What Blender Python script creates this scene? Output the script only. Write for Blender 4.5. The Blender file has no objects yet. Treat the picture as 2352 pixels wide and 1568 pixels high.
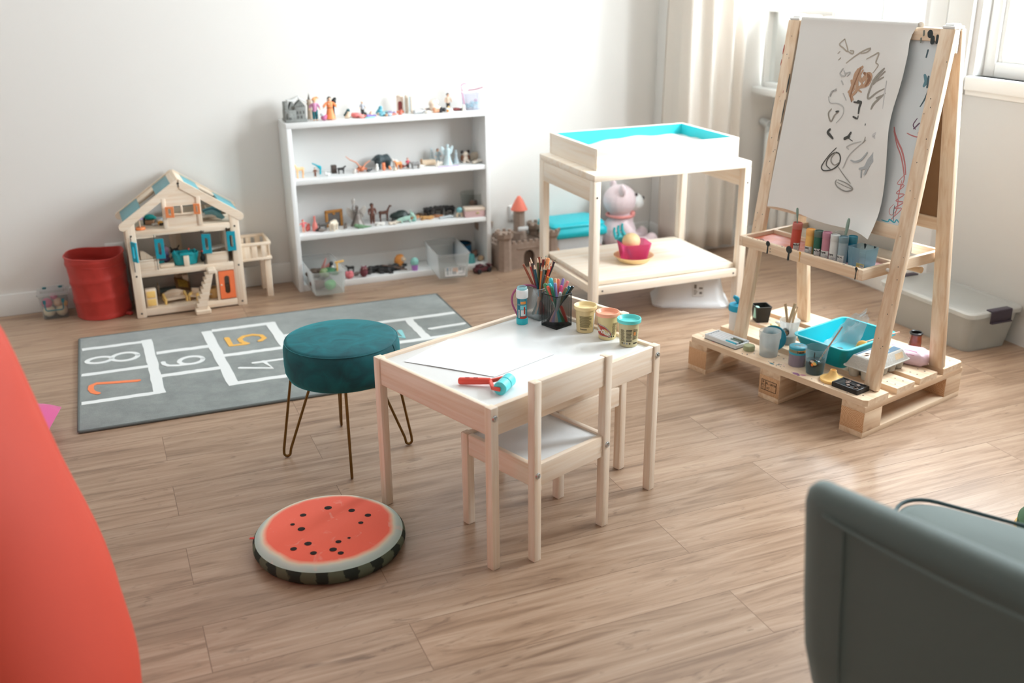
import bpy, bmesh, math, random
from mathutils import Matrix, Vector, Euler
S = bpy.context.scene
COL = S.collection
R = math.radians
PI = math.pi
rnd = random.Random(7)

# ---------------------------------------------------------------- camera
cam = bpy.data.objects.new('camera', bpy.data.cameras.new('camera'))
COL.objects.link(cam)
p_, r_ = 0.3611, -0.008
up0 = Vector((0, math.sin(p_), math.cos(p_)))
fw = Vector((0, math.cos(p_), -math.sin(p_)))
right = Vector((1, 0, 0)) * math.cos(r_) + up0 * math.sin(r_)
up = Vector((1, 0, 0)) * -math.sin(r_) + up0 * math.cos(r_)
cam.matrix_world = Matrix(((right.x, up.x, -fw.x, 0), (right.y, up.y, -fw.y, 0), (right.z, up.z, -fw.z, 1.4588), (0, 0, 0, 1)))
cam.data.sensor_width = 36
cam.data.lens = 2340.5 / 2352 * 36
cam.data.clip_start = 0.05
cam.data.dof.use_dof = True
cam.data.dof.focus_distance = 2.95
cam.data.dof.aperture_fstop = 2.3
S.camera = cam

# ---------------------------------------------------------------- world, daylight, exposure
WO = (-0.988, 4.535)          # room frame: u along the back wall, v towards it
WA = R(22.4)
def RW(u, v, z=0.0):
    return Vector((WO[0] + u * math.cos(WA) - v * math.sin(WA), WO[1] + u * math.sin(WA) + v * math.cos(WA), z))
w = bpy.data.worlds.new('sky'); S.world = w
w.use_nodes = True
w.node_tree.nodes['Background'].inputs[0].default_value = (0.86, 0.93, 1.0, 1)
w.node_tree.nodes['Background'].inputs[1].default_value = 2.0
def window_light(name, v0, v1, z0, z1, power, color=(0.88, 0.945, 1.0)):
    l = bpy.data.lights.new(name, 'AREA'); l.shape = 'RECTANGLE'
    l.size = abs(v1 - v0); l.size_y = z1 - z0; l.energy = power; l.color = color
    o = bpy.data.objects.new(name, l); COL.objects.link(o)
    o.location = RW(2.68, (v0 + v1) / 2, (z0 + z1) / 2)
    d = (RW(0, 0) - RW(1, 0)).normalized()          # light travels into the room
    zaxis = -d; yaxis = Vector((0, 0, 1)); xaxis = yaxis.cross(zaxis)
    o.rotation_euler = Matrix((xaxis, yaxis, zaxis)).transposed().to_euler()
window_light('daylight_window_far', -0.20, -1.12, 0.88, 2.2, 95)
window_light('daylight_window_mid', -1.44, -2.80, 1.02, 2.2, 165)
S.view_settings.view_transform = 'Standard'
S.view_settings.look = 'None'
S.view_settings.gamma = 1
S.view_settings.use_curve_mapping = False
S.view_settings.exposure = 0.28

# ---------------------------------------------------------------- materials
def lin(c):
    return tuple((x / 255 / 12.92) if x / 255 <= 0.04045 else ((x / 255 + 0.055) / 1.055) ** 2.4 for x in c) + (1,)
MATS = {}
def _new(name):
    m = bpy.data.materials.new(name); m.use_nodes = True
    nt = m.node_tree; b = nt.nodes['Principled BSDF']
    return m, nt, b
def mat(name, rgb, rough=0.5, metal=0.0, var=0.06, scale=60, trans=0.0, alpha=1.0, sheen=0.0, sss=0.0, bump=0.0, coat=0.0):
    if name in MATS: return MATS[name]
    m, nt, b = _new(name)
    c = lin(rgb)
    N, L = nt.nodes, nt.links
    if var > 0:
        tc = N.new('ShaderNodeTexCoord'); no = N.new('ShaderNodeTexNoise'); no.inputs['Scale'].default_value = scale; no.inputs['Detail'].default_value = 3
        L.new(tc.outputs['Object'], no.inputs['Vector'])
        mx = N.new('ShaderNodeMix'); mx.data_type = 'RGBA'
        mx.inputs['A'].default_value = tuple(x * (1 - var) for x in c[:3]) + (1,)
        mx.inputs['B'].default_value = tuple(min(1, x * (1 + var)) for x in c[:3]) + (1,)
        L.new(no.outputs['Fac'], mx.inputs['Factor']); L.new(mx.outputs['Result'], b.inputs['Base Color'])
        if bump:
            bp = N.new('ShaderNodeBump'); bp.inputs['Strength'].default_value = bump; bp.inputs['Distance'].default_value = 0.002
            L.new(no.outputs['Fac'], bp.inputs['Height']); L.new(bp.outputs['Normal'], b.inputs['Normal'])
    else:
        b.inputs['Base Color'].default_value = c
    b.inputs['Roughness'].default_value = rough; b.inputs['Metallic'].default_value = metal
    b.inputs['Transmission Weight'].default_value = trans; b.inputs['Alpha'].default_value = alpha
    b.inputs['Sheen Weight'].default_value = sheen
    b.inputs['Coat Weight'].default_value = coat
    if sss:
        b.inputs['Subsurface Weight'].default_value = sss; b.inputs['Subsurface Radius'].default_value = (0.02, 0.015, 0.01)
    MATS[name] = m
    return m
def clear(name, rgb, opac=0.25, rough=0.15, frost=0.0):
    """thin see-through plastic or glass: part plain transparency, part glossy, part milky diffuse"""
    if name in MATS: return MATS[name]
    m, nt, b = _new(name); N, L = nt.nodes, nt.links
    c = lin(rgb)
    t = N.new('ShaderNodeBsdfTransparent'); t.inputs[0].default_value = tuple(0.6 + 0.4 * x for x in c[:3]) + (1,)
    b.inputs['Base Color'].default_value = c; b.inputs['Roughness'].default_value = rough
    if frost:
        tl = N.new('ShaderNodeBsdfTranslucent'); tl.inputs[0].default_value = c
        mm = N.new('ShaderNodeMixShader'); mm.inputs[0].default_value = frost
        L.new(b.outputs[0], mm.inputs[1]); L.new(tl.outputs[0], mm.inputs[2]); src = mm.outputs[0]
    else: src = b.outputs[0]
    lw = N.new('ShaderNodeLayerWeight'); lw.inputs[0].default_value = 0.25
    ma = N.new('ShaderNodeMath'); ma.operation = 'MULTIPLY_ADD'; ma.inputs[1].default_value = 0.30; ma.inputs[2].default_value = opac; ma.use_clamp = True
    L.new(lw.outputs['Facing'], ma.inputs[0])
    mx = N.new('ShaderNodeMixShader'); L.new(ma.outputs[0], mx.inputs[0]); L.new(t.outputs[0], mx.inputs[1]); L.new(src, mx.inputs[2])
    L.new(mx.outputs[0], N['Material Output'].inputs['Surface'])
    MATS[name] = m
    return m
def wood(name, rgb, dark, axis=0, rough=0.5, scale=1.0, contrast=0.55, knots=True):
    """pine: grain stretched along one object axis, faint growth rings, a few knots"""
    if name in MATS: return MATS[name]
    m, nt, b = _new(name); N, L = nt.nodes, nt.links
    tc = N.new('ShaderNodeTexCoord'); oi = N.new('ShaderNodeObjectInfo')
    ad = N.new('ShaderNodeVectorMath'); ad.operation = 'ADD'
    L.new(tc.outputs['Object'], ad.inputs[0])
    sc = N.new('ShaderNodeVectorMath'); sc.operation = 'SCALE'; sc.inputs['Scale'].default_value = 7.0
    cb = N.new('ShaderNodeCombineXYZ')
    for i in range(3): L.new(oi.outputs['Random'], cb.inputs[i])
    L.new(cb.outputs[0], sc.inputs[0]); L.new(sc.outputs[0], ad.inputs[1])
    mp = N.new('ShaderNodeMapping')
    s = [70 * scale] * 3; s[axis] = 3.2 * scale
    mp.inputs['Scale'].default_value = s
    L.new(ad.outputs[0], mp.inputs['Vector'])
    no = N.new('ShaderNodeTexNoise'); no.inputs['Scale'].default_value = 1.0; no.inputs['Detail'].default_value = 4; no.inputs['Distortion'].default_value = 0.6
    L.new(mp.outputs[0], no.inputs['Vector'])
    cr = N.new('ShaderNodeValToRGB')
    cr.color_ramp.elements[0].position = 0.30; cr.color_ramp.elements[0].color = lin(dark)
    cr.color_ramp.elements[1].position = 0.30 + contrast * 0.6; cr.color_ramp.elements[1].color = lin(rgb)
    L.new(no.outputs['Fac'], cr.inputs[0])
    out = cr.outputs[0]
    if knots:
        vo = N.new('ShaderNodeTexVoronoi'); vo.inputs['Scale'].default_value = 4.5 * scale
        L.new(ad.outputs[0], vo.inputs['Vector'])
        kr = N.new('ShaderNodeValToRGB'); kr.color_ramp.elements[0].position = 0.035; kr.color_ramp.elements[0].color = (1, 1, 1, 1)
        kr.color_ramp.elements[1].position = 0.075; kr.color_ramp.elements[1].color = (0, 0, 0, 1)
        L.new(vo.outputs['Distance'], kr.inputs[0])
        mx = N.new('ShaderNodeMix'); mx.data_type = 'RGBA'
        mu = N.new('ShaderNodeMath'); mu.operation = 'MULTIPLY'; mu.inputs[1].default_value = 0.65
        L.new(kr.outputs[0], mu.inputs[0]); L.new(mu.outputs[0], mx.inputs['Factor'])
        L.new(out, mx.inputs['A']); mx.inputs['B'].default_value = lin((150, 95, 60)); out = mx.outputs['Result']
    L.new(out, b.inputs['Base Color'])
    b.inputs['Roughness'].default_value = rough
    MATS[name] = m
    return m
PINE, PINED = (250, 234, 216), (238, 213, 186)
def pine(axis): return wood('pine_' + 'xyz'[axis], PINE, PINED, axis)

# ---------------------------------------------------------------- mesh builder
def T(x=0, y=0, z=0): return Matrix.Translation((x, y, z))
def RX(d): return Matrix.Rotation(R(d), 4, 'X')
def RY(d): return Matrix.Rotation(R(d), 4, 'Y')
def RZ(d): return Matrix.Rotation(R(d), 4, 'Z')
def SC(x, y=None, z=None): return Matrix.Diagonal((x, y if y is not None else x, z if z is not None else x, 1))
def along(a, b):
    """matrix taking +Z from the origin onto the segment a->b (unit scale)"""
    a, b = Vector(a), Vector(b); d = (b - a).normalized()
    return T(*a) @ d.to_track_quat('Z', 'Y').to_matrix().to_4x4()
class MB:
    def __init__(s): s.v = []; s.f = []; s.m = []
    def add(s, vs, fs, mi=0, M=None):
        o = len(s.v)
        s.v += [tuple(M @ Vector(p)) for p in vs] if M is not None else [tuple(p) for p in vs]
        flip = M is not None and M.to_3x3().determinant() < 0
        for f in fs:
            g = [o + i for i in f]
            s.f.append(g[::-1] if flip else g); s.m.append(mi)
        return s
    def bm(s, b, mi=0, M=None):
        b.verts.index_update()
        s.add([v.co for v in b.verts], [[v.index for v in f.verts] for f in b.faces], mi, M); b.free(); return s
    def box(s, x0, y0, z0, x1, y1, z1, bev=0.0, mi=0, M=None, seg=2):
        x0, x1 = sorted((x0, x1)); y0, y1 = sorted((y0, y1)); z0, z1 = sorted((z0, z1))
        b = bmesh.new(); bmesh.ops.create_cube(b, size=1)
        for v in b.verts: v.co = ((x0 + x1) / 2 + v.co.x * (x1 - x0), (y0 + y1) / 2 + v.co.y * (y1 - y0), (z0 + z1) / 2 + v.co.z * (z1 - z0))
        if bev: bmesh.ops.bevel(b, geom=b.edges[:], offset=min(bev, 0.45 * min(x1 - x0, y1 - y0, z1 - z0)), segments=seg, profile=0.5, affect='EDGES')
        return s.bm(b, mi, M)
    def beam(s, a, b, wx, wy, bev=0.0, mi=0, roll=0):
        """square bar between two points"""
        l = (Vector(b) - Vector(a)).length
        return s.box(-wx / 2, -wy / 2, 0, wx / 2, wy / 2, l, bev, mi, along(a, b) @ RZ(roll))
    def lathe(s, prof, n=24, mi=0, M=None, a0=0, a1=360):
        vs, fs = [], []; full = a1 - a0 >= 360; k = n if full else n + 1
        rings = []
        for r, z in prof:
            if r < 1e-7: rings.append([len(vs)]); vs.append((0, 0, z))
            else:
                rings.append(list(range(len(vs), len(vs) + k)))
                for i in range(k):
                    t = R(a0 + (a1 - a0) * i / n); vs.append((r * math.cos(t), r * math.sin(t), z))
        for A, B in zip(rings, rings[1:]):
            for i in range(n):
                j = (i + 1) % k
                if len(A) == 1 and len(B) == 1: continue
                if len(A) == 1: fs.append([A[0], B[j], B[i]])
                elif len(B) == 1: fs.append([A[i], A[j], B[0]])
                else: fs.append([A[i], A[j], B[j], B[i]])
        return s.add(vs, fs, mi, M)
    def cyl(s, a, b, r0, r1=None, n=16, mi=0, rim=0.0):
        r1 = r0 if r1 is None else r1; l = (Vector(b) - Vector(a)).length
        pr = [(0, 0), (r0, 0), (r1, l), (0, l)] if not rim else [(0, 0), (r0 - rim, 0), (r0, rim), (r1, l - rim), (r1 - rim, l), (0, l)]
        return s.lathe(pr, n, mi, along(a, b))
    def tube(s, pts, r, n=8, mi=0, closed=False, cap=True, flat=1.0):
        P = [Vector(p) for p in pts]; k = len(P); rr = r if isinstance(r, (list, tuple)) else [r] * k
        vs, fs = [], []; N = None
        for i in range(k):
            a = P[(i - 1) % k] if closed or i > 0 else P[i]; b = P[(i + 1) % k] if closed or i < k - 1 else P[i]
            t = (b - a)
            t = t.normalized() if t.length > 1e-9 else Vector((0, 0, 1))
            if N is None: N = t.orthogonal().normalized()
            N = (N - t * N.dot(t)); N = N.normalized() if N.length > 1e-6 else t.orthogonal().normalized()
            B = t.cross(N)
            for j in range(n):
                q = 2 * PI * j / n; vs.append(P[i] + (N * math.cos(q) + B * math.sin(q) * flat) * rr[i])
        for i in range(k if closed else k - 1):
            i2 = (i + 1) % k
            for j in range(n): fs.append([i * n + j, i * n + (j + 1) % n, i2 * n + (j + 1) % n, i2 * n + j])
        if cap and not closed: fs.append(list(range(n))[::-1]); fs.append([(k - 1) * n + j for j in range(n)])
        return s.add(vs, fs, mi)
    def ell(s, c, r, n=14, mi=0, M=None):
        r = r if isinstance(r, (list, tuple)) else (r, r, r)
        h = max(6, n // 2 + 1)
        pr = [(math.sin(PI * i / h), -math.cos(PI * i / h)) for i in range(h + 1)]; pr[0] = (0, -1); pr[-1] = (0, 1)
        return s.lathe(pr, n, mi, T(*c) @ (M if M is not None else Matrix()) @ SC(*r))
    def prism(s, poly, z0, z1, mi=0, M=None):
        n = len(poly)
        vs = [(x, y, z0) for x, y in poly] + [(x, y, z1) for x, y in poly]
        fs = [list(range(n))[::-1], list(range(n, 2 * n))] + [[i, (i + 1) % n, n + (i + 1) % n, n + i] for i in range(n)]
        return s.add(vs, fs, mi, M)
    def stroke(s, pts, wd, z0, z1, mi=0, M=None, cap=True):
        """flat painted line with round ends following 2-D points"""
        P = [Vector((x, y, 0)) for x, y in pts]
        out = []
        L, Rr = [], []
        for i, p in enumerate(P):
            t = (P[min(i + 1, len(P) - 1)] - P[max(i - 1, 0)]).normalized(); nn = Vector((-t.y, t.x, 0))
            h = (wd[i] if isinstance(wd, (list, tuple)) else wd) / 2
            L.append(p + nn * h); Rr.append(p - nn * h)
        vs = [(q.x, q.y, z) for z in (z0, z1) for q in L + Rr]; k = len(P); o = 2 * k
        fs = []
        for i in range(k - 1):
            fs += [[o + k + i, o + k + i + 1, o + i + 1, o + i], [i, i + 1, o + i + 1, o + i][::-1], [k + i, k + i + 1, o + k + i + 1, o + k + i]]
        s.add(vs, fs, mi, M)
        if cap:
            for p, i in ((P[0], 0), (P[-1], -1)):
                h = (wd[i] if isinstance(wd, (list, tuple)) else wd) / 2
                s.add([(p.x, p.y, z1 + .00009)] + [(p.x + h * math.cos(2 * PI * j / 12), p.y + h * math.sin(2 * PI * j / 12), z1 + .00006) for j in range(12)], [[0, j + 1, (j + 1) % 12 + 1] for j in range(12)], mi, M)
        return s
    def text(s, body, size, M=None, depth=0.0004, mi=0, fn=None, align='CENTER', bold=0.0):
        cu = bpy.data.curves.new('t', 'FONT'); cu.body = body; cu.size = size; cu.extrude = depth / 2; cu.align_x = align; cu.align_y = 'CENTER'; cu.resolution_u = 3; cu.offset = bold
        ob = bpy.data.objects.new('t', cu); COL.objects.link(ob)
        dg = bpy.context.evaluated_depsgraph_get(); me = bpy.data.meshes.new_from_object(ob.evaluated_get(dg))
        vs = [v.co.copy() for v in me.vertices]; fs = [list(f.vertices) for f in me.polygons]
        bpy.data.objects.remove(ob); bpy.data.curves.remove(cu); bpy.data.meshes.remove(me)
        if fn: vs = [fn(p) for p in vs]
        return s.add(vs, fs, mi, M)
    def xf(s, M):
        s.v = [tuple(M @ Vector(p)) for p in s.v]; return s
    def build(s, name, mats, parent=None, smooth=True, angle=38, loc=None, rz=None):
        me = bpy.data.meshes.new(name); me.from_pydata(s.v, [], s.f)
        mats = mats if isinstance(mats, (list, tuple)) else [mats]
        for m in mats: me.materials.append(m)
        me.polygons.foreach_set('material_index', s.m)
        me.polygons.foreach_set('use_smooth', [smooth] * len(s.f))
        me.update()
        if smooth: me.set_sharp_from_angle(angle=R(angle))
        o = bpy.data.objects.new(name, me); COL.objects.link(o)
        if parent is not None: o.parent = parent
        if loc is not None: o.location = loc
        if rz is not None: o.rotation_euler = (0, 0, rz)
        return o
def fuse(mb, voxel, name, mats, parent=None, smooth_it=2, **k):
    """melt overlapping lumps into ONE continuous surface"""
    o = mb.build(name, mats, None, **k)
    md = o.modifiers.new('r', 'REMESH'); md.mode = 'VOXEL'; md.voxel_size = voxel
    if smooth_it:
        ms = o.modifiers.new('s', 'SMOOTH'); ms.factor = 0.5; ms.iterations = smooth_it
    dg = bpy.context.evaluated_depsgraph_get(); dg.update()
    me = bpy.data.meshes.new_from_object(o.evaluated_get(dg)); old = o.data
    o.modifiers.clear(); o.data = me; bpy.data.meshes.remove(old); me.name = name
    if not me.materials:
        for m in (mats if isinstance(mats, (list, tuple)) else [mats]): me.materials.append(m)
    me.polygons.foreach_set('use_smooth', [True] * len(me.polygons))
    if parent is not None: o.parent = parent
    return o
def tag(o, label=None, cat=None, group=None, kind=None):
    if label: o['label'] = label
    if cat: o['category'] = cat
    if group: o['group'] = group
    if kind: o['kind'] = kind
    return o
def thing(name, label, cat, loc=(0, 0, 0), rz=0.0, group=None):
    o = bpy.data.objects.new(name, None); COL.objects.link(o); o.empty_display_size = 0.05
    o.location = loc; o.rotation_euler = (0, 0, rz)
    return tag(o, label, cat, group)
def copy_tree(o, loc=None, rz=None, label=None, parent=None):
    c = o.copy(); COL.objects.link(c)
    if parent is not None: c.parent = parent
    if loc is not None: c.location = loc
    if rz is not None: c.rotation_euler = (0, 0, rz)
    if label: c['label'] = label
    for ch in list(o.children): copy_tree(ch, parent=c)
    return c
class Frame:
    """a place with its own u (along), v (away) directions: a shelf, a table top, the pallet"""
    def __init__(s, ox, oy, deg): s.o = Vector((ox, oy, 0)); s.a = R(deg); s.u = Vector((math.cos(s.a), math.sin(s.a), 0)); s.v = Vector((-math.sin(s.a), math.cos(s.a), 0))
    def __call__(s, u, v, z=0.0): return s.o + s.u * u + s.v * v + Vector((0, 0, z))
def arc(cx, cy, r, a0, a1, n=10): return [(cx + r * math.cos(R(a0 + (a1 - a0) * i / n)), cy + r * math.sin(R(a0 + (a1 - a0) * i / n))) for i in range(n + 1)]
def rrect(x0, y0, x1, y1, r, n=4):
    P = []
    for cx, cy, a in ((x1 - r, y1 - r, 0), (x0 + r, y1 - r, 90), (x0 + r, y0 + r, 180), (x1 - r, y0 + r, 270)): P += arc(cx, cy, r, a, a + 90, n)
    return P
def loft(mb, loops, mi=0, M=None, cap0=True, cap1=True):
    """skin a stack of equal-length closed loops of 3-D points"""
    n = len(loops[0]); vs = [p for lp in loops for p in lp]; fs = []
    for k in range(len(loops) - 1):
        for i in range(n): fs.append([k * n + i, k * n + (i + 1) % n, (k + 1) * n + (i + 1) % n, (k + 1) * n + i])
    if cap0: fs.append(list(range(n))[::-1])
    if cap1: fs.append([(len(loops) - 1) * n + i for i in range(n)])
    return mb.add(vs, fs, mi, M)
def tray_shell(mb, x0, y0, x1, y1, h, taper, th, r, lip=0.0, mi=0, M=None, z0=0.0):
    """open thin-walled tub: outside, rim, inside and floor in one skin"""
    def lp(g, z, rr): return [(x, y, z) for x, y in rrect(x0 + g, y0 + g, x1 - g, y1 - g, max(rr, 0.002))]
    L = [lp(taper, z0, r), lp(0, z0 + h, r)]
    if lip: L = [lp(taper, z0, r), lp(0, z0 + h - 0.006, r), lp(-lip, z0 + h - 0.004, r + lip), lp(-lip, z0 + h, r + lip)]
    L += [lp(th, z0 + h, r), lp(taper + th, z0 + th, r)]
    return loft(mb, L, mi, M)
# ================================================================ the room
def struct(name, mb, m, **k):
    o = mb.build(name, m, loc=(WO[0], WO[1], 0), rz=WA, **k); o['kind'] = 'structure'; return o
def wall_mat():
    m, nt, b = _new('painted_wall'); N, L = nt.nodes, nt.links
    tc = N.new('ShaderNodeTexCoord'); no = N.new('ShaderNodeTexNoise'); no.inputs['Scale'].default_value = 350; no.inputs['Detail'].default_value = 2
    L.new(tc.outputs['Object'], no.inputs['Vector'])
    bp = N.new('ShaderNodeBump'); bp.inputs['Strength'].default_value = 0.08; bp.inputs['Distance'].default_value = 0.001
    L.new(no.outputs['Fac'], bp.inputs['Height']); L.new(bp.outputs['Normal'], b.inputs['Normal'])
    b.inputs['Base Color'].default_value = lin((232, 229, 224)); b.inputs['Roughness'].default_value = 0.8
    return m
WALL = wall_mat()
TRIM = mat('white_trim', (236, 236, 233), 0.45, var=0.0)
def floor_mat():
    m, nt, b = _new('oak_laminate'); N, L = nt.nodes, nt.links
    tc = N.new('ShaderNodeTexCoord')
    mp = N.new('ShaderNodeMapping'); mp.inputs['Location'].default_value = (0.28, 1.535 + 0.182 * 20, 0)
    L.new(tc.outputs['Object'], mp.inputs['Vector'])
    br = N.new('ShaderNodeTexBrick'); br.offset = 0.37; br.offset_frequency = 2; br.squash = 1.0
    br.inputs['Scale'].default_value = 1.0; br.inputs['Brick Width'].default_value = 1.21; br.inputs['Row Height'].default_value = 0.182
    br.inputs['Mortar Size'].default_value = 0.0011; br.inputs['Mortar Smooth'].default_value = 0.2; br.inputs['Bias'].default_value = 0.0
    br.inputs['Color1'].default_value = (0, 0, 0, 1); br.inputs['Color2'].default_value = (1, 1, 1, 1); br.inputs['Mortar'].default_value = (0.5, 0.5, 0.5, 1)
    L.new(mp.outputs[0], br.inputs['Vector'])
    # each plank shifts its grain
    sc = N.new('ShaderNodeVectorMath'); sc.operation = 'SCALE'; sc.inputs['Scale'].default_value = 9.0; L.new(br.outputs['Color'], sc.inputs[0])
    ad = N.new('ShaderNodeVectorMath'); ad.operation = 'ADD'; L.new(tc.outputs['Object'], ad.inputs[0]); L.new(sc.outputs[0], ad.inputs[1])
    def grain(sx, sy, det, dist):
        q = N.new('ShaderNodeMapping'); q.inputs['Scale'].default_value = (sx, sy, 1); L.new(ad.outputs[0], q.inputs['Vector'])
        n = N.new('ShaderNodeTexNoise'); n.inputs['Scale'].default_value = 1; n.inputs['Detail'].default_value = det; n.inputs['Distortion'].default_value = dist; n.inputs['Roughness'].default_value = 0.6
        L.new(q.outputs[0], n.inputs['Vector']); return n.outputs['Fac']
    g1 = grain(2.2, 26, 5, 1.2); g2 = grain(5, 160, 4, 0.4); g3 = grain(1.0, 5, 3, 0.5)
    r1 = N.new('ShaderNodeValToRGB'); e = r1.color_ramp.elements
    e[0].position = 0.25; e[0].color = lin(FL_D); e[1].position = 0.47; e[1].color = lin(FL_M)
    x = r1.color_ramp.elements.new(0.72); x.color = lin(FL_L)
    L.new(g1, r1.inputs[0])
    def mixc(fac, a, bcol, k, mode='MIX'):
        mx = N.new('ShaderNodeMix'); mx.data_type = 'RGBA'; mx.blend_type = mode
        if hasattr(fac, 'links') or not isinstance(fac, float):
            mu = N.new('ShaderNodeMath'); mu.operation = 'MULTIPLY'; mu.inputs[1].default_value = k; L.new(fac, mu.inputs[0]); L.new(mu.outputs[0], mx.inputs['Factor'])
        else: mx.inputs['Factor'].default_value = fac
        L.new(a, mx.inputs['A'])
        if isinstance(bcol, tuple): mx.inputs['B'].default_value = bcol
        else: L.new(bcol, mx.inputs['B'])
        return mx.outputs['Result']
    fine = N.new('ShaderNodeValToRGB'); fine.color_ramp.elements[0].position = 0.5; fine.color_ramp.elements[0].color = (0, 0, 0, 1); fine.color_ramp.elements[1].position = 0.72; fine.color_ramp.elements[1].color = (1, 1, 1, 1)
    L.new(g2, fine.inputs[0])
    c = mixc(fine.outputs[0], r1.outputs[0], lin(FL_F), 0.45)
    # darker knotty clouds
    kn = N.new('ShaderNodeValToRGB'); kn.color_ramp.elements[0].position = 0.60; kn.color_ramp.elements[0].color = (0, 0, 0, 1); kn.color_ramp.elements[1].position = 0.74; kn.color_ramp.elements[1].color = (1, 1, 1, 1)
    g4 = grain(5.5, 22, 6, 2.6); L.new(g4, kn.inputs[0])
    c = mixc(kn.outputs[0], c, lin((104, 80, 64)), 0.7)
    # plank-to-plank tone
    tn = N.new('ShaderNodeHueSaturation'); mr = N.new('ShaderNodeMapRange'); mr.inputs['To Min'].default_value = 0.93; mr.inputs['To Max'].default_value = 1.06
    L.new(br.outputs['Color'], mr.inputs['Value']); L.new(mr.outputs[0], tn.inputs['Value']); L.new(c, tn.inputs['Color'])
    c = mixc(br.outputs['Fac'], tn.outputs[0], lin((112, 84, 64)), 0.8)
    L.new(c, b.inputs['Base Color'])
    b.inputs['Roughness'].default_value = 0.34
    bp = N.new('ShaderNodeBump'); bp.inputs['Strength'].default_value = 0.12; bp.inputs['Distance'].default_value = 0.001
    L.new(g2, bp.inputs['Height']); L.new(bp.outputs['Normal'], b.inputs['Normal'])
    return m
FL_D, FL_M, FL_L, FL_F = (122, 95, 75), (168, 139, 115), (188, 162, 139), (146, 117, 94)
LW, UW, BV, FV, CE = -2.7, 2.48, 0.19, -6.4, 2.62    # left, right, back, front, ceiling
struct('floor', MB().box(LW - .2, FV - .2, -0.1, UW + .2, BV + .2, 0), floor_mat(), smooth=False)
struct('ceiling', MB().box(LW - .2, FV - .2, CE, UW + .2, BV + .2, CE + .1), WALL, smooth=False)
mb = MB().box(LW - .2, BV, 0, UW + .2, BV + .2, CE)
struct('wall_back', mb, WALL, smooth=False)
struct('wall_pier', MB().box(1.97, -0.13, 0, UW, BV, CE), WALL, smooth=False)
struct('wall_left', MB().box(LW - .2, FV, 0, LW, BV, CE), WALL, smooth=False)
struct('wall_front', MB().box(LW - .2, FV - .2, 0, UW + .2, FV, CE), WALL, smooth=False)
WIN = [(-0.20, -1.12, 0.86, 2.22), (-1.42, -2.80, 1.00, 2.22)]
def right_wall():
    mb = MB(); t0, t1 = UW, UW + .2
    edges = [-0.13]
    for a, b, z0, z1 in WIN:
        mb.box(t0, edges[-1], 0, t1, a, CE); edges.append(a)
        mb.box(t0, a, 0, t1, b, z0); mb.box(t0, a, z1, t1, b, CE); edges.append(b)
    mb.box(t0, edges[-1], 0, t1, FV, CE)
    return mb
struct('wall_right', right_wall(), mat('window_wall_shaded', (214, 213, 211), .8, var=0), smooth=False)  # greyer copy of the wall paint: shade of the window wall put into the colour
GLASS = clear('window_glass', (250, 253, 253), 0.02, 0.02)
FRAME = mat('window_frame_white', (228, 230, 229), 0.35, var=0.0)
def window(n, a, b, z0, z1, mull):
    mb = MB(); x0, x1 = UW + .045, UW + .105; f = 0.055
    mb.box(x0, a, z0, x1, a - f, z1, .006); mb.box(x0, b + f, z0, x1, b, z1, .006)
    mb.box(x0, a - f, z0, x1, b + f, z0 + f, .006); mb.box(x0, a - f, z1 - f, x1, b + f, z1, .006)
    for mv in mull: mb.box(x0 - .012, mv + .04, z0 + f, x1, mv - .04, z1 - f, .006)
    # inner sash beads
    cuts = [a - f] + [q for mv in mull for q in (mv + .04, mv - .04)] + [b + f]
    for i in range(0, len(cuts), 2):
        p, q = cuts[i], cuts[i + 1]; g = .022
        for y0_, y1_, u0, u1 in ((p, p - g, z0 + f, z1 - f), (q + g, q, z0 + f, z1 - f), (p - g, q + g, z0 + f, z0 + f + g), (p - g, q + g, z1 - f - g, z1 - f)):
            mb.box(x0 + .012, y0_, u0, x1 - .01, y1_, u1, .004)
    o = struct('window_%d' % n, mb, FRAME)
    gb = MB(); 
    for i in range(0, len(cuts), 2): gb.box(UW + .078, cuts[i] - .02, z0 + f + .02, UW + .082, cuts[i + 1] + .02, z1 - f - .02)
    gb.build('window_pane', GLASS, o, smooth=False)
    return o
window(1, *WIN[0], [-0.76]); window(2, *WIN[1], [-2.14])
# ledges under the windows
sl = MB().box(2.33, -0.15, 0.80, UW + .045, -1.12, 0.835, .006)
struct('trim_1', sl, TRIM)
sl = MB().box(UW - .022, -1.40, 0.945, UW + .045, -2.84, 1.0, .005).box(UW - .012, -1.40, 0.925, UW, -2.84, 0.945, .003)
struct('trim_2', sl, TRIM)
# frame boards on the wall between the two windows
struct('trim_3', MB().box(UW - .012, -1.155, 0.86, UW, -1.25, 2.25, .003).box(UW - .02, -1.262, 0.86, UW, -1.39, 2.25, .003), FRAME)
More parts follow.
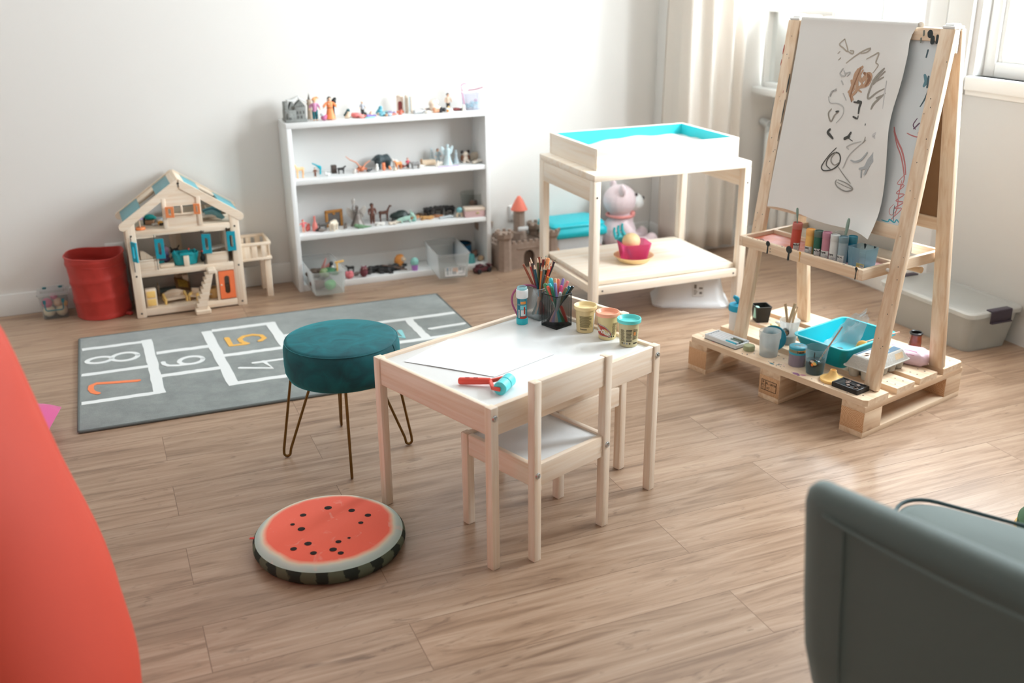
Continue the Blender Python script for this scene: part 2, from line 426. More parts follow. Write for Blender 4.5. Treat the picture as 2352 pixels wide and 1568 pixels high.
# board covering the wall below the near window
struct('trim_4', MB().box(UW - .010, -1.33, 0.125, UW, -2.9, 0.925, .002), mat('wall_board_shaded', (198, 197, 194), 0.6, var=0))  # board greyed so its colour carries the shade below the window
bb = MB().box(LW, BV - .013, 0, 1.957, BV, 0.098, .004)
struct('baseboard_back', bb, TRIM)
struct('baseboard_pier', MB().box(1.957, -0.143, 0, 1.97, BV - .013, 0.098, .004).box(1.957, -0.143, 0, UW, -0.13, 0.098, .004), TRIM)
struct('baseboard_right', MB().box(UW - .013, -0.143, 0, UW, -1.325, 0.098, .004), TRIM)
def outlet(u, z, label, plug):
    o = thing('wall_outlet', label, 'outlet', RW(u, BV, z), WA)
    MB().box(-.041, -.010, -.041, .041, 0, .041, .004).box(-.036, -.013, -.036, .036, -.010, .036, .002).build('cover_plate', mat('outlet_plastic', (238, 238, 236), .35, var=0), o)
    s = MB().lathe([(0, -.002), (.019, -.002), (.021, .004), (.0225, .0045)], 20, 0, T(0, -.013, 0) @ RX(90))
    for sx in (-.0095, .0095): s.cyl((sx, -.0125, 0), (sx, -.0155, 0), .0027, n=10, mi=1)
    s.cyl((0, -.0125, .011), (0, -.022, .011), .0024, n=8, mi=2)
    s.build('socket', [mat('outlet_plastic2', (225, 225, 222), .4, var=0), mat('socket_hole', (60, 50, 45), .6, var=0), mat('chrome', (200, 200, 205), .2, 1, var=0)], o)
    if plug:
        q = thing('power_plug', 'pale grey power plug with its cord in the outlet behind the toy castle', 'plug', RW(u + .006, BV - .0135, z), WA)
        MB().cyl((0, -.003, 0), (0, -.035, -.004), .0185, .013, 16, rim=.004).build('plug_body', mat('plug_grey', (205, 205, 203), .5, var=0), q)
        MB().tube([(0, -.033, -.004), (.006, -.045, -.02), (.012, -.04, -.06), (.014, -.03, -.12), (.016, -.02, -.2)], .0035).build('power_cord', mat('plug_grey', (205, 205, 203)), q)
outlet(-0.771, 0.237, 'white square wall outlet between red hamper and dollhouse', False)
outlet(1.175, 0.222, 'white square wall outlet above the toy castle right of the shelf', True)
# curtain wrapped round the corner of the pier
def curtain():
    pts = [(1.925, 0.02), (1.935, -0.06), (1.93, -0.13), (1.955, -0.185), (2.0, -0.17), (2.045, -0.215), (2.095, -0.18), (2.14, -0.225), (2.185, -0.185), (2.225, -0.215), (2.24, -0.17)]
    # smooth the path
    P = []
    for i in range(len(pts) - 1):
        p0, p1, p2, p3 = (Vector(pts[max(i - 1, 0)]), Vector(pts[i]), Vector(pts[i + 1]), Vector(pts[min(i + 2, len(pts) - 1)]))
        for k in range(6):
            t = k / 6; P.append(0.5 * ((2 * p1) + (p2 - p0) * t + (2 * p0 - 5 * p1 + 4 * p2 - p3) * t * t + (3 * p1 - p0 - 3 * p2 + p3) * t ** 3))
    P.append(Vector(pts[-1]))
    c = Vector((2.08, -0.19)); rows = 26; vs = []; fs = []
    for layer in (0, 1):
        for j in range(rows + 1):
            z = 0.035 + (CE - 0.09) * j / rows; s = 1.0 + 0.05 * math.sin(z * 2.1)
            for i, p in enumerate(P):
                w_ = 0.006 * math.sin(i * 0.9 + z * 3)
                q = c + Vector(((p.x - c.x) * s, p.y - c.y))
                q.y += w_ - (0.004 if layer else 0); vs.append((q.x, min(q.y, .15), z))
    n = len(P); o = (rows + 1) * n
    for L_ in (0, 1):
        for j in range(rows):
            for i in range(n - 1):
                a = L_ * o + j * n + i; f = [a, a + 1, a + n + 1, a + n]; fs.append(f if L_ else f[::-1])
    for i in range(n - 1): fs.append([i, i + 1, o + i + 1, o + i]); a = rows * n + i; fs.append([a, a + 1, o + a + 1, o + a][::-1])
    for j in range(rows):
        a = j * n; fs.append([a, a + n, o + a + n, o + a]); a += n - 1; fs.append([a, a + n, o + a + n, o + a][::-1])
    m, nt, b = _new('linen_curtain'); N, L = nt.nodes, nt.links
    b.inputs['Base Color'].default_value = lin((240, 233, 224)); b.inputs['Roughness'].default_value = .85; b.inputs['Sheen Weight'].default_value = .2
    t = N.new('ShaderNodeBsdfTranslucent'); t.inputs[0].default_value = lin((244, 236, 226)); mx = N.new('ShaderNodeMixShader'); mx.inputs[0].default_value = .35
    L.new(b.outputs[0], mx.inputs[1]); L.new(t.outputs[0], mx.inputs[2]); L.new(mx.outputs[0], N['Material Output'].inputs['Surface'])
    root = thing('window_curtain', 'long cream linen curtain hanging in folds at the room corner', 'curtain', (WO[0], WO[1], 0), WA)
    MB().add(vs, fs).build('curtain_panel', m, root, angle=180)
    MB().cyl((1.84, -.16, CE - .03), (2.46, -.16, CE - .03), .012).build('curtain_rail', mat('chrome', (200, 200, 205)), root)
curtain()
# ================================================================ children's table and its two chairs
TD = 42.55
TB = Frame(-0.0519, 2.2127, TD)          # near corner of the table: u along the long side, v along the short side
def px(mb, bv=.0025): pass
BOLT = mat('steel_bolt', (190, 195, 198), 0.18, 1.0, var=0)
WHITEB = mat('white_board', (238, 240, 240), 0.28, var=0.0)
def bolt(parent, M):
    b = MB().lathe([(0, .0062), (.0025, .0062), (.0025, .0045), (.0035, .0045), (.0072, .0035), (.0085, .0008), (.0085, 0)], 18, 0, M)
    return b.build('bolt', BOLT, parent)
def kids_table():
    t = thing('kids_table', "low pine children's table with a white top, in the middle of the room", 'table', TB(0, 0), TB.a)
    L_, W_, H_, g = .63, .48, .45, .0245
    for x in (0, L_ - g):
        for y in (0, W_ - g):
            MB().box(x, y, 0, x + g, y + g, H_, .0025).build('leg', pine(2), t)
    ah = .078
    for y in (.004, W_ - .020): MB().box(g, y, H_ - ah, L_ - g, y + .016, H_ - .0015, .003).build('apron', pine(0), t)
    for x in (.004, L_ - .020): MB().box(x, g, H_ - ah, x + .016, W_ - g, H_ - .0015, .003).build('apron', pine(1), t)
    MB().box(.018, .018, H_ - .018, L_ - .018, W_ - .018, H_ - .010, .001).build('tabletop', WHITEB, t)
    for x in (g / 2, L_ - g / 2): bolt(t, T(x, 0, H_ - .028) @ RX(90))
    for x in (g / 2, L_ - g / 2): bolt(t, T(x, W_, H_ - .028) @ RX(-90))
    return t
kids_table()
def kids_chair(label, loc, rz):
    """local: backrest along y=0, sitter faces +y"""
    t = thing('kids_chair', label, 'chair', loc, rz, "children's chairs at the table")
    w_, d_, g, sh, H_ = .28, .284, .0245, .275, .50
    for x in (0, w_ - g):
        MB().box(x, 0, 0, x + g, g, H_, .0025).build('back_post', pine(2), t)
        MB().box(x, d_ - g, 0, x + g, d_, sh, .0025).build('leg', pine(2), t)
    MB().box(g, .004, H_ - .083, w_ - g, .020, H_ - .001, .003).build('back_rail', pine(0), t)
    for y in (.004, d_ - .020): MB().box(g, y, sh - .062, w_ - g, y + .016, sh - .001, .003).build('seat_rail', pine(0), t)
    for x in (.004, w_ - .020): MB().box(x, g, sh - .062, x + .016, d_ - g, sh - .001, .003).build('seat_rail', pine(1), t)
    MB().box(.018, .018, sh - .016, w_ - .018, d_ - .018, sh - .008, .001).build('seat', WHITEB, t)
    for x in (g / 2, w_ - g / 2): bolt(t, T(x, 0, sh - .028) @ RX(90))
    return t
kids_chair("small pine child's chair with white seat, pushed under the table's near long side", TB(.102, -.044), TB.a)
kids_chair("small pine child's chair at the table's far end, mostly hidden behind the modelling clay tubs", TB(.663, .145), TB.a + PI / 2)

# ================================================================ velvet stool
def velvet():
    m, nt, b = _new('teal_velvet'); N, L = nt.nodes, nt.links
    tc = N.new('ShaderNodeTexCoord'); no = N.new('ShaderNodeTexNoise'); no.inputs['Scale'].default_value = 14; no.inputs['Detail'].default_value = 5; no.inputs['Distortion'].default_value = 1.2
    L.new(tc.outputs['Object'], no.inputs['Vector'])
    cr = N.new('ShaderNodeValToRGB'); cr.color_ramp.elements[0].position = .3; cr.color_ramp.elements[0].color = lin((0, 66, 74)); cr.color_ramp.elements[1].position = .75; cr.color_ramp.elements[1].color = lin((0, 104, 113))
    L.new(no.outputs['Fac'], cr.inputs[0]); L.new(cr.outputs[0], b.inputs['Base Color'])
    b.inputs['Roughness'].default_value = .75; b.inputs['Sheen Weight'].default_value = .6; b.inputs['Sheen Roughness'].default_value = .35; b.inputs['Sheen Tint'].default_value = lin((40, 190, 200))
    bp = N.new('ShaderNodeBump'); bp.inputs['Strength'].default_value = .25; bp.inputs['Distance'].default_value = .004; L.new(no.outputs['Fac'], bp.inputs['Height']); L.new(bp.outputs['Normal'], b.inputs['Normal'])
    return m
def stool():
    t = thing('velvet_stool', 'round teal velvet stool on four bronze hairpin legs', 'stool', (-.518, 2.895, 0), 0)
    r = .176; z0, z1 = .262, .388
    pr = [(0, z0), (r * .8, z0), (r * .94, z0 + .008), (r * .99, z0 + .028), (r, z0 + .055), (r * .995, z1 - .026), (r * .965, z1 - .009), (r * .945, z1 - .0045), (r * .90, z1 - .0015), (r * .55, z1 + .003), (0, z1 + .004)]
    V = velvet()
    MB().lathe(pr, 64).build('seat_cushion', V, t, angle=70)
    sm = MB().tube([(r * .962 * math.cos(2 * PI * i / 64), r * .962 * math.sin(2 * PI * i / 64), z1 - .008) for i in range(64)], .0022, 6, closed=True)
    sm.tube([(r * math.cos(R(-18)) * k, r * math.sin(R(-18)) * k, z) for k, z in ((.965, z1 - .008), (.995, z1 - .026), (1.0, z0 + .055), (.99, z0 + .028), (.94, z0 + .008))], .0016, 6)
    sm.build('seam_piping', V, t)
    br = mat('bronze_rod', (122, 92, 48), .35, .85, var=.1)
    for a in (-79, 12, 106, 192):
        ca, sa = math.cos(R(a)), math.sin(R(a)); ta = (-sa, ca)
        def P(rad, off, z): return (ca * rad + ta[0] * off, sa * rad + ta[1] * off, z)
        pts = [P(.092, 0, z0 + .004), P(.178, 0, .028)] + [P(.190 + .010 * math.sin(q), 0, .0045 + .011 * (1 - math.cos(q))) for q in [R(x) for x in (-60, -30, 0, 30, 60, 85)]] + [P(.199, 0, .030), P(.158, 0, z0 + .012)]
        MB().tube(pts, .0043, 8).build('hairpin_leg', br, t)
stool()

# ================================================================ bookcase
BK = Frame(-.988, 4.535, 22.7)
SHZ = [.775, .521, .264, .030]
def bookcase():
    t = thing('bookcase', 'low white four-tier bookcase against the back wall', 'bookcase', BK(0, 0), BK.a)
    W_, D_, th = .964, .186, .022
    m = mat('white_laminate', (240, 241, 240), .4, var=0)
    for x in (0, W_ - th): MB().box(x, 0, 0, x + th, D_, .753, .0015).build('side_panel', m, t)
    MB().box(0, 0, .753, W_, D_, .775, .002).build('top_panel', m, t)
    for z in SHZ[1:]: MB().box(th, .004, z - (.022 if z > .1 else .030), W_ - th, D_ - .006, z, .0015).build('shelf', m, t)
    MB().box(th, D_ - .006, 0, W_ - th, D_, .753).build('back_panel', mat('white_backboard', (226, 225, 222), .55, var=0), t)
bookcase()

# ================================================================ sand table (pine) with sand tray
SD = Frame(.33, 3.977, 22.3)
SANDW = wood('knotty_pine_x', (250, 240, 226), (241, 222, 198), 0, .5, .7)
SANDWY = wood('knotty_pine_y', (250, 240, 226), (241, 222, 198), 1, .5, .7)
SANDWZ = wood('knotty_pine_z', (250, 240, 226), (241, 222, 198), 2, .5, .7)
def sand_table():
    t = thing('sand_table', 'tall pine sand play table with a lower shelf, before the curtain', 'table', SD(0, 0), SD.a)
    W_, D_, H_, th = .737, .535, .65, .027; lx, ly = .030, .042
    for x in (0, W_ - lx):
        for y in (0, D_ - ly): MB().box(x, y, 0, x + lx, y + ly, H_ - th, .002).build('leg', SANDWZ, t)
    MB().box(0, 0, H_ - th, W_, D_, H_, .003).build('tabletop', SANDW, t)
    for x in (0.0, W_ - .018): MB().box(x + (0.0005 if x == 0 else 0), ly, H_ - th - .085, x + .018, D_ - ly, H_ - th, .002).build('apron', SANDWY, t)
    MB().box(lx, D_ - .03, H_ - th - .085, W_ - lx, D_ - .012, H_ - th, .002).build('apron', SANDW, t)
    MB().box(lx + .004, .03, .183, W_ - lx - .004, D_ - .01, .203, .002).build('lower_shelf', SANDW, t)
    for y in (.006, D_ - .03): MB().box(lx, y, .150, W_ - lx, y + .02, .184, .002).build('shelf_rail', SANDW, t)
    for x in (.004, W_ - .024): MB().box(x + .002, ly, .150, x + .020, D_ - ly, .184, .002).build('shelf_rail', SANDWY, t)
    sc = mat('screw_dark', (110, 105, 100), .4, .6, var=0)
    for x, z in ((.014, H_ - .09), (W_ - .014, H_ - .09)):
        MB().cyl((x, .0005, z), (x, -.0012, z), .004, n=10).build('screw', sc, t)
    for x in (.05, W_ - .05): MB().cyl((x, .0065, .166), (x, .0045, .166), .004, n=10).build('screw', sc, t)
sand_table()
def sand_tray():
    t = thing('sand_tray', 'shallow pine tray painted turquoise inside, full of white sand', 'tray', SD(.048, .078, .65), SD.a)
    W_, D_, H_, th = .672, .455, .088, .017
    for y in (0, D_ - th): MB().box(0, y, 0, W_, y + th, H_, .0015).build('side_board', SANDW, t)
    for x in (0, W_ - th): MB().box(x, th, 0, x + th, D_ - th, H_, .0015).build('side_board', SANDWY, t)
    tq = mat('turquoise_paint', (52, 205, 214), .5, var=.04, scale=20)
    ln = MB().box(th, th, .004, W_ - th, D_ - th, .008)
    e = .0015
    for a in ((th, th, W_ - th, th + e), (th, D_ - th - e, W_ - th, D_ - th), (th, th, th + e, D_ - th), (W_ - th - e, th, W_ - th, D_ - th)): ln.box(a[0], a[1], .008, a[2], a[3], H_ - .001)
    ln.build('painted_lining', tq, t)
    n, k = 44, 30; vs = []; fs = []
    for j in range(k + 1):
        for i in range(n + 1):
            u, v = i / n, j / k
            z = .040 + .016 * math.exp(-((u - .62) / .26) ** 2) * math.exp(-((v - .55) / .45) ** 2) + .012 * math.exp(-((u - .80) / .09) ** 2 - ((v - .62) / .16) ** 2) + .022 * math.exp(-((u - .10) / .16) ** 2 - ((v - .25) / .3) ** 2) - .014 * math.exp(-((u - .26) / .12) ** 2) + .003 * math.sin(u * 23 + v * 9) * math.sin(v * 17)
            vs.append((th + e + u * (W_ - 2 * th - 2 * e), th + e + v * (D_ - 2 * th - 2 * e), z))
    for j in range(k):
        for i in range(n): a = j * (n + 1) + i; fs.append([a, a + 1, a + n + 2, a + n + 1])
    o = MB().add(vs, fs).build('sand', mat('white_sand', (226, 222, 217), .95, var=.08, scale=900, bump=.4), t, angle=180)
    o['kind'] = 'stuff'
sand_tray()

# ================================================================ rug with hopscotch print
RG = Frame(-1.429, 3.032, 21.4)
def rug():
    t = thing('hopscotch_rug', 'grey low-pile rug printed with a white hopscotch and numbers', 'rug', RG(0, 0), RG.a)
    m, nt, b = _new('grey_pile'); N, L = nt.nodes, nt.links
    tc = N.new('ShaderNodeTexCoord'); n1 = N.new('ShaderNodeTexNoise'); n1.inputs['Scale'].default_value = 9; n1.inputs['Detail'].default_value = 6; n1.inputs['Roughness'].default_value = .7
    n2 = N.new('ShaderNodeTexNoise'); n2.inputs['Scale'].default_value = 500
    L.new(tc.outputs['Object'], n1.inputs['Vector']); L.new(tc.outputs['Object'], n2.inputs['Vector'])
    cr = N.new('ShaderNodeValToRGB'); cr.color_ramp.elements[0].position = .3; cr.color_ramp.elements[0].color = lin((122, 130, 128)); cr.color_ramp.elements[1].position = .7; cr.color_ramp.elements[1].color = lin((152, 160, 157))
    L.new(n1.outputs['Fac'], cr.inputs[0]); L.new(cr.outputs[0], b.inputs['Base Color']); b.inputs['Roughness'].default_value = .95; b.inputs['Sheen Weight'].default_value = .3
    bp = N.new('ShaderNodeBump'); bp.inputs['Strength'].default_value = .5; bp.inputs['Distance'].default_value = .003; L.new(n2.outputs['Fac'], bp.inputs['Height']); L.new(bp.outputs['Normal'], b.inputs['Normal'])
    wh = mat('rug_white', (234, 238, 237), .95, var=.06, scale=300, sheen=.3); ye = mat('rug_yellow', (240, 186, 96), .95, var=.06, scale=300); orr = mat('rug_orange', (250, 140, 92), .95, var=.06, scale=300); tq = mat('rug_aqua', (150, 214, 218), .95, var=.06, scale=300)
    Wd, L_, h = .947, 1.535, .009
    mb = MB().box(0, 0, 0, L_, Wd, h, .003)
    z0, z1, zc = h - .001, h + .0007, [0]
    rr = random.Random(3)
    def line(a, b, w_=.03, mi=1):
        n = 12; P = [(a[0] + (b[0] - a[0]) * i / n + rr.uniform(-.0018, .0018), a[1] + (b[1] - a[1]) * i / n + rr.uniform(-.0018, .0018)) for i in range(n + 1)]
        zc[0] += .00004; mb.stroke(P, [w_ * rr.uniform(.92, 1.08) for _ in P], z0, z1 + zc[0], mi, cap=False)
    # double cell 7/8
    for v in (.238, .515, .802): line((.012, v), (.275, v), .027)
    line((.272, .225), (.258, .822), .040)
    for v in (.395, .648): line((.285, v), (.51, v), .03)               # cell 6
    line((.528, .20), (.494, .832), .040)
    for v in (.217, .517, .828): line((.515, v), (.775, v), .03)
    line((.785, .205), (.757, .84), .040)                                # 4/5
    for v in (.395, .652): line((.785, v), (1.045, v), .03)
    line((1.045, .385), (1.04, .665), .036)
    for v in (.393, .656): line((1.06, v), (1.525, v), .03)
    line((1.318, .395), (1.312, .655), .036)
    W_ = .022
    def num(pts, mi, w_=W_): zc[0] += .00004; mb.stroke(pts, w_, z0, z1 + .0002 + zc[0], mi)
    # digits lie on their side: their top points towards -u
    c8 = [(.168 + .048 * math.cos(t_), .655 + .044 * math.sin(t_)) for t_ in [2 * PI * i / 24 for i in range(25)]]
    num(c8, 1, .018); num([(.075 + .045 * math.cos(t_), .655 + .032 * math.sin(t_)) for t_ in [2 * PI * i / 24 for i in range(25)]], 1, .018)
    num([(.066, .310), (.050, .330), (.042, .360), (.044, .395), (.062, .410), (.12, .396), (.206, .380)], 3, .02)
    num([(.405 + .044 * math.cos(t_), .516 + .04 * math.sin(t_)) for t_ in [2 * PI * i / 24 for i in range(25)]], 1, .018); num([(.400, .476), (.355, .478), (.32, .490), (.305, .512), (.303, .535)], 1, .018)
    num([(.563, .712), (.569, .618), (.632, .616)], 2, .022); num([(.632, .616), (.614, .645), (.610, .680), (.630, .708), (.666, .713), (.698, .692), (.706, .655), (.684, .628)], 2, .020)
    num([(.570, .361), (.685, .311), (.662, .395)], 1, .018); num([(.625, .392), (.740, .390)], 1, .018)
    num([(.865, .46), (.84, .50), (.845, .55), (.885, .565), (.91, .53)], 3, .02); num([(.91, .53), (.92, .57), (.96, .58), (.985, .54), (.975, .48)], 3, .02)
    num([(1.135, .425), (1.11, .46), (1.12, .505), (1.15, .52), (1.18, .50), (1.235, .438), (1.240, .523)], 4, .022)
    num([(1.365, .498), (1.515, .506)], 1, .022)
    mb.build('rug_pile', [m, wh, ye, orr, tq], t)
    bd = MB().tube([(x, y, .0055) for x, y in rrect(.003, .003, L_ - .003, Wd - .003, .006, 3)], .0055, 8, closed=True)
    bd.build('edge_binding', mat('rug_binding', (104, 110, 108), .9, var=.1, scale=400), t)
rug()

# ================================================================ watermelon floor cushion
def melon():
    t = thing('watermelon_cushion', 'flat round floor cushion printed like a sliced watermelon', 'cushion', (-.487, 2.345, 0), 0)
    r, h = .193, .052
    m, nt, b = _new('melon_print'); N, L = nt.nodes, nt.links
    tc = N.new('ShaderNodeTexCoord'); ln = N.new('ShaderNodeVectorMath'); ln.operation = 'LENGTH'
    fl = N.new('ShaderNodeVectorMath'); fl.operation = 'MULTIPLY'; fl.inputs[1].default_value = (1, 1, 0); L.new(tc.outputs['Object'], fl.inputs[0]); L.new(fl.outputs[0], ln.inputs[0])
    no = N.new('ShaderNodeTexNoise'); no.inputs['Scale'].default_value = 12; L.new(tc.outputs['Object'], no.inputs['Vector'])
    ma = N.new('ShaderNodeMath'); ma.operation = 'MULTIPLY_ADD'; ma.inputs[1].default_value = .02; L.new(no.outputs['Fac'], ma.inputs[0]); L.new(ln.outputs['Value'], ma.inputs[2])
    cr = N.new('ShaderNodeValToRGB'); e = cr.color_ramp.elements
    e[0].position = 0; e[0].color = lin((250, 108, 82)); e[1].position = .855; e[1].color = lin((250, 105, 80))
    for p_, c_ in ((.895, (246, 178, 150)), (.925, (226, 218, 196)), (.96, (196, 208, 200)), (1.0, (178, 196, 188))): q = e.new(p_); q.color = lin(c_)
    sc = N.new('ShaderNodeMath'); sc.operation = 'DIVIDE'; sc.inputs[1].default_value = r + .006; L.new(ma.outputs[0], sc.inputs[0]); L.new(sc.outputs[0], cr.inputs[0])
    n2 = N.new('ShaderNodeTexNoise'); n2.inputs['Scale'].default_value = 22; n2.inputs['Detail'].default_value = 6; n2.inputs['Distortion'].default_value = 1.5; L.new(tc.outputs['Object'], n2.inputs['Vector'])
    c2 = N.new('ShaderNodeValToRGB'); c2.color_ramp.elements[0].position = .60; c2.color_ramp.elements[0].color = (0, 0, 0, 1); c2.color_ramp.elements[1].position = .78; c2.color_ramp.elements[1].color = (.55, .55, .55, 1); L.new(n2.outputs['Fac'], c2.inputs[0])
    mx = N.new('ShaderNodeMix'); mx.data_type = 'RGBA'; L.new(c2.outputs[0], mx.inputs['Factor']); L.new(cr.outputs[0], mx.inputs['A']); mx.inputs['B'].default_value = lin((246, 190, 176))
    L.new(mx.outputs['Result'], b.inputs['Base Color']); b.inputs['Roughness'].default_value = .85; b.inputs['Sheen Weight'].default_value = .2
    seed = mat('melon_seed_print', (34, 24, 22), .85, var=0)
    top = MB(); n = 64; rings = 14; vs = [(0, 0, h + .006)]; fs = []
    def ztop(q): return h + .006 - .006 * q ** 2 - .012 * max(0, (q - .86) / .14) ** 2
    for k in range(1, rings + 1):
        q = k / rings
        for i in range(n): vs.append((r * q * math.cos(2 * PI * i / n), r * q * math.sin(2 * PI * i / n), ztop(q)))
    for i in range(n): fs.append([0, 1 + i, 1 + (i + 1) % n])
    for k in range(rings - 1):
        for i in range(n): a = 1 + k * n + i; b_ = 1 + k * n + (i + 1) % n; fs.append([a, a + n, b_ + n, b_])
    top.add(vs, fs)
    sd = [(738, 1178, 1.2), (684, 1193, 1), (797, 1184, 1.05), (839, 1194, 1), (827, 1210, .8), (667, 1212, .7), (692, 1222, 1.15), (719, 1250, 1.1), (690, 1259, 1.0), (738, 1267, 1), (787, 1247, .9), (780, 1261, 1.1), (799, 1267, .9), (809, 1240, .5)]
    for sx, sy, q in sd:
        x = (sx - 754) / 343 * .386; y = -(sy - 1216) / 154 * .386
        # the print follows the gentle dome of the top
        qq = math.hypot(x, y) / r; zt = ztop(qq)
        n_ = 10; top.add([(x, y, zt + .0012)] + [(x + .0088 * q * math.cos(2 * PI * j / n_), y + .0082 * q * math.sin(2 * PI * j / n_), zt + .0008) for j in range(n_)], [[0, j + 1, (j + 1) % n_ + 1] for j in range(n_)], 1)
    top.build('printed_top', [m, seed], t, angle=80)
    g, nt, b = _new('melon_rind'); N, L = nt.nodes, nt.links
    tc = N.new('ShaderNodeTexCoord'); sp = N.new('ShaderNodeSeparateXYZ'); L.new(tc.outputs['Object'], sp.inputs[0])
    at = N.new('ShaderNodeMath'); at.operation = 'ARCTAN2'; L.new(sp.outputs['Y'], at.inputs[0]); L.new(sp.outputs['X'], at.inputs[1])
    mu = N.new('ShaderNodeMath'); mu.operation = 'MULTIPLY_ADD'; mu.inputs[1].default_value = 17; L.new(at.outputs[0], mu.inputs[0])
    no = N.new('ShaderNodeTexNoise'); no.inputs['Scale'].default_value = 40; no.inputs['Detail'].default_value = 4; L.new(tc.outputs['Object'], no.inputs['Vector'])
    m2 = N.new('ShaderNodeMath'); m2.operation = 'MULTIPLY'; m2.inputs[1].default_value = 3.5; L.new(no.outputs['Fac'], m2.inputs[0]); L.new(m2.outputs[0], mu.inputs[2])
    si = N.new('ShaderNodeMath'); si.operation = 'SINE'; L.new(mu.outputs[0], si.inputs[0])
    cr = N.new('ShaderNodeValToRGB'); cr.color_ramp.elements[0].position = .0; cr.color_ramp.elements[0].color = lin((92, 100, 80)); cr.color_ramp.elements[1].position = .25; cr.color_ramp.elements[1].color = lin((34, 44, 36)); L.new(si.outputs[0], cr.inputs[0])
    L.new(cr.outputs[0], b.inputs['Base Color']); b.inputs['Roughness'].default_value = .85
    MB().lathe([(0, 0), (r * .9, 0), (r * 1.0, .006), (r * 1.035, .02), (r * 1.03, .032), (r * 1.0, h - .012)], n).build('rind_side', g, t, angle=80)
    MB().box(-.006, -.004, -.001, .006, .004, .001, .0006, M=T(-r * 1.025, -.03, h - .012)).build('fabric_tag', mat('red_tag', (205, 62, 52), .7, var=0), t)
melon()
# ================================================================ things on the children's table
ZT = .440
def mesh_cup(name, label, u, v, side, h, col, metal, group):
    t = thing(name, label, 'pen holder', TB(u, v, ZT), TB.a, group)
    m = mat('mesh_' + col[0], col[1], .35, metal, var=0)
    s = side
    mb = MB(); nx, nz = 15, 20; wr = .00036
    base = .006
    for f in range(4):
        M = T(s / 2, s / 2, 0) @ RZ(90 * f) @ T(-s / 2, -s / 2, 0)
        # diagonal wires clipped to the face rectangle
        px_, pz_ = s / nx, (h - base) / nz; k = pz_ / px_
        for sg in (1, -1):
            for i in range(-nz, nx + nz + 1):
                x0 = i * px_; pts = []
                # line z = base + sg*k*(x-x0)
                for x in (0, s):
                    z = sg * k * (x - x0)
                    if -1e-9 <= z <= h - base + 1e-9: pts.append((x, z))
                for z in (0, h - base):
                    x = x0 + sg * z / k
                    if 1e-6 < x < s - 1e-6: pts.append((x, z))
                pts = sorted(set((round(a, 6), round(b, 6)) for a, b in pts))
                if len(pts) < 2: continue
                (xa, za), (xb, zb) = pts[0], pts[-1]
                if abs(xa - xb) + abs(za - zb) < 1e-4: continue
                mb.add(
                    [M @ Vector(p) for p in ((xa, 0, base + za - wr), (xa, 0, base + za + wr), (xb, 0, base + zb + wr), (xb, 0, base + zb - wr), (xa, .0006, base + za - wr), (xa, .0006, base + za + wr), (xb, .0006, base + zb + wr), (xb, .0006, base + zb - wr))],
                    [[0, 3, 2, 1], [4, 5, 6, 7], [0, 1, 5, 4], [3, 7, 6, 2], [1, 2, 6, 5], [0, 4, 7, 3]])
    mb.build('wire_mesh', m, t, smooth=False)
    r = .006
    MB().tube([(x, y, h) for x, y in rrect(-.0005, -.0005, s + .0005, s + .0005, r, 4)], .0014, 8, closed=True).build('rim', m, t)
    b = MB(); b.box(0, 0, 0, s, s, .0065, .0015); b.build('base', m, t)
    return t
GREY = ('grey', (132, 138, 138)); BLACK = ('black', (30, 32, 32))
GCU, GCV, GS = .540, .390, .056
BCU, BCV, BS_ = .522, .300, .064
mesh_cup('mesh_pen_cup', 'grey wire mesh cup of coloured pencils behind the black one', GCU, GCV, GS, .098, GREY, .8, None)
mesh_cup('mesh_pen_cup', 'black wire mesh cup full of felt-tip pens on the white table', BCU, BCV, BS_, .100, BLACK, .5, None)
VX = Vector((1, 0, 0)); VY = Vector((0, 1, 0))
def stand(cu, cv, s, tipx, h, depth, basef=-.45):
    """where a pen stands in a cup: foot on the cup floor, tip off to one side"""
    c = TB(cu + s / 2, cv + s / 2, ZT)
    foot = c + VX * max(-s * .42, min(s * .42, basef * tipx)) + VY * max(-s * .25, min(s * .25, -depth * .4)); foot.z = ZT + .012
    tip = c + VX * tipx + VY * depth; tip.z = ZT + h
    return foot, tip
def pencil(label, foot, tip, col, lead, r=.0036, blunt=False):
    L = (tip - foot).length; q = (tip - foot).normalized().to_track_quat('Z', 'Y')
    t = thing('colour_pencil', label, 'pencil', foot, 0, 'coloured pencils in the grey cup'); t.rotation_euler = q.to_euler()
    sh = .0 if blunt else .018
    n = 6
    MB().lathe([(0, 0), (r, 0), (r, L - sh), (0, L - sh)] if blunt else [(0, 0), (r, 0), (r, L - sh), (r * .96, L - sh + .001), (0, L - sh + .001)], n).build('barrel', mat('pencil_%d_%d_%d' % col, col, .35, var=.0), t, angle=20)
    if not blunt:
        MB().lathe([(r * .97, L - sh), (.0012, L - .004), (0, L - .004)], 12).build('wooden_tip', mat('pencil_wood', (236, 206, 176), .6, var=.05), t)
        MB().lathe([(.0013, L - .0042), (.0003, L), (0, L)], 8).build('lead', mat('lead_%d_%d_%d' % lead, lead, .5, var=0), t)
    return t
def pz(cu, cv, s, X, Y, X0): return ((X - X0) / 6350.0, (1245 - Y) / 6280.0)
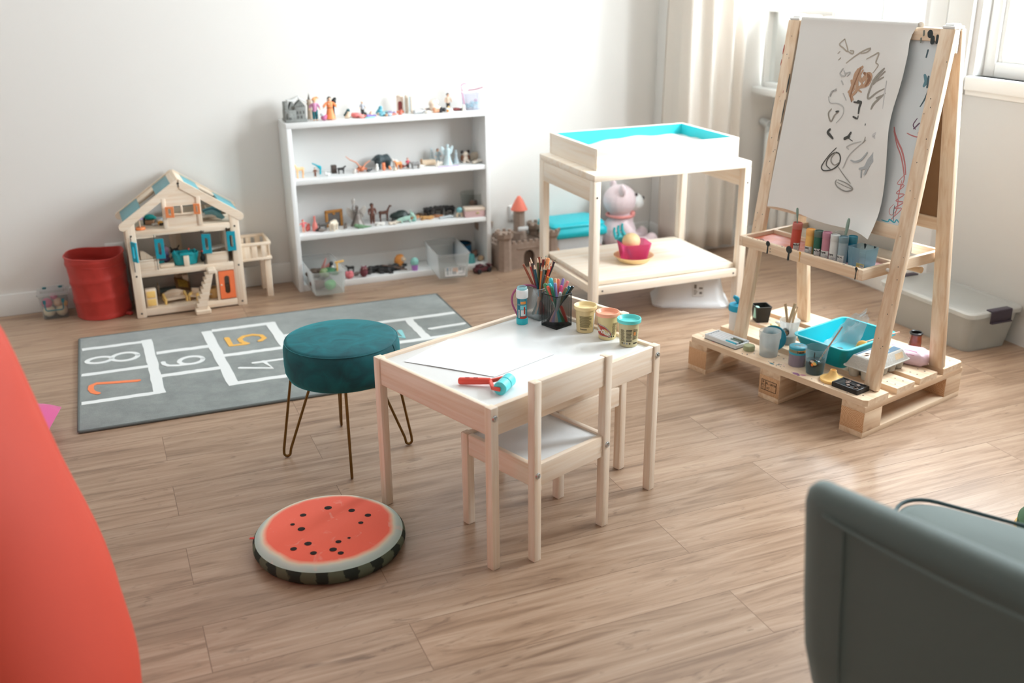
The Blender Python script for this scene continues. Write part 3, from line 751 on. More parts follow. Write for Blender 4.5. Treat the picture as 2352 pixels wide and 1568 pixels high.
PEN = [ # x, y of the tip (enlarged grid), depth, barrel colour, lead, label
 (430, 222, .012, (158, 88, 66), (120, 60, 40), 'rust brown pencil leaning far left out of the grey mesh cup', True),
 (565, 113, .022, (92, 66, 62), (245, 240, 236), 'dark brown pencil with a white point at the left back of the grey cup', False),
 (540, 186, .028, (196, 64, 54), (150, 40, 36), 'red pencil almost hidden behind the dark brown pencil', False),
 (627, 168, -.012, (18, 84, 100), (16, 70, 90), 'dark teal pencil at the front left of the grey mesh cup', False),
 (642, 280, .020, (220, 110, 58), (226, 170, 60), 'short orange pencil behind the teal pencil', False),
 (700, 88, .018, (92, 100, 66), (70, 84, 50), 'olive green pencil standing tall at the back left', False),
 (730, 118, .030, (140, 62, 40), (110, 50, 36), 'rust red pencil just right of the tall olive pencil', True),
 (780, 108, .024, (28, 44, 60), (20, 26, 36), 'navy pencil at the back of the grey mesh cup', False),
 (778, 198, -.014, (246, 140, 78), (240, 120, 60), 'light orange pencil leaning across the front of the grey cup', False),
 (832, 168, -.016, (96, 108, 104), (70, 76, 78), 'slate grey pencil leaning right in front of the others', False),
 (862, 76, .022, (58, 138, 128), (30, 150, 150), 'sea green pencil, the tallest at the back of the grey cup', False),
 (888, 212, .004, (26, 62, 44), (20, 50, 36), 'dark green pencil beside the slate grey pencil', False),
 (838, 404, -.006, (132, 106, 96), (110, 86, 78), 'short taupe pencil with a flat end in the middle of the cup', True),
 (942, 196, .002, (214, 84, 46), (200, 60, 40), 'orange red pencil right of the dark green pencil', False),
 (986, 148, .010, (206, 68, 62), (190, 40, 44), 'bright red pencil leaning right at the back', False),
 (1014, 186, .016, (54, 38, 50), (40, 24, 36), 'flat-ended dark plum pencil at the right of the grey cup', True),
 (1040, 168, .026, (86, 104, 78), (70, 90, 60), 'grey green pencil peeping out behind the plum pencil', False),
 (896, 428, -.012, (206, 140, 60), (40, 34, 30), 'thin yellow ochre pencil with black dots, low in the grey cup', True)]
for X, Y, d, col, lead, lab, bl in PEN:
    a, h = pz(GCU, GCV, GS, X, Y, 738)
    f, t_ = stand(GCU, GCV, GS, a, h, d); pencil(lab, f, t_, col, lead, blunt=bl)
# two odd ones among the pencils
f, t_ = stand(GCU, GCV, GS, (905 - 738) / 6350, (1245 - 116) / 6280, .018)
def marker(label, foot, tip, col, capl=.055, r=.0048, body=None, group='felt-tip pens in the black cup', top=None):
    L = (tip - foot).length; q = (tip - foot).normalized().to_track_quat('Z', 'Y')
    t = thing('felt_tip_pen', label, 'felt-tip pen', foot, 0, group); t.rotation_euler = q.to_euler()
    bc = body or (214, 216, 216)
    MB().lathe([(0, 0), (r * .8, 0), (r * .9, .002), (r * .9, L - capl + .004), (0, L - capl + .004)], 14).build('pen_body', mat('pen_%d_%d_%d' % bc, bc, .35, var=0), t)
    MB().lathe([(r * .92, L - capl), (r * 1.05, L - capl), (r * 1.05, L - capl + .012), (r, L - capl + .014), (r * .96, L - .004), (r * .7, L - .0008), (0, L)], 14).build('cap', mat('cap_%d_%d_%d' % col, col, .3, var=0), t)
    return t
marker('pale orange felt-tip pen among the pencils in the grey cup', f, t_, (250, 168, 110), .10, .0058, (250, 178, 120), None)
f, t_ = stand(GCU, GCV, GS, (812 - 738) / 6350, (1245 - 132) / 6280, .012)
pencil('maroon pencil with a rounded end behind the slate grey pencil', f, t_, (122, 34, 32), (110, 30, 30), .0042, True)
MK = [ # x, y of the cap top, depth, cap, body, label
 (835, 606, .012, (84, 150, 104), (84, 150, 104), 'thick green felt-tip pen at the left of the black cup'),
 (888, 622, -.006, (240, 100, 76), (234, 232, 228), 'orange capped felt-tip pen, second from the left in the black cup'),
 (960, 626, -.012, (40, 120, 86), (60, 110, 90), 'emerald green felt-tip pen at the front of the black cup'),
 (948, 518, .020, (70, 205, 214), (90, 200, 205), 'wide turquoise felt-tip pen standing above the emerald one'),
 (1028, 568, -.004, (138, 140, 190), (230, 230, 236), 'lilac and white felt-tip pen in the middle of the black cup'),
 (1040, 522, .018, (252, 190, 140), (240, 226, 210), 'peach felt-tip pen at the back of the black cup'),
 (1096, 540, .022, (240, 128, 110), (238, 224, 220), 'coral felt-tip pen at the back of the black cup'),
 (1192, 538, .024, (150, 140, 200), (180, 172, 216), 'lavender felt-tip pen, tallest at the back right of the black cup'),
 (1150, 634, .006, (232, 84, 140), (236, 110, 150), 'hot pink felt-tip pen behind the grey capped pen'),
 (1272, 572, .016, (240, 140, 140), (238, 190, 190), 'salmon pink felt-tip pen at the right back of the black cup'),
 (1124, 702, -.026, (178, 186, 190), (200, 204, 206), 'grey capped felt-tip pen leaning over the front rim'),
 (1240, 636, -.016, (112, 116, 84), (150, 152, 130), 'olive felt-tip pen leaning right in the black cup'),
 (1300, 622, -.008, (20, 110, 136), (60, 120, 140), 'petrol blue felt-tip pen leaning right beside the olive one'),
 (1366, 630, -.004, (34, 44, 42), (70, 74, 74), 'black felt-tip pen at the far right of the black cup'),
 (1250, 1062, .004, (206, 70, 56), (206, 70, 56), 'short red felt-tip pen standing low inside the black cup'),
 (920, 590, .004, (66, 190, 200), (90, 200, 205), 'slim turquoise felt-tip pen just before the wide turquoise one')]
for X, Y, d, col, body, lab in MK:
    a, h = (X - 1062) / 6350.0, (1395 - Y) / 6280.0
    f, t_ = stand(BCU, BCV, BS_, a, h, d, -.55)
    if 'short red' in lab: f = TB(BCU + BS_ * .80, BCV + BS_ * .14, ZT + .012); t_ = TB(BCU + BS_ * .58, BCV + BS_ * .30, ZT + .062)
    marker(lab, f, t_, col, .05 if h > .08 else .03, .0062 if 'thick' in lab or 'wide' in lab else .0048, body)

def wrap(r, zc, a0, tilt=0.0, grow=None):
    """bend flat lettering round an upright tin: x runs round, y up"""
    ct, st = math.cos(R(tilt)), math.sin(R(tilt))
    def fn(p):
        x, y = p.x * ct - p.y * st, p.x * st + p.y * ct
        a = R(a0) + x / r; rr = (grow(zc + y) if grow else r) + .0003 + p.z
        return Vector((rr * math.cos(a), rr * math.sin(a), zc + y))
    return fn
def patch(mb, r, z0, z1, a0, a1, mi=0, off=.00025, r1=None):
    """printed area on a round wall"""
    n = max(3, int(abs(a1 - a0) / 8)); vs = []
    for i in range(n + 1):
        a = R(a0 + (a1 - a0) * i / n)
        vs += [((r + off) * math.cos(a), (r + off) * math.sin(a), z0), (((r1 or r) + off) * math.cos(a), ((r1 or r) + off) * math.sin(a), z1)]
    mb.add(vs, [[2 * i, 2 * i + 2, 2 * i + 3, 2 * i + 1] for i in range(n)], mi)
def bubble_tube():
    c = TB(.492, .414, ZT)
    t = thing('bubble_tube', 'small blue bubble tube with white cap beside the mesh cups', 'bubble tube', c, 0)
    r = .0148
    tq = mat('tube_turquoise', (36, 190, 204), .35, var=0); wh = mat('tube_white', (238, 240, 240), .35, var=0)
    MB().lathe([(0, 0), (r * 1.1, 0), (r * 1.16, .001), (r * 1.16, .0175), (r * 1.1, .0185), (0, .0185)], 28).build('bottom_cap', tq, t)
    MB().lathe([(r, .018), (r, .0815), (0, .0815)], 28).build('tube_body', mat('tube_blue', (24, 120, 140), .35, var=0), t)
    MB().lathe([(r * 1.02, .080), (r * 1.2, .082), (r * 1.2, .104), (r * 1.1, .106), (0, .106)], 28).build('screw_cap', wh, t)
    MB().lathe([(0, .106), (r * 1.0, .106), (r * 1.02, .1125), (r * .9, .1145), (r * .8, .1135), (r * .78, .1085), (0, .108)], 28).build('clear_top', clear('clear_aqua', (190, 232, 236), .35, .1, .3), t)
    lb = MB(); A = -90
    patch(lb, r, .020, .080, A - 25, A + 62, 0)
    patch(lb, r, .048, .060, A - 20, A + 55, 1, .0004); patch(lb, r, .064, .072, A - 18, A + 45, 2, .0005); patch(lb, r, .028, .046, A - 14, A + 40, 3, .0005); patch(lb, r, .033, .055, A + 18, A + 36, 4, .0006); patch(lb, r, .019, .026, A - 24, A + 62, 4, .0006)
    patch(lb, r, .022, .046, A - 50, A - 28, 3, .0004)
    for i in range(9): patch(lb, r, .024 + i * .0023, .025 + i * .0023, A - 48, A - 30, 5, .0006)
    lb.text('CE', .006, fn=wrap(r + .0004, .062, A - 42), mi=3, depth=.0002)
    lb.build('printed_label', [mat('lbl_teal', (60, 140, 156), .4, var=0), mat('lbl_sky', (126, 206, 216), .4, var=0), mat('lbl_gold', (232, 150, 66), .4, var=.1), mat('lbl_white', (226, 232, 232), .4, var=.1), mat('lbl_red', (186, 66, 48), .4, var=.1), mat('lbl_ink', (60, 60, 62), .5, var=0)], t)
    h = thing('plastic_loop', 'dusky pink plastic loop tucked behind the bubble tube', 'plastic loop', TB(.52, .424, ZT), 0)
    P = [(.035, .03, .092), (.018, .026, .100), (0, .02, .1035), (-.020, .014, .100), (-.036, .009, .088), (-.0435, .006, .070), (-.042, .004, .050), (-.034, .003, .030), (-.022, .003, .0045)]
    MB().tube(_smooth(P), .0033, 10).build('loop', mat('dusky_pink', (176, 92, 130), .45, var=0), h)
def _smooth(P, k=5):
    P = [Vector(p) for p in P]; out = []
    for i in range(len(P) - 1):
        p0, p1, p2, p3 = P[max(i - 1, 0)], P[i], P[i + 1], P[min(i + 2, len(P) - 1)]
        for j in range(k):
            t = j / k; out.append(0.5 * ((2 * p1) + (p2 - p0) * t + (2 * p0 - 5 * p1 + 4 * p2 - p3) * t * t + (3 * p1 - p0 - 3 * p2 + p3) * t ** 3))
    out.append(P[-1]); return out
bubble_tube()
def clay_tub(u, v, label, lid, body, kind):
    t = thing('clay_tub', label, 'tub', TB(u, v, ZT), 0, 'modelling clay tubs on the table')
    rb, rt, h = .0245, .0285, .070
    def rad(z): return rb + (rt - rb) * z / h
    MB().lathe([(0, .0015), (rb - .003, .0015), (rb - .002, 0), (rb, .0015), (rt, h), (rt + .002, h + .002), (rt - .002, h - .003), (0, h - .003)], 40).build('tub_body', mat('tub_%s' % kind, body, .4, var=.05, scale=60), t)
    L = mat('lid_%s' % kind, lid, .35, var=0)
    MB().lathe([(rt + .0022, h), (rt + .0048, h), (rt + .0052, h + .0008), (rt + .0052, h + .0085), (rt + .0046, h + .0098), (rt + .0026, h + .010), (rt + .0012, h + .009), (rt - .0015, h + .002), (rt - .003, h + .0005), (.0105, h + .0005), (.0095, h + .001), (0, h + .001)], 48).build('lid', L, t)
    lb = MB(); A = -90; ink = mat('ink_brown', (92, 78, 50), .6, var=0); inkd = mat('ink_dark', (62, 58, 46), .6, var=0)
    rr = random.Random(len(kind))
    def block(a0, a1, z0, z1, n, mi=0):
        for i in range(n):
            z = z0 + (z1 - z0) * i / n; patch(lb, rad(z), z, z + (z1 - z0) / n * .55, a0 + rr.uniform(0, 3), a1 - rr.uniform(0, (a1 - a0) * .25), mi, .0003, rad(z + .001))
    if kind == 'cream':
        patch(lb, rad(.018), .018, .054, A - 42, A + 46, 3, .0002, rad(.054))
        block(A - 40, A + 40, .019, .053, 15, 0); block(A - 40, A + 22, .0105, .0155, 2, 1); patch(lb, rad(.006), .004, .058, A + 62, A + 84, 2, .0004, rad(.058))
    elif kind == 'peach':
        block(A + 24, A + 58, .016, .052, 13, 0); block(A + 62, A + 85, .02, .05, 10, 0)
        for i, a in enumerate((A + 2, A + 18, A + 34)): patch(lb, rad(.009), .009, .0135, a, a + 9, 1, .0003, rad(.0135))
        fn = wrap(.0262, .0285, A - 46, -22, rad)
        def cloud(k, z): return [Vector((x * k, y * k, z)) for x, y in [(.026 * math.cos(q) * (1 + .06 * math.cos(3 * q)), .0125 * math.sin(q) * (1 + .12 * math.cos(4 * q + .6))) for q in [2 * PI * i / 40 for i in range(40)]]]
        for k, z, mi in ((1.26, .0003, 4), (1.19, .0005, 5), (1.12, .0007, 6)):
            lb.add([fn(Vector((0, 0, z)))] + [fn(p) for p in cloud(k, z)], [[0, i + 1, (i + 1) % 40 + 1] for i in range(40)], mi)
        def fn2(p): return fn(Vector((p.x, p.y, p.z + .0011)))
        lb.text('Play-Doh', .0152, fn=fn2, mi=5, depth=.0002, bold=.0005)
    else:
        block(A - 62, A - 30, .018, .053, 14, 0); block(A - 24, A + 14, .018, .055, 10, 1); block(A + 18, A + 56, .024, .055, 11, 0); patch(lb, rad(.036), .036, .046, A + 24, A + 38, 7, .0004, rad(.046))
        for a, mi in ((A - 55, 0), (A - 40, 8), (A - 22, 8), (A - 4, 0)): patch(lb, rad(.010), .0095, .0150, a, a + 10, mi, .0003, rad(.015))
        patch(lb, rad(.010), .010, .0145, A + 24, A + 58, 1, .0003, rad(.0145))
    lb.build('printed_label', [ink, inkd, mat('sticker_white', (226, 228, 228), .5, var=0), mat('label_ochre', (196, 178, 124), .5, var=.08), mat('logo_grey', (120, 124, 122), .5, var=0), mat('logo_white', (240, 238, 234), .5, var=0), mat('logo_red', (176, 66, 50), .5, var=.05), mat('patch_orange', (232, 150, 80), .5, var=.1), mat('icon_grey', (140, 142, 146), .5, var=0)], t)
clay_tub(.579, .240, 'cream modelling clay tub with a yellow cream lid, leftmost of the three', (240, 216, 160), (222, 200, 148), 'cream')
clay_tub(.583, .157, 'cream modelling clay tub with a peach lid and red logo, middle of three', (252, 178, 146), (224, 206, 152), 'peach')
clay_tub(.584, .078, 'cream modelling clay tub with a turquoise lid, nearest the table corner', (104, 220, 216), (204, 192, 150), 'aqua')
def paper():
    a, b, c_, d = TB(.252, .462), TB(.380, .168), TB(.155, .160), TB(.050, .410)
    n = 14; vs = []; fs = []
    o0 = TB(.21, .30)
    for lay in (0, 1):
        for j in range(n + 1):
            for i in range(n + 1):
                p = a.lerp(b, i / n).lerp(d.lerp(c_, i / n), j / n)
                lift = .0015 * max(0, (j / n - .55) / .45) ** 2 * (.3 + math.sin(PI * i / n)) + .0008
                vs.append((p.x - o0.x, p.y - o0.y, lift + (0 if lay == 0 else .0003)))
    k = (n + 1) ** 2
    for lay in (0, 1):
        for j in range(n):
            for i in range(n):
                q = lay * k + j * (n + 1) + i; f = [q, q + 1, q + n + 2, q + n + 1]; fs.append(f if lay == 0 else f[::-1])
    o = MB().add(vs, fs).build('drawing_paper', mat('paper_white', (246, 248, 249), .7, var=0), loc=(o0.x, o0.y, ZT), angle=180)
    tag(o, 'blank white sheet of drawing paper lying on the table', 'paper')
paper()
def roller():
    t = thing('paint_roller', 'toy paint roller with red handle and turquoise roll lying on the table', 'paint roller', TB(.10, .13, ZT), 0)
    h0 = TB(.057, .188, 0) - TB(.10, .13, 0); h1 = TB(.108, .124, 0) - TB(.10, .13, 0)
    rn = TB(.086, .064, 0) - TB(.10, .13, 0); rf = TB(.146, .092, 0) - TB(.10, .13, 0)
    red = mat('roller_red', (232, 82, 66), .35, var=0); tq = mat('roller_turquoise', (90, 214, 220), .4, var=0)
    ax = (rf - rn).normalized(); rr = .0175; zc = rr + .0005
    a, b = rn + Vector((0, 0, zc)), rf + Vector((0, 0, zc))
    mb = MB()
    A = Vector((h0.x, h0.y, .0105)); B = Vector((h1.x, h1.y, .0145))
    mb.tube([A, A + (B - A) * .02, A + (B - A) * .05, A.lerp(B, .3), A.lerp(B, .7), B], [.006, .0082, .0092, .0095, .009, .0085], 16)
    mb.build('handle', red, t)
    sl = MB(); dh = (B - A)
    for f in (.22, .48): 
        p = A + dh * f; q = A + dh * (f + .14); sl.beam(p + Vector((0, 0, .0078)), q + Vector((0, 0, .0078)), .005, .004, .0008)
    sl.build('grip_slots', mat('roller_dark_red', (176, 52, 44), .5, var=0), t)
    fk = MB()
    mid = (a + b) / 2
    side = (B - mid); side.z = 0
    n1 = a - ax * .003; n2 = b + ax * .003
    fk.beam(B, n1 + (B - mid) * .42, .009, .010, .002); fk.beam(n1 + (B - mid) * .46, n1 - (B - mid).normalized() * .004, .0055, .011, .0025)
    fk.beam(B, n2 + (B - mid) * .42, .007, .010, .002); fk.beam(n2 + (B - mid) * .46, n2 - (B - mid).normalized() * .004, .0055, .011, .0025)
    fk.cyl(n1, n2, .003, n=10)
    fk.build('fork', red, t)
    MB().cyl(a, a + (b - a) * .52, rr, n=28, rim=.002).cyl(a + (b - a) * .53, b, rr, n=28, rim=.002).build('roll', tq, t)
roller()

# ================================================================ things on the sand table's lower shelf
def bucket_set():
    Z = .203
    pc = SD(.320, .235, Z)
    o = MB().lathe([(0, 0), (.058, 0), (.066, .004), (.080, .022), (.088, .027), (.0885, .029), (.079, .0255), (.064, .008), (.056, .0035), (0, .0035)], 44).build('toy_plate', mat('toy_yellow', (253, 222, 164), .4, var=0), loc=pc)
    tag(o, 'yellow plastic toy plate under the pink bucket on the lower shelf', 'plate')
    t = thing('toy_bucket', 'translucent pink sand bucket standing on the yellow toy plate', 'bucket', pc + Vector((.0, 0, .0037)), SD.a - .15)
    n = 8; lp = lambda s, z, k=0: [(x, y, z) for x, y in rrect(-s, -s * .9, s, s * .9, .022, n)]
    mb = MB(); loft(mb, [lp(.050, 0), lp(.065, .080), lp(.066, .0825), lp(.064, .083), lp(.0628, .080), lp(.048, .003)])
    mb.build('bucket_wall', clear('bucket_pink', (238, 120, 176), .45, .25, .7), t, angle=60)
    bs = MB().ell((0, 0, 0), (.040, .035, .036), 26)
    b = bs.build('toy_ball', mat('toy_ball_yellow', (254, 222, 170), .45, var=0), loc=pc + Vector((-.014, -.008, .0037 + .088)))
    tag(b, 'pale yellow plastic toy ball resting on top of the pink bucket', 'ball')
    # hand rake: three curved tines
    rk = thing('toy_rake', 'turquoise toy hand rake with three tines leaning in the pink bucket', 'rake', pc + Vector((-.018, .022, .008)), 0)
    m = mat('rake_turquoise', (66, 196, 208), .4, var=0)
    MB().tube([(.01, 0, 0), (-.010, .004, .04), (-.026, .006, .075)], [.007, .0075, .009], 10).build('rake_handle', m, rk)
    hb = MB(); hb.tube([(-.02, .004, .066), (-.034, .006, .085), (-.05, .006, .098)], [.009, .017, .02], 12, flat=.6)
    for i, (dx, dz) in enumerate(((-.030, .030), (-.006, .040), (.018, .052))):
        p = Vector((-.055 + i * .017, .006, .092 + i * .009))
        hb.tube([p + Vector((0, 0, -.008)), p + Vector((-.010, .0, .012)), p + Vector((-.013, 0, .030)), p + Vector((-.012, -.002, .046))], [.0085, .0072, .0062, .005], 10)
    fuse(hb, .0028, 'rake_head', m, rk, 2)
bucket_set()
def step_stool():
    t = thing('step_stool', 'white plastic step stool under the sand table', 'step stool', (.800, 4.372, 0), R(-4))
    m = mat('white_plastic', (232, 234, 236), .4, var=0)
    def lp(sx, sy, z, yb=0): return [(x, y, z) for x, y in rrect(-sx, -sy + yb, sx, sy + yb, .045, 6)]
    mb = MB(); loft(mb, [lp(.168, .112, 0), lp(.170, .114, .010), lp(.160, .105, .022), lp(.150, .096, .034), lp(.128, .080, .125), lp(.124, .077, .135), lp(.115, .068, .1385)])
    mb.build('stool_shell', m, t, angle=50)
    st = MB().box(-.115, -.072, .1382, .115, .072, .1395, .0005); st.build('tread', mat('tread_grey', (214, 216, 218), .6, var=0), t)
    lb = MB(); M = T(.03, -.0905, .080) @ RX(80)
    lb.box(-.024, -.030, -.0002, .024, .030, .0004, 0, 0, M)
    for i, (a, b) in enumerate(((-.020, .008), (-.010, .014), (.0, .006), (.010, .016))): lb.box(a - .001 if 0 else -.021, -.022 + i * .006, .0004, -.021 + .012 + (i % 3) * .003, -.019 + i * .006, .0006, 0, 1, M)
    lb.box(.004, -.02, .0004, .016, -.010, .0006, 0, 1, M); lb.box(.002, .002, .0004, .018, .010, .0006, 0, 1, M); lb.box(-.02, .004, .0004, -.008, .022, .0006, 0, 1, M)
    lb.build('sticker', [mat('sticker_white', (226, 228, 228), .5), mat('sticker_print', (120, 116, 112), .6, var=0)], t)
step_stool()
# ================================================================ pallet
PL = Frame(1.122, 2.953, 36.8)
PZ = .130
PALX = wood('pallet_x', (236, 210, 180), (210, 172, 136), 0, .7, .6)
PALY = wood('pallet_y', (240, 216, 188), (218, 184, 150), 1, .7, .6)
def end_grain():
    m, nt, b = _new('pallet_end_grain'); N, L = nt.nodes, nt.links
    tc = N.new('ShaderNodeTexCoord'); mp = N.new('ShaderNodeMapping'); mp.inputs['Location'].default_value = (0, -.03, -.055); L.new(tc.outputs['Object'], mp.inputs['Vector'])
    wv = N.new('ShaderNodeTexWave'); wv.wave_type = 'RINGS'; wv.rings_direction = 'X'; wv.inputs['Scale'].default_value = 60; wv.inputs['Distortion'].default_value = 3; wv.inputs['Detail'].default_value = 3; wv.inputs['Detail Scale'].default_value = 2
    L.new(mp.outputs[0], wv.inputs['Vector'])
    cr = N.new('ShaderNodeValToRGB'); cr.color_ramp.elements[0].color = lin((196, 140, 96)); cr.color_ramp.elements[1].color = lin((228, 190, 150)); L.new(wv.outputs['Fac'], cr.inputs[0])
    L.new(cr.outputs[0], b.inputs['Base Color']); b.inputs['Roughness'].default_value = .75; return m
PEND = end_grain()
def pallet():
    t = thing('half_pallet', 'half-size pine pallet on the floor carrying the easel', 'pallet', PL(0, 0), PL.a)
    U, V = .560, .765; bt = .021
    def board(u0, u1, name, z, v0=0, v1=V, ch=.012):
        poly = [(u0, v0 + (ch if u0 < .01 else 0)), (u0 + (ch if u0 < .01 else 0), v0), (u1 - (ch if u1 > U - .01 else 0), v0), (u1, v0 + (ch if u1 > U - .01 else 0)), (u1, v1 - (ch if u1 > U - .01 else 0)), (u1 - (ch if u1 > U - .01 else 0), v1), (u0 + (ch if u0 < .01 else 0), v1), (u0, v1 - (ch if u0 < .01 else 0))]
        q = []
        for p in poly:
            if not q or (abs(p[0] - q[-1][0]) + abs(p[1] - q[-1][1])) > 1e-6: q.append(p)
        return MB().prism(q, z, z + bt)
    nl = mat('nail_head', (120, 100, 84), .5, .3, var=0)
    for i, (u0, u1) in enumerate(((0, .122), (.168, .268), (.300, .400), (.438, U))):
        b = board(u0, u1, 'deck_board', PZ - bt).build('deck_board', PALY, t, smooth=False)
        nb = MB()
        for v in (.03, .062, .37, .40, V - .062, V - .03):
            for f in (.28, .72): nb.cyl((u0 + (u1 - u0) * f, v + .006 * math.sin(u0 * 90 + v * 40), PZ - .0004), (u0 + (u1 - u0) * f, v + .006 * math.sin(u0 * 90 + v * 40), PZ + .0004), .0032, n=8)
        nb.build('nail_heads', nl, b)
    bw = .088
    for v in (0, V / 2 - bw / 2, V - bw):
        MB().box(0, v, PZ - 2 * bt, U, v + bw, PZ - bt, .0008).build('stringer_board', PALX, t)
        MB().box(0, v, 0, U, v + bw, .019, .0008).build('runner_board', PALX, t)
        for u in (0, U - .095):
            k = MB().box(u, v, .019, u + .095, v + bw, PZ - 2 * bt, .0008)
            o = k.build('block', [PALX, PEND], t)
            for p in o.data.polygons:
                if abs(p.normal.x) > .9: p.material_index = 1
    st = MB(); M = T(-.0006, V / 2 + .034, .053) @ RZ(-90) @ RX(90)
    ink = mat('stamp_ink', (44, 36, 30), .7, var=0)
    def fr(x0, y0, x1, y1, w_=.0016):
        for a in ((x0, y0, x1, y0 + w_), (x0, y1 - w_, x1, y1), (x0, y0, x0 + w_, y1), (x1 - w_, y0, x1, y1)): st.box(a[0], a[1], 0, a[2], a[3], .0004, 0, 0, M)
    fr(0, -.018, .066, .020); st.box(.018, -.018, 0, .0196, .020, .0004, 0, 0, M)
    st.text('PL -18738', .0105, M @ T(.042, .008, .0002), .0003); st.text('HT', .0105, M @ T(.031, -.008, .0002), .0003)
    st.text('IP', .010, M @ T(.009, .011, .0002), .0003); st.text('PC', .010, M @ T(.009, .0, .0002), .0003); st.text('Y', .010, M @ T(.009, -.011, .0002), .0003)
    st.build('ink_stamp', ink, t)
    sp = MB(); rr = random.Random(11)
    cols = [(52, 120, 130), (60, 60, 64), (214, 150, 168), (240, 170, 150), (160, 110, 150)]
    def splat(u, v, r, mi, e=1.0): sp.lathe([(0, .0005), (r, .0001)], 12, mi, T(u, v, PZ) @ RZ(rr.uniform(0, 180)) @ SC(1, e, 1))
    for u, v, r, mi, e in ((.02, .395, .011, 0, .5), (.028, .375, .006, 0, .4), (.036, .368, .004, 1, .6), (.016, .372, .0025, 1, 1), (.02, .357, .003, 1, .7), (.03, .35, .0025, 1, 1), (.04, .36, .003, 2, 1), (.012, .285, .014, 4, .6), (.02, .262, .010, 2, .7), (.006, .27, .006, 4, .6), (.03, .20, .006, 2, .5), (.02, .665, .009, 3, .6), (.03, .64, .006, 3, .6), (.012, .52, .002, 1, 3), (.02, .505, .0022, 1, 3), (.045, .495, .003, 1, 1), (.025, .058, .003, 1, 1), (.012, .08, .004, 1, .5), (.055, .215, .004, 1, .6), (.10, .43, .004, 1, .7), (.30, .69, .005, 2, .7)): splat(u, v, r, mi, e)
    for i in range(26): splat(rr.uniform(.005, .06), rr.uniform(.04, .72), rr.uniform(.0008, .0022), rr.choice((0, 1, 1, 4)))
    sp.build('paint_splashes', [mat('splash_%d' % i, c, .5, var=0) for i, c in enumerate(cols)], t)
pallet()

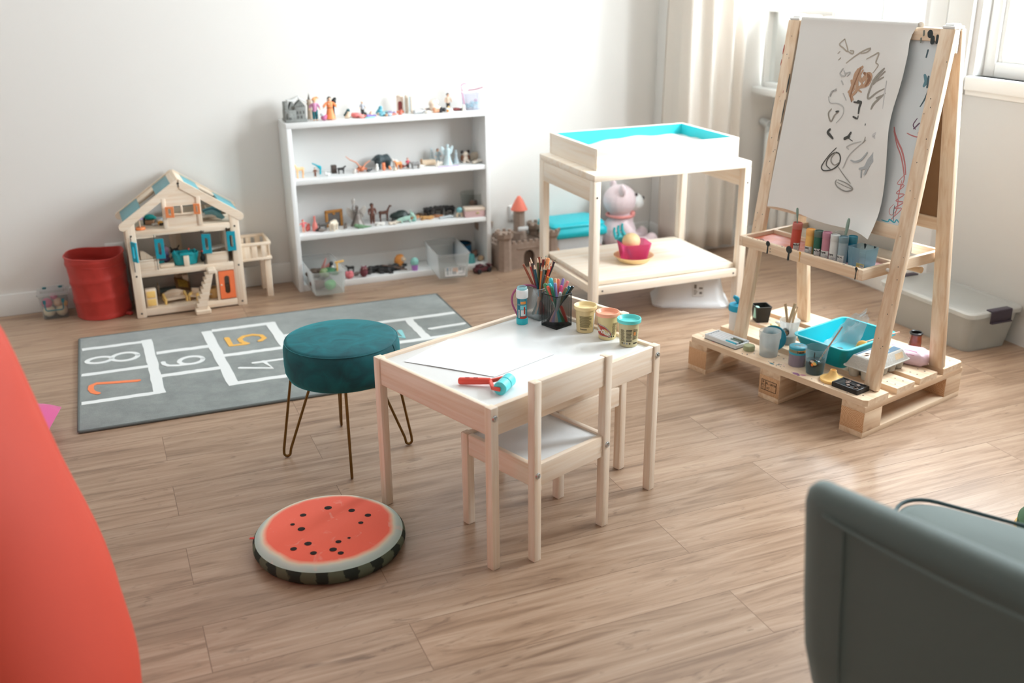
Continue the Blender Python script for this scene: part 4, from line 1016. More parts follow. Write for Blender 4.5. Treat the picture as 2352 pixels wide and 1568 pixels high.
# ================================================================ easel
EA = Frame(1.1509, 3.3868, 123.7 - 180)
Y0, Y1, EH = -.185, -.027, 1.12
SL = math.hypot(EH, Y1 - Y0)
NRM = Vector((0, -EH / SL, (Y1 - Y0) / SL)); SLV = Vector((0, (Y1 - Y0) / SL, EH / SL))
FP = Matrix(((1, 0, 0, 0), (0, SLV.y, NRM.y, Y0), (0, SLV.z, NRM.z, PZ), (0, 0, 0, 1)))   # x right, y up the slope, z out of the front
BP = RZ(180) @ FP                                                                      # the same, rear frame
def sz(z): return (z - PZ) * SL / EH
def easel():
    t = thing('painting_easel', "children's A-frame pine easel with a whiteboard, standing on the pallet", 'easel', EA(0, 0), EA.a)
    pw = wood('easel_pine_slope', (240, 218, 192), (222, 188, 152), 2, .5, 1.0, knots=False)
    pxx = wood('easel_pine_x', (240, 218, 192), (222, 188, 152), 0, .5, 1.0, knots=False)
    pyy = wood('easel_pine_y', (240, 218, 192), (222, 188, 152), 1, .5, 1.0, knots=False)
    th = .022
    for M in (FP, BP):
        for sx in (-1, 1):
            MB().box(sx * .268, .0045, -th, sx * .318, SL, 0, .0025, 0, M).build('leg', pw, t)
        MB().box(-.268, sz(1.213), -th + .003, .268, sz(1.250), -.003, .002, 0, M).build('cross_rail', pxx, t)
        MB().box(-.268, sz(.620), -th + .003, .268, sz(.662), -.003, .002, 0, M).build('cross_rail', pxx, t)
    wb = MB().box(-.268, sz(.662), -.013, .268, sz(1.213), -.009, 0, 0, FP)
    STK = {'t1': (.0062, 0, [(.236, 1.187), (.235, 1.167)]), 't2': (.0125, 1, [(.243, 1.115), (.252, 1.098), (.248, 1.084)]), 't3': (.0072, 0, [(.257, 1.112), (.26, 1.081)]), 't4': (.0052, 0, [(.266, 1.077), (.262, 1.054), (.258, 1.04), (.25, 1.023)]), 't6': (.0041, 2, [(.249, .988), (.24, .968), (.251, .956)]), 't7': (.0052, 2, [(.26, .975), (.245, .957)]), 't8': (.0041, 3, [(.225, .941), (.245, .936), (.264, .935), (.263, .948)]),
     'r1': (.0062, 3, [(.175, .953), (.184, .933), (.203, .907), (.218, .89), (.238, .855), (.251, .819)]), 'r2': (.0047, 3, [(.177, .942), (.198, .902), (.22, .872), (.238, .836), (.249, .804), (.244, .78)]), 'r3': (.0036, 3, [(.248, .819), (.228, .787), (.254, .786), (.232, .758), (.261, .759), (.236, .735), (.264, .735), (.236, .711), (.263, .716), (.238, .682), (.233, .676)]), 'r4': (.0022, 3, [(.232, .724), (.221, .708), (.223, .693), (.235, .691), (.251, .718)]), 'r5': (.0036, 3, [(.242, .799), (.242, .755), (.246, .717), (.242, .687)]), 'g1': (.0028, 0, [(.236, .72), (.237, .696), (.243, .673)]), 'c1': (.0047, 4, [(.2, .668), (.224, .667), (.228, .675), (.247, .669), (.253, .679), (.263, .672)])}
    def strokes(mb, S_, z0):
        for i, (w_, ci, P) in enumerate(S_.values()):
            Q = _smooth([(x, sz(z), 0) for x, z in P], 4) if len(P) > 2 else [Vector((x, sz(z), 0)) for x, z in P]
            Q = [(q.x, q.y) for q in Q]; n = len(Q)
            ws = [w_ * (.55 + .45 * math.sin(PI * (j + .7) / (n + .4))) for j in range(n)]
            mb.stroke(Q, ws, z0, z0 + .0002 + .00001 * i, ci + 1, FP)
    strokes(wb, STK, -.0091)
    wb.build('whiteboard', [mat('whiteboard_white', (216, 222, 224), .3, var=0), mat('st_teal', (72, 96, 104), .5, var=.1), mat('st_blue', (98, 140, 152), .5, var=.1), mat('st_mauve', (110, 84, 104), .5, var=.1), mat('st_red', (200, 128, 128), .5, var=.1), mat('st_cyan', (70, 176, 196), .5, var=.1)], t, smooth=False)
    MB().box(-.268, sz(.662), -.013, .268, sz(1.213), -.009, 0, 0, BP).build('chalkboard_back', mat('hardboard_brown', (142, 104, 70), .7, var=.08, scale=30), t, smooth=False)
    wp = mat('white_plastic2', (236, 236, 234), .4, var=0)
    for sx in (-1, 1):
        x0, x1 = sx * .272, sx * .314
        h = MB().box(x0, -.0042, 1.180, x1, .0042, 1.252, .0015).box(x0, -.026, 1.2495, x1, .026, 1.258, .003)
        for y in (-.013, .013): h.cyl((x0 + sx * .004, y, 1.258), (x0 + sx * .034, y, 1.258), .0065, n=14, rim=.0015)
        h.build('hinge', wp, t)
    # tray carried inside the legs
    TX, TF, TR_, TT, TBt = .262, -.248, .165, .540, .505
    for sx in (-1, 1): MB().box(sx * (TX - .016), TF, TBt, sx * TX, TR_, TT, .002).build('tray_rail', pyy, t)
    MB().box(-TX + .016, TF, TBt, TX - .016, TF + .017, TT, .002).build('tray_rail', pxx, t)
    MB().box(-TX + .016, -.092, TBt, TX - .016, -.078, TT, .002).build('tray_rail', pxx, t)
    MB().box(-TX + .016, TR_ - .015, TBt, TX - .016, TR_, TT, .002).build('tray_rail', pxx, t)
    fl, nt, bs = _new('paint_stained_board'); N, L = nt.nodes, nt.links
    tc = N.new('ShaderNodeTexCoord'); no = N.new('ShaderNodeTexNoise'); no.inputs['Scale'].default_value = 9; no.inputs['Detail'].default_value = 3; L.new(tc.outputs['Object'], no.inputs['Vector'])
    cr = N.new('ShaderNodeValToRGB'); e = cr.color_ramp.elements; e[0].position = .35; e[0].color = lin((196, 100, 64)); e[1].position = .62; e[1].color = lin((216, 172, 172)); L.new(no.outputs['Fac'], cr.inputs[0]); L.new(cr.outputs[0], bs.inputs['Base Color']); bs.inputs['Roughness'].default_value = .5
    MB().box(-TX + .016, TF + .017, TBt + .014, TX - .016, -.092, TBt + .022).build('tray_floor', fl, t, smooth=False)
    for sx in (-1, 1):
        for y in (-.128, .128): MB().cyl((sx * .246, y, .522), (sx * .272, y, .522), .006, n=14, rim=.001).build('peg', wp, t)
    dr = MB(); bk, yo, tl, ye = 0, 1, 2, 3
    Mf = T(0, TF - .0004, 0) @ RX(90)
    def drip(x, w_, l, mi, top=True):
        pts = [(x, TT - .0005), (x, TT - .006), (x, TT - .012), (x - .001, TT - l)]; dr.stroke(pts, [w_ * 1.0, w_ * .45, w_ * .25, w_ * .35], 0, .0006, mi, Mf)
    drip(-.128, .019, .033, 0); drip(-.035, .026, .034, 0); drip(.012, .008, .030, 3); drip(.238, .011, .034, 0)
    dr.stroke([(-.116, TT - .016), (-.116, TT - .017)], .003, 0, .0006, 0, Mf); dr.stroke([(-.116, TT - .026), (-.116, TT - .027)], .003, 0, .0006, 0, Mf)
    rr = random.Random(5)
    for i in range(16): dr.box(*(lambda x, y: (x, y, TT - .0002, x + rr.uniform(.002, .010), y + rr.uniform(.001, .003), TT + .0003))(rr.uniform(-.24, .24), TF + rr.uniform(.002, .012)), 0, rr.choice((0, 2)))
    for x, y, l in ((-.215, -.19, .02), (-.19, -.205, .012), (-.14, -.215, .02)): dr.stroke([(x, y), (x + l * .3, y + .004), (x + l, y - .004)], [.006, .004, .003], TBt + .0221, TBt + .0226, 2)
    # smears on the legs and rail
    for x, z, w_, l, mi in ((.235, 1.236, .018, .006, 0), (.247, 1.222, .014, .012, 0), (.213, 1.240, .006, .012, 4), (.262, 1.229, .008, .02, 0), (.208, 1.219, .005, .012, 4)): dr.stroke([(x, sz(z)), (x + .002, sz(z) - l)], w_, -.0032, -.0024, mi, FP)
    for x, z, w_, l, mi in ((-.316, 1.168, .005, .03, 5), (-.317, 1.12, .003, .02, 5), (-.270, 1.075, .006, .06, 0), (-.270, .99, .004, .08, 0), (-.270, .90, .003, .05, 0), (-.3, .86, .0025, .004, 0), (-.29, .78, .002, .004, 0), (-.285, 1.02, .002, .01, 5)): dr.stroke([(x, sz(z)), (x, sz(z) - l * .5), (x - .001, sz(z) - l)], [w_ * .5, w_, w_ * .4], -.0002, .0005, mi, FP)
    for i in range(30):
        x = rr.choice((-1, 1)) * rr.uniform(.272, .314); z = rr.uniform(.25, 1.2); dr.stroke([(x, sz(z)), (x, sz(z) - .002)], rr.uniform(.001, .0024), -.0002, .0005, 0, FP)
    dr.build('paint_drips', [mat('drip_dark', (34, 44, 44), .5, var=0), mat('drip_o', (210, 120, 60), .5, var=0), mat('drip_teal', (30, 70, 76), .4, var=0), mat('drip_yellow', (226, 166, 60), .5, var=0), mat('drip_grey', (120, 122, 112), .5, var=0), mat('drip_red', (176, 66, 50), .5, var=0)], t)
easel()
def easel_paper():
    t = thing('paper_roll', 'roll of painting paper, its sheet pulled up and over the easel front', 'paper roll', EA(0, 0), EA.a)
    pm = mat('easel_paper', (232, 230, 226), .75, var=.02, scale=8)
    ry, rz_, rr = .056, .488, .036
    # sheet profile in the y-z plane: off the back of the roll, up inside, over the rails, down the front
    prof = [(ry + rr + .0005, rz_, 0), (ry + rr - .004, .62, 0), (.060, .80, 0), (.032, 1.0, 0), (.0105, 1.15, 0), (.0015, 1.225, 0), (.000, 1.256, 0)]
    prof = prof[:7] + [(-.0165 + .0165 * math.cos(R(a)), 1.256 + .009 * math.sin(R(a)), 0) for a in (25, 60, 90, 120, 155)]
    front = []
    n = 26
    for i in range(n + 1):
        z = 1.252 - (1.252 - .626) * i / n
        off = .0045 + .002 * math.sin(PI * i / n)
        p = Vector((0, Y0, PZ)) + SLV * sz(z) + NRM * off; front.append((p.y, p.z, i / n))
    P = prof + front
    m = 24; vs = []
    def width(f, k):   # left and right edge of the sheet
        l = -.258 + .004 * math.sin(f * 5); r = .192 - .022 * math.exp(-((f - .42) / .16) ** 2) - .012 * math.exp(-((f - .06) / .06) ** 2) + .012 * f ** 2
        return l, r
    for lay in (0, 1):
        for (y, z, f) in P:
            l, r = width(f, 0) if f > 0 else (-.258, .192)
            for i in range(m + 1):
                u = i / m; x = l + (r - l) * u
                dy = 0; dz = 0
                if f > 0:
                    curl = .016 * max(0, (u - .80) / .20) ** 2 * (.35 + .65 * math.sin(f * 7.0 + .6) ** 2) * min(1, f * 6)
                    curl += .030 * max(0, (f - .86) / .14) ** 2 * (u ** 2)
                    dy -= curl; dz += .006 * math.sin(u * 9) * f ** 6 - .016 * max(0, (u - .45) / .55) ** 1.5 * f ** 10
                vs.append((x, y + dy, z + dz) if lay == 0 else (x, y + dy + (.0003 if f > 0 else -.0003), z + dz - (.0003 if .0 < z - 1.256 else 0)))
    k = len(P) * (m + 1); fs = []
    for lay in (0, 1):
        for j in range(len(P) - 1):
            for i in range(m):
                a = lay * k + j * (m + 1) + i; f = [a, a + 1, a + m + 2, a + m + 1]; fs.append(f[::-1] if lay == 0 else f)
    sh = MB().add(vs, fs).build('paper_sheet', pm, t, angle=180)
    MB().lathe([(.012, 0), (rr - .006, 0), (rr, .001), (rr, .448), (rr - .006, .449), (.012, .449)], 40, 0, T(-.257, ry, rz_) @ RY(90)).lathe([(rr * .78, -.0006), (rr * .80, -.0006)], 40, 0, T(.192, ry, rz_) @ RY(90)).build('paper_coil', mat('paper_coil_cream', (224, 214, 198), .75, var=.04, scale=120), t)
    MB().cyl((-.262, ry, rz_), (.262, ry, rz_), .0105, n=20).build('roll_dowel', mat('dowel_wood', (224, 190, 150), .55, var=.05), t)
    DR = {'a': (.0047, 0, [(-.065, 1.201), (-.082, 1.184), (-.064, 1.173), (-.043, 1.164), (-.065, 1.201)]), 'a2': (.0052, 0, [(-.043, 1.164), (-.024, 1.158), (-.022, 1.166), (-.035, 1.167)]), 'b': (.0047, 0, [(-.041, 1.128), (-.018, 1.147), (.013, 1.168), (.04, 1.179), (.031, 1.167), (.009, 1.161)]), 'c': (.0041, 0, [(.034, 1.146), (.057, 1.159), (.075, 1.167), (.071, 1.139), (.082, 1.13), (.068, 1.106)]), 'd0': (.0026, 0, [(-.081, 1.155), (-.074, 1.162)]), 'd1': (.0031, 0, [(-.073, 1.136), (-.066, 1.143)]),
     'br1': (.0135, 1, [(.025, 1.121), (.006, 1.101), (.003, 1.067), (-.002, 1.037), (.012, 1.019)]), 'br2': (.0155, 1, [(.01, 1.111), (.03, 1.079), (.049, 1.099), (.061, 1.096), (.056, 1.071), (.029, 1.059)]), 'br3': (.0124, 1, [(-.006, 1.076), (.006, 1.052), (-.009, 1.041)]), 'br4': (.0114, 8, [(.036, 1.103), (.06, 1.091), (.051, 1.066)]), 'br5': (.012, 1, [(.018, 1.115), (.014, 1.08), (.02, 1.05), (.006, 1.03)]), 'br7': (.007, 1, [(.03, 1.112), (.022, 1.09), (.036, 1.07), (.026, 1.052), (.04, 1.045)]), 'br8': (.007, 1, [(.045, 1.102), (.05, 1.08), (.042, 1.062)]), 'br6': (.005, 8, [(.02, 1.118), (.012, 1.085), (.006, 1.06), (.002, 1.03), (.010, 1.012)]),
     'g1': (.0072, 2, [(.107, 1.123), (.089, 1.103), (.074, 1.082)]), 'g2': (.0067, 2, [(.112, 1.114), (.091, 1.093), (.079, 1.073)]), 'g3': (.0062, 2, [(.111, 1.097), (.088, 1.084), (.075, 1.078), (.067, 1.039), (.073, 1.028), (.097, 1.049), (.122, 1.063)]), 'g4': (.0072, 2, [(.129, 1.05), (.108, 1.029), (.094, 1.013), (.089, .998)]), 'g5': (.0062, 2, [(.127, 1.045), (.101, 1.033)]),
     'k1': (.0078, 3, [(.02, 1.012), (.038, 1.012), (.046, 1.015), (.044, .998), (.045, .979)]), 'k1b': (.0094, 3, [(.035, 1.016), (.046, 1.013)]), 'k2': (.0062, 3, [(.028, .967), (.041, .963)]), 'k3': (.0031, 3, [(.046, .972), (.046, .962)]), 'k4': (.0026, 3, [(.079, .951), (.079, .946)]),
     'f1': (.0052, 4, [(-.048, 1.111), (-.057, 1.095), (-.045, 1.087), (-.035, 1.092), (-.044, 1.104)]), 'f2': (.0047, 4, [(-.038, 1.095), (-.018, 1.101), (-.027, 1.088)]), 'f3': (.0041, 4, [(-.045, 1.072), (-.036, 1.061)]), 'f4': (.0047, 4, [(-.06, 1.046), (-.073, 1.035), (-.079, 1.02), (-.076, 1.035), (-.059, 1.041)]), 'f5': (.0031, 4, [(-.085, 1.019), (-.074, 1.0), (-.043, 1.001), (-.018, .991), (-.015, .967), (-.034, .94)]), 'f6': (.0036, 4, [(-.029, 1.034), (-.012, 1.014)]), 'f7': (.0047, 2, [(-.063, .982), (-.072, .966), (-.056, .942), (-.046, .964), (-.033, .975)]), 'f8': (.0067, 3, [(-.042, .975), (-.034, .977)]),
     'k5': (.0093, 3, [(-.053, .918), (-.06, .907), (-.048, .898), (-.035, .89)]), 'k6': (.0078, 3, [(.031, .918), (.023, .903), (.013, .894)]), 'k6b': (.0110, 3, [(.012, .896), (.026, .904)]), 'k7': (.0026, 3, [(.023, .9), (.044, .892)]), 'k8': (.0031, 2, [(.089, .911), (.088, .899), (.084, .891)]),
     'l1': (.0031, 4, [(.077, .895), (.049, .886), (.025, .871), (.036, .865)]), 'l2': (.0031, 4, [(.093, .902), (.064, .874), (.04, .845), (.03, .814), (.026, .803)]),
     'n1': (.0041, 3, [(-.014, .863), (-.034, .84), (-.052, .812), (-.059, .793), (-.046, .784), (-.015, .792), (.006, .81), (.01, .831), (-.001, .847), (-.022, .844), (-.039, .824), (-.041, .803), (-.022, .793)]), 'n2': (.0036, 5, [(-.011, .851), (-.025, .831), (-.024, .816), (-.007, .808), (.01, .821)]), 'n3': (.0026, 5, [(.007, .805), (.038, .78), (.068, .76)]), 'n4': (.0041, 5, [(.011, .763), (.008, .752), (.023, .74), (.053, .733), (.076, .74), (.076, .749), (.05, .759), (.017, .764)]), 'n5': (.0026, 5, [(.013, .756), (.046, .749), (.079, .744)]),
     's1': (.0072, 6, [(.053, .832), (.069, .83), (.091, .84), (.108, .865)]), 's2': (.0114, 6, [(.14, .894), (.133, .864), (.12, .842), (.111, .819), (.092, .811)]), 's3': (.0052, 6, [(.099, .81), (.103, .786)]), 's4': (.0104, 6, [(.143, .892), (.141, .856), (.124, .828), (.114, .797)]), 's5': (.0093, 7, [(.134, .932), (.118, .92), (.129, .912)]), 's6': (.0042, 7, [(.125, 1.087), (.127, 1.05), (.132, 1.004)])}
    mb = MB()
    for i, (w_, ci, Pt) in enumerate(DR.values()):
        Q = _smooth([(x, sz(z), 0) for x, z in Pt], 4) if len(Pt) > 2 else [Vector((x, sz(z), 0)) for x, z in Pt]
        Q = [(q.x, q.y) for q in Q]; k_ = len(Q)
        ws = [w_ * (.55 + .45 * math.sin(PI * (j + .7) / (k_ + .4))) for j in range(k_)]
        # follow the sheet, which stands 4.5-6.5 mm off the frame
        mid = sum(q[1] for q in Q) / k_; f = (sz(1.252) - mid) / (sz(1.252) - sz(.626))
        z0 = .0049 + .002 * math.sin(PI * f) + .00002 * i
        mb.stroke(Q, ws, z0 - .0002, z0 + .0006, ci, FP)
    mb.build('paint_strokes', [mat('p_taupe', (176, 166, 152), .7, var=.12), mat('p_brown', (192, 156, 128), .7, var=.15, scale=150), mat('p_grey', (158, 152, 142), .7, var=.15), mat('p_black', (76, 76, 72), .7, var=.1), mat('p_lightgrey', (190, 189, 186), .7, var=.08), mat('p_midgrey', (150, 147, 141), .7, var=.08), mat('p_bluegrey', (176, 180, 182), .7, var=.06), mat('p_faint', (204, 203, 202), .7, var=.04), mat('p_brown2', (150, 108, 80), .7, var=.15, scale=150)], sh)
easel_paper()

# ---------------------------------------------------------------- paint bottles in the easel tray
TZ = .5272
def paint_bottle(x, y, label, col, capc, lab, h=.088, r=.0148, tilt=(0, 0), name='MÅLA'):
    t = thing('paint_bottle', label, 'paint bottle', EA(x, y, TZ), EA.a, 'paint bottles in the easel tray'); t.rotation_euler = (R(tilt[0]), R(tilt[1]), EA.a)
    MB().lathe([(0, 0), (r * .9, 0), (r, .0015), (r, h - .020), (r * .97, h - .018), (0, h - .018)], 24).build('paint', mat('paint_%d_%d_%d' % col, col, .35, var=.04), t)
    MB().lathe([(r * 1.02, h - .020), (r * 1.04, h - .019), (r * 1.04, h - .002), (r * .98, h), (r * .86, h), (r * .84, h - .003), (0, h - .003)], 24).build('lid', mat('paintlid_%d_%d_%d' % capc, capc, .35, var=.06), t)
    if lab:
        lb = MB(); A = -90 + lab[0]; hw = lab[1]
        patch(lb, r, .004, .030, A - hw, A + hw, 0)
        if name: lb.text(name, .0088, fn=wrap(r + .0003, .0235, A), mi=1, depth=.0002, bold=.0003)
        for i in range(4): patch(lb, r, .005 + i * .0038, .0062 + i * .0038, A - hw + 8, A + hw - 8 - (i % 2) * 12, 2, .0005)
        lb.build('printed_label', [mat('bottle_label', (226, 228, 226), .5, var=0), mat('bottle_ink', (34, 36, 38), .5, var=0), mat('bottle_fine', (150, 152, 152), .5, var=0)], t)
    return t
YB = -.205
red = paint_bottle(-.050, YB, 'tall red paint bottle with a brush in it, leftmost in the easel tray', (190, 72, 56), (196, 110, 100), (58, 38), .096, .0160, (0, 3))
paint_bottle(.012, YB, 'yellow paint bottle in the easel tray', (236, 184, 100), (236, 176, 100), (0, 70), .086, name='DIPE')
paint_bottle(.046, YB, 'dark green paint bottle in the easel tray', (28, 92, 74), (90, 112, 104), (32, 40), .088)
paint_bottle(.0795, YB, 'dusty pink paint bottle in the easel tray', (192, 130, 146), (190, 130, 150), (6, 66), .090, name='DIPE')
paint_bottle(.112, YB, 'white paint bottle in the easel tray', (218, 220, 218), (208, 210, 208), (0, 66), .088, name='DIPE')
paint_bottle(.1455, YB, 'grey blue paint bottle with a smudged lid, before the bright blue one', (152, 170, 178), (120, 148, 158), (-6, 62), .090)
paint_bottle(.150, -.166, 'bright blue paint bottle behind the grey blue one', (16, 122, 150), (60, 134, 152), None, .086)
def jar_open(x, y):
    t = thing('paint_jar', 'clear empty paint jar behind the pink and white bottles', 'jar', EA(x, y, TZ), EA.a)
    r = .0165
    MB().lathe([(r * .9, 0), (r, .002), (r, .078), (r * 1.06, .080), (r * 1.06, .088), (r * .98, .088), (r * .93, .080), (r * .93, .004), (0, .003), (0, 0)][::1], 24).build('jar_wall', clear('jar_clear', (224, 226, 222), .3, .15, .3), t)
jar_open(.098, -.162)
def brush(label, foot, tip, wide, bristle, hcol, flat=True):
    L = (tip - foot).length; q = (tip - foot).normalized().to_track_quat('Z', 'Y')
    t = thing('paint_brush', label, 'paint brush', foot, 0); t.rotation_euler = q.to_euler()
    MB().tube([(0, 0, .006), (0, 0, L * .45), (0, 0, L * .62), (0, 0, L * .8), (0, 0, L * .95), (0, 0, L)], [.003, .0034, .0052, .0068, .0062, .003], 12, flat=.55).build('handle', hcol, t)
    MB().tube([(0, 0, 0), (0, 0, .014)], [.0032, .0036], 10).build('bristles', mat('bristle', bristle, .7, var=.2, scale=300), t)
SAGE = mat('brush_sage', (138, 160, 146), .45, var=.15, scale=40)
brush('sage green brush standing in the red paint bottle', EA(-.046, YB, TZ + .075), EA(-.062, YB + .01, TZ + .142), 1, (90, 60, 40), SAGE)
brush('sage green brush behind the white paint bottle', EA(.118, -.175, TZ + .008), EA(.128, -.168, TZ + .140), 1, (60, 90, 96), SAGE)
def box_cup():
    t = thing('water_box', 'pale blue see-through plastic box at the right end of the easel tray', 'box', EA(.170, -.215, TZ), EA.a)
    mb = MB(); tray_shell(mb, 0, 0, .070, .066, .066, .004, .0016, .004, 0)
    mb.build('box_wall', clear('box_blue', (190, 220, 231), .26, .2, .6), t)
    st = MB(); M = T(.035, -.0002, .006) @ RX(90)
    st.box(.002, 0, 0, .031, .013, .0004, 0, 0, M); st.box(.016, .001, .0004, .030, .009, .0007, 0, 1, M)
    for i in range(7): st.box(.0175 + i * .0017, .003, .0007, .0183 + i * .0017, .008, .0009, 0, 2, M)
    st.xf(T(0, .0035, 0) @ RX(-3.5)); st.build('price_sticker', [mat('sticker_yellow', (240, 200, 110), .5, var=0), mat('sticker_white', (226, 228, 228)), mat('sticker_print', (120, 116, 112))], t)
    sp = MB()
    for x, y, w_ in ((.018, .0655, .010), (.055, .0655, .008)): sp.stroke([(x, .063), (x, .052)], [w_, w_ * .4], 0, .0005, 0, T(0, y - .0018, 0) @ RX(90))
    sp.build('paint_drips', mat('drip_dark', (34, 44, 44)), t)
box_cup()

# ---------------------------------------------------------------- clutter on the pallet
def clay_set():
    t = thing('marker_box', 'flat white plastic case of markers at the pallet left corner', 'marker case', PL(.020, .560, PZ), PL.a)
    w_, l, h = .074, .150, .019
    MB().box(0, 0, 0, w_, l, .003, .0008).build('dark_base', mat('case_dark', (50, 52, 54), .5, var=0), t)
    m = mat('case_white', (222, 226, 228), .35, var=.02)
    mb = MB().box(.0005, .0005, .003, w_ - .0005, l - .0005, .006)
    mb.box(.0005, .0005, .006, .004, l - .0005, h, .0008); mb.box(w_ - .004, .0005, .006, w_ - .0005, l - .0005, h, .0008)
    mb.box(.004, .0005, .006, w_ - .004, .006, h - .004, .0008); mb.box(.004, l - .006, .006, w_ - .004, l - .0005, h, .0008)
    for i in range(1, 5): mb.box(.004 + i * .0132 - .001, .006, .006, .004 + i * .0132 + .001, l - .006, .011)
    mb.build('case', m, t)
    cl = [(20, 176, 200), (228, 230, 232), (110, 128, 120), (96, 100, 80), (222, 226, 228)]
    nm = ['turquoise', 'white', 'grey green', 'olive', 'clear']
    for i in range(5):
        x = .0115 + i * .0131; y1 = .008 if i in (0, 3) else .010
        q = thing('marker', '%s marker lying in the white marker case' % nm[i], 'marker', PL(.020 + x, .560 + .010, PZ + .0163), PL.a, 'markers in the white case')
        if i in (0, 2, 3):
            MB().cyl((0, 0, 0), (0, .046, 0), .0046, n=12, rim=.001).build('cap', mat('mk_%d_%d_%d' % cl[i], cl[i], .35, var=0), q)
            MB().cyl((0, .046, 0), (0, .125, 0), .0043, n=12).build('barrel', mat('mk_white', (232, 234, 236), .35, var=0), q)
        else:
            MB().cyl((0, 0, 0), (0, .046, 0), .0046, n=12, rim=.001).build('cap', mat('mk_%d_%d_%d' % cl[i], cl[i], .35, var=0), q)
            MB().cyl((0, .046, 0), (0, .125, 0), .0043, n=12).build('barrel', mat('mk_white', (232, 234, 236), .35, var=0), q)
clay_set()
o = MB().lathe([(0, 0), (.0185, 0), (.0205, .002), (.0210, .012), (.0195, .0185), (.0165, .0200), (.0155, .0185), (0, .0180)], 24).build('clay_pot', clear('cap_olive', (178, 184, 146), .75, .15), loc=PL(.058, .530, PZ))
tag(o, 'small round olive green pot on the pallet edge by the marker case', 'pot')
def cup_round(u, v, name, label, cat, rb, rt, h, wallm, rz=0, rim=.0016):
    t = thing(name, label, cat, PL(u, v, PZ), rz)
    th = .0012
    MB().lathe([(0, 0), (rb, 0), (rt, h - .004), (rt + rim, h - .003), (rt + rim, h), (rt - th, h), (rb - th, .0016), (0, .0016)], 36).build('cup_wall', wallm, t)
    return t
MILKY = clear('milky_plastic', (236, 238, 237), .50, .3, .7)
def tub_big():
    t = thing('plastic_tub', 'large empty milky plastic tub on the pallet front board', 'tub', PL(.075, .456, PZ), 0)
    rb, rt, h = .031, .0355, .092; th = .0012
    MB().lathe([(0, 0), (rb, 0), (rt, h - .026), (rt + .0025, h - .025), (rt + .003, h - .002), (rt + .002, h), (rt - .0005, h), (rt - th, h - .026), (rb - th, .0016), (0, .0016)], 40).build('tub_wall', clear('milky_tub', (236, 238, 237), .34, .25, .65), t)
    l = thing('tub_lid', 'round turquoise lid standing on edge behind the milky tub', 'lid', PL(.125, .478, PZ + .047), 0)
    l.rotation_euler = (R(78), 0, R(-25))
    MB().lathe([(0, 0), (.042, 0), (.045, .001), (.046, .008), (.0445, .009), (.043, .003), (0, .003)], 36).build('lid_disc', mat('lid_turquoise', (30, 150, 178), .4, var=0), l)
tub_big()
def stick_cup():
    t = cup_round(.225, .490, 'sticks_cup', 'milky plastic cup holding flat wooden sticks, with an oval bird sticker', 'cup', .026, .0355, .090, MILKY)
    a0 = -128
    sk = MB(); fn = wrap(.0312, .052, a0)
    for k, z, mi in ((1.0, .0002, 0), (.82, .0004, 1)):
        pts = [Vector((.0135 * k * math.cos(q), .016 * k * math.sin(q), z)) for q in [2 * PI * i / 24 for i in range(24)]]
        sk.add([fn(Vector((0, 0, z)))] + [fn(p) for p in pts], [[0, i + 1, (i + 1) % 24 + 1] for i in range(24)], mi)
    for x, y, r, mi in ((.002, -.002, .007, 2), (-.004, .006, .004, 3), (.006, .006, .004, 0), (-.006, -.006, .003, 4)):
        pts = [Vector((x + r * math.cos(q), y + r * math.sin(q), .0007)) for q in [2 * PI * i / 12 for i in range(12)]]
        sk.add([fn(Vector((x, y, .0007)))] + [fn(p) for p in pts], [[0, i + 1, (i + 1) % 12 + 1] for i in range(12)], mi)
    sk.build('oval_sticker', [mat('sk_dark', (48, 40, 36), .5, var=0), mat('sk_tan', (150, 120, 98), .5, var=.2), mat('sk_brown', (176, 128, 96), .5, var=.1), mat('sk_white', (222, 214, 206), .5, var=0), mat('sk_aqua', (96, 190, 206), .5, var=0)], t)
    MB().lathe([(0, .002), (.0245, .002), (.0283, .034), (0, .034)], 30).build('grey_slip', mat('slip_grey', (150, 156, 158), .4, var=.1), t)
    sw = wood('stick_birch', (222, 188, 150), (206, 168, 130), 2, .6, 1.5, knots=False)
    c = PL(.225, .490, PZ)
    for lab, dx0, dx1, dy, h, w_ in (('wide flat wooden stick leaning left in the milky cup', .0, -.021, .006, .150, .0095), ('wide flat wooden stick leaning right in the milky cup', -.012, .012, .0, .152, .0105), ('narrow wooden stick upright at the right of the milky cup', .008, .0155, .008, .142, .007), ('short wooden stick leaning far right out of the milky cup', .004, .027, .014, .136, .0055)):
        f = c + VX * dx0 + VY * (dy * .3); f.z = PZ + .036; tp = c + VX * dx1 + VY * dy; tp.z = PZ + h
        L = (tp - f).length; d = (tp - f).normalized(); M = Matrix(); z = d; y = (VY - d * VY.dot(d)).normalized(); x = y.cross(z)
        M = Matrix((x, y, z)).transposed()
        o = MB().box(-w_ / 2, -.001, 0, w_ / 2, .001, L, .0006).build('wooden_stick', sw, loc=f); o.rotation_euler = M.to_euler()
        tag(o, lab, 'stick', 'wooden sticks in the milky cup')
stick_cup()
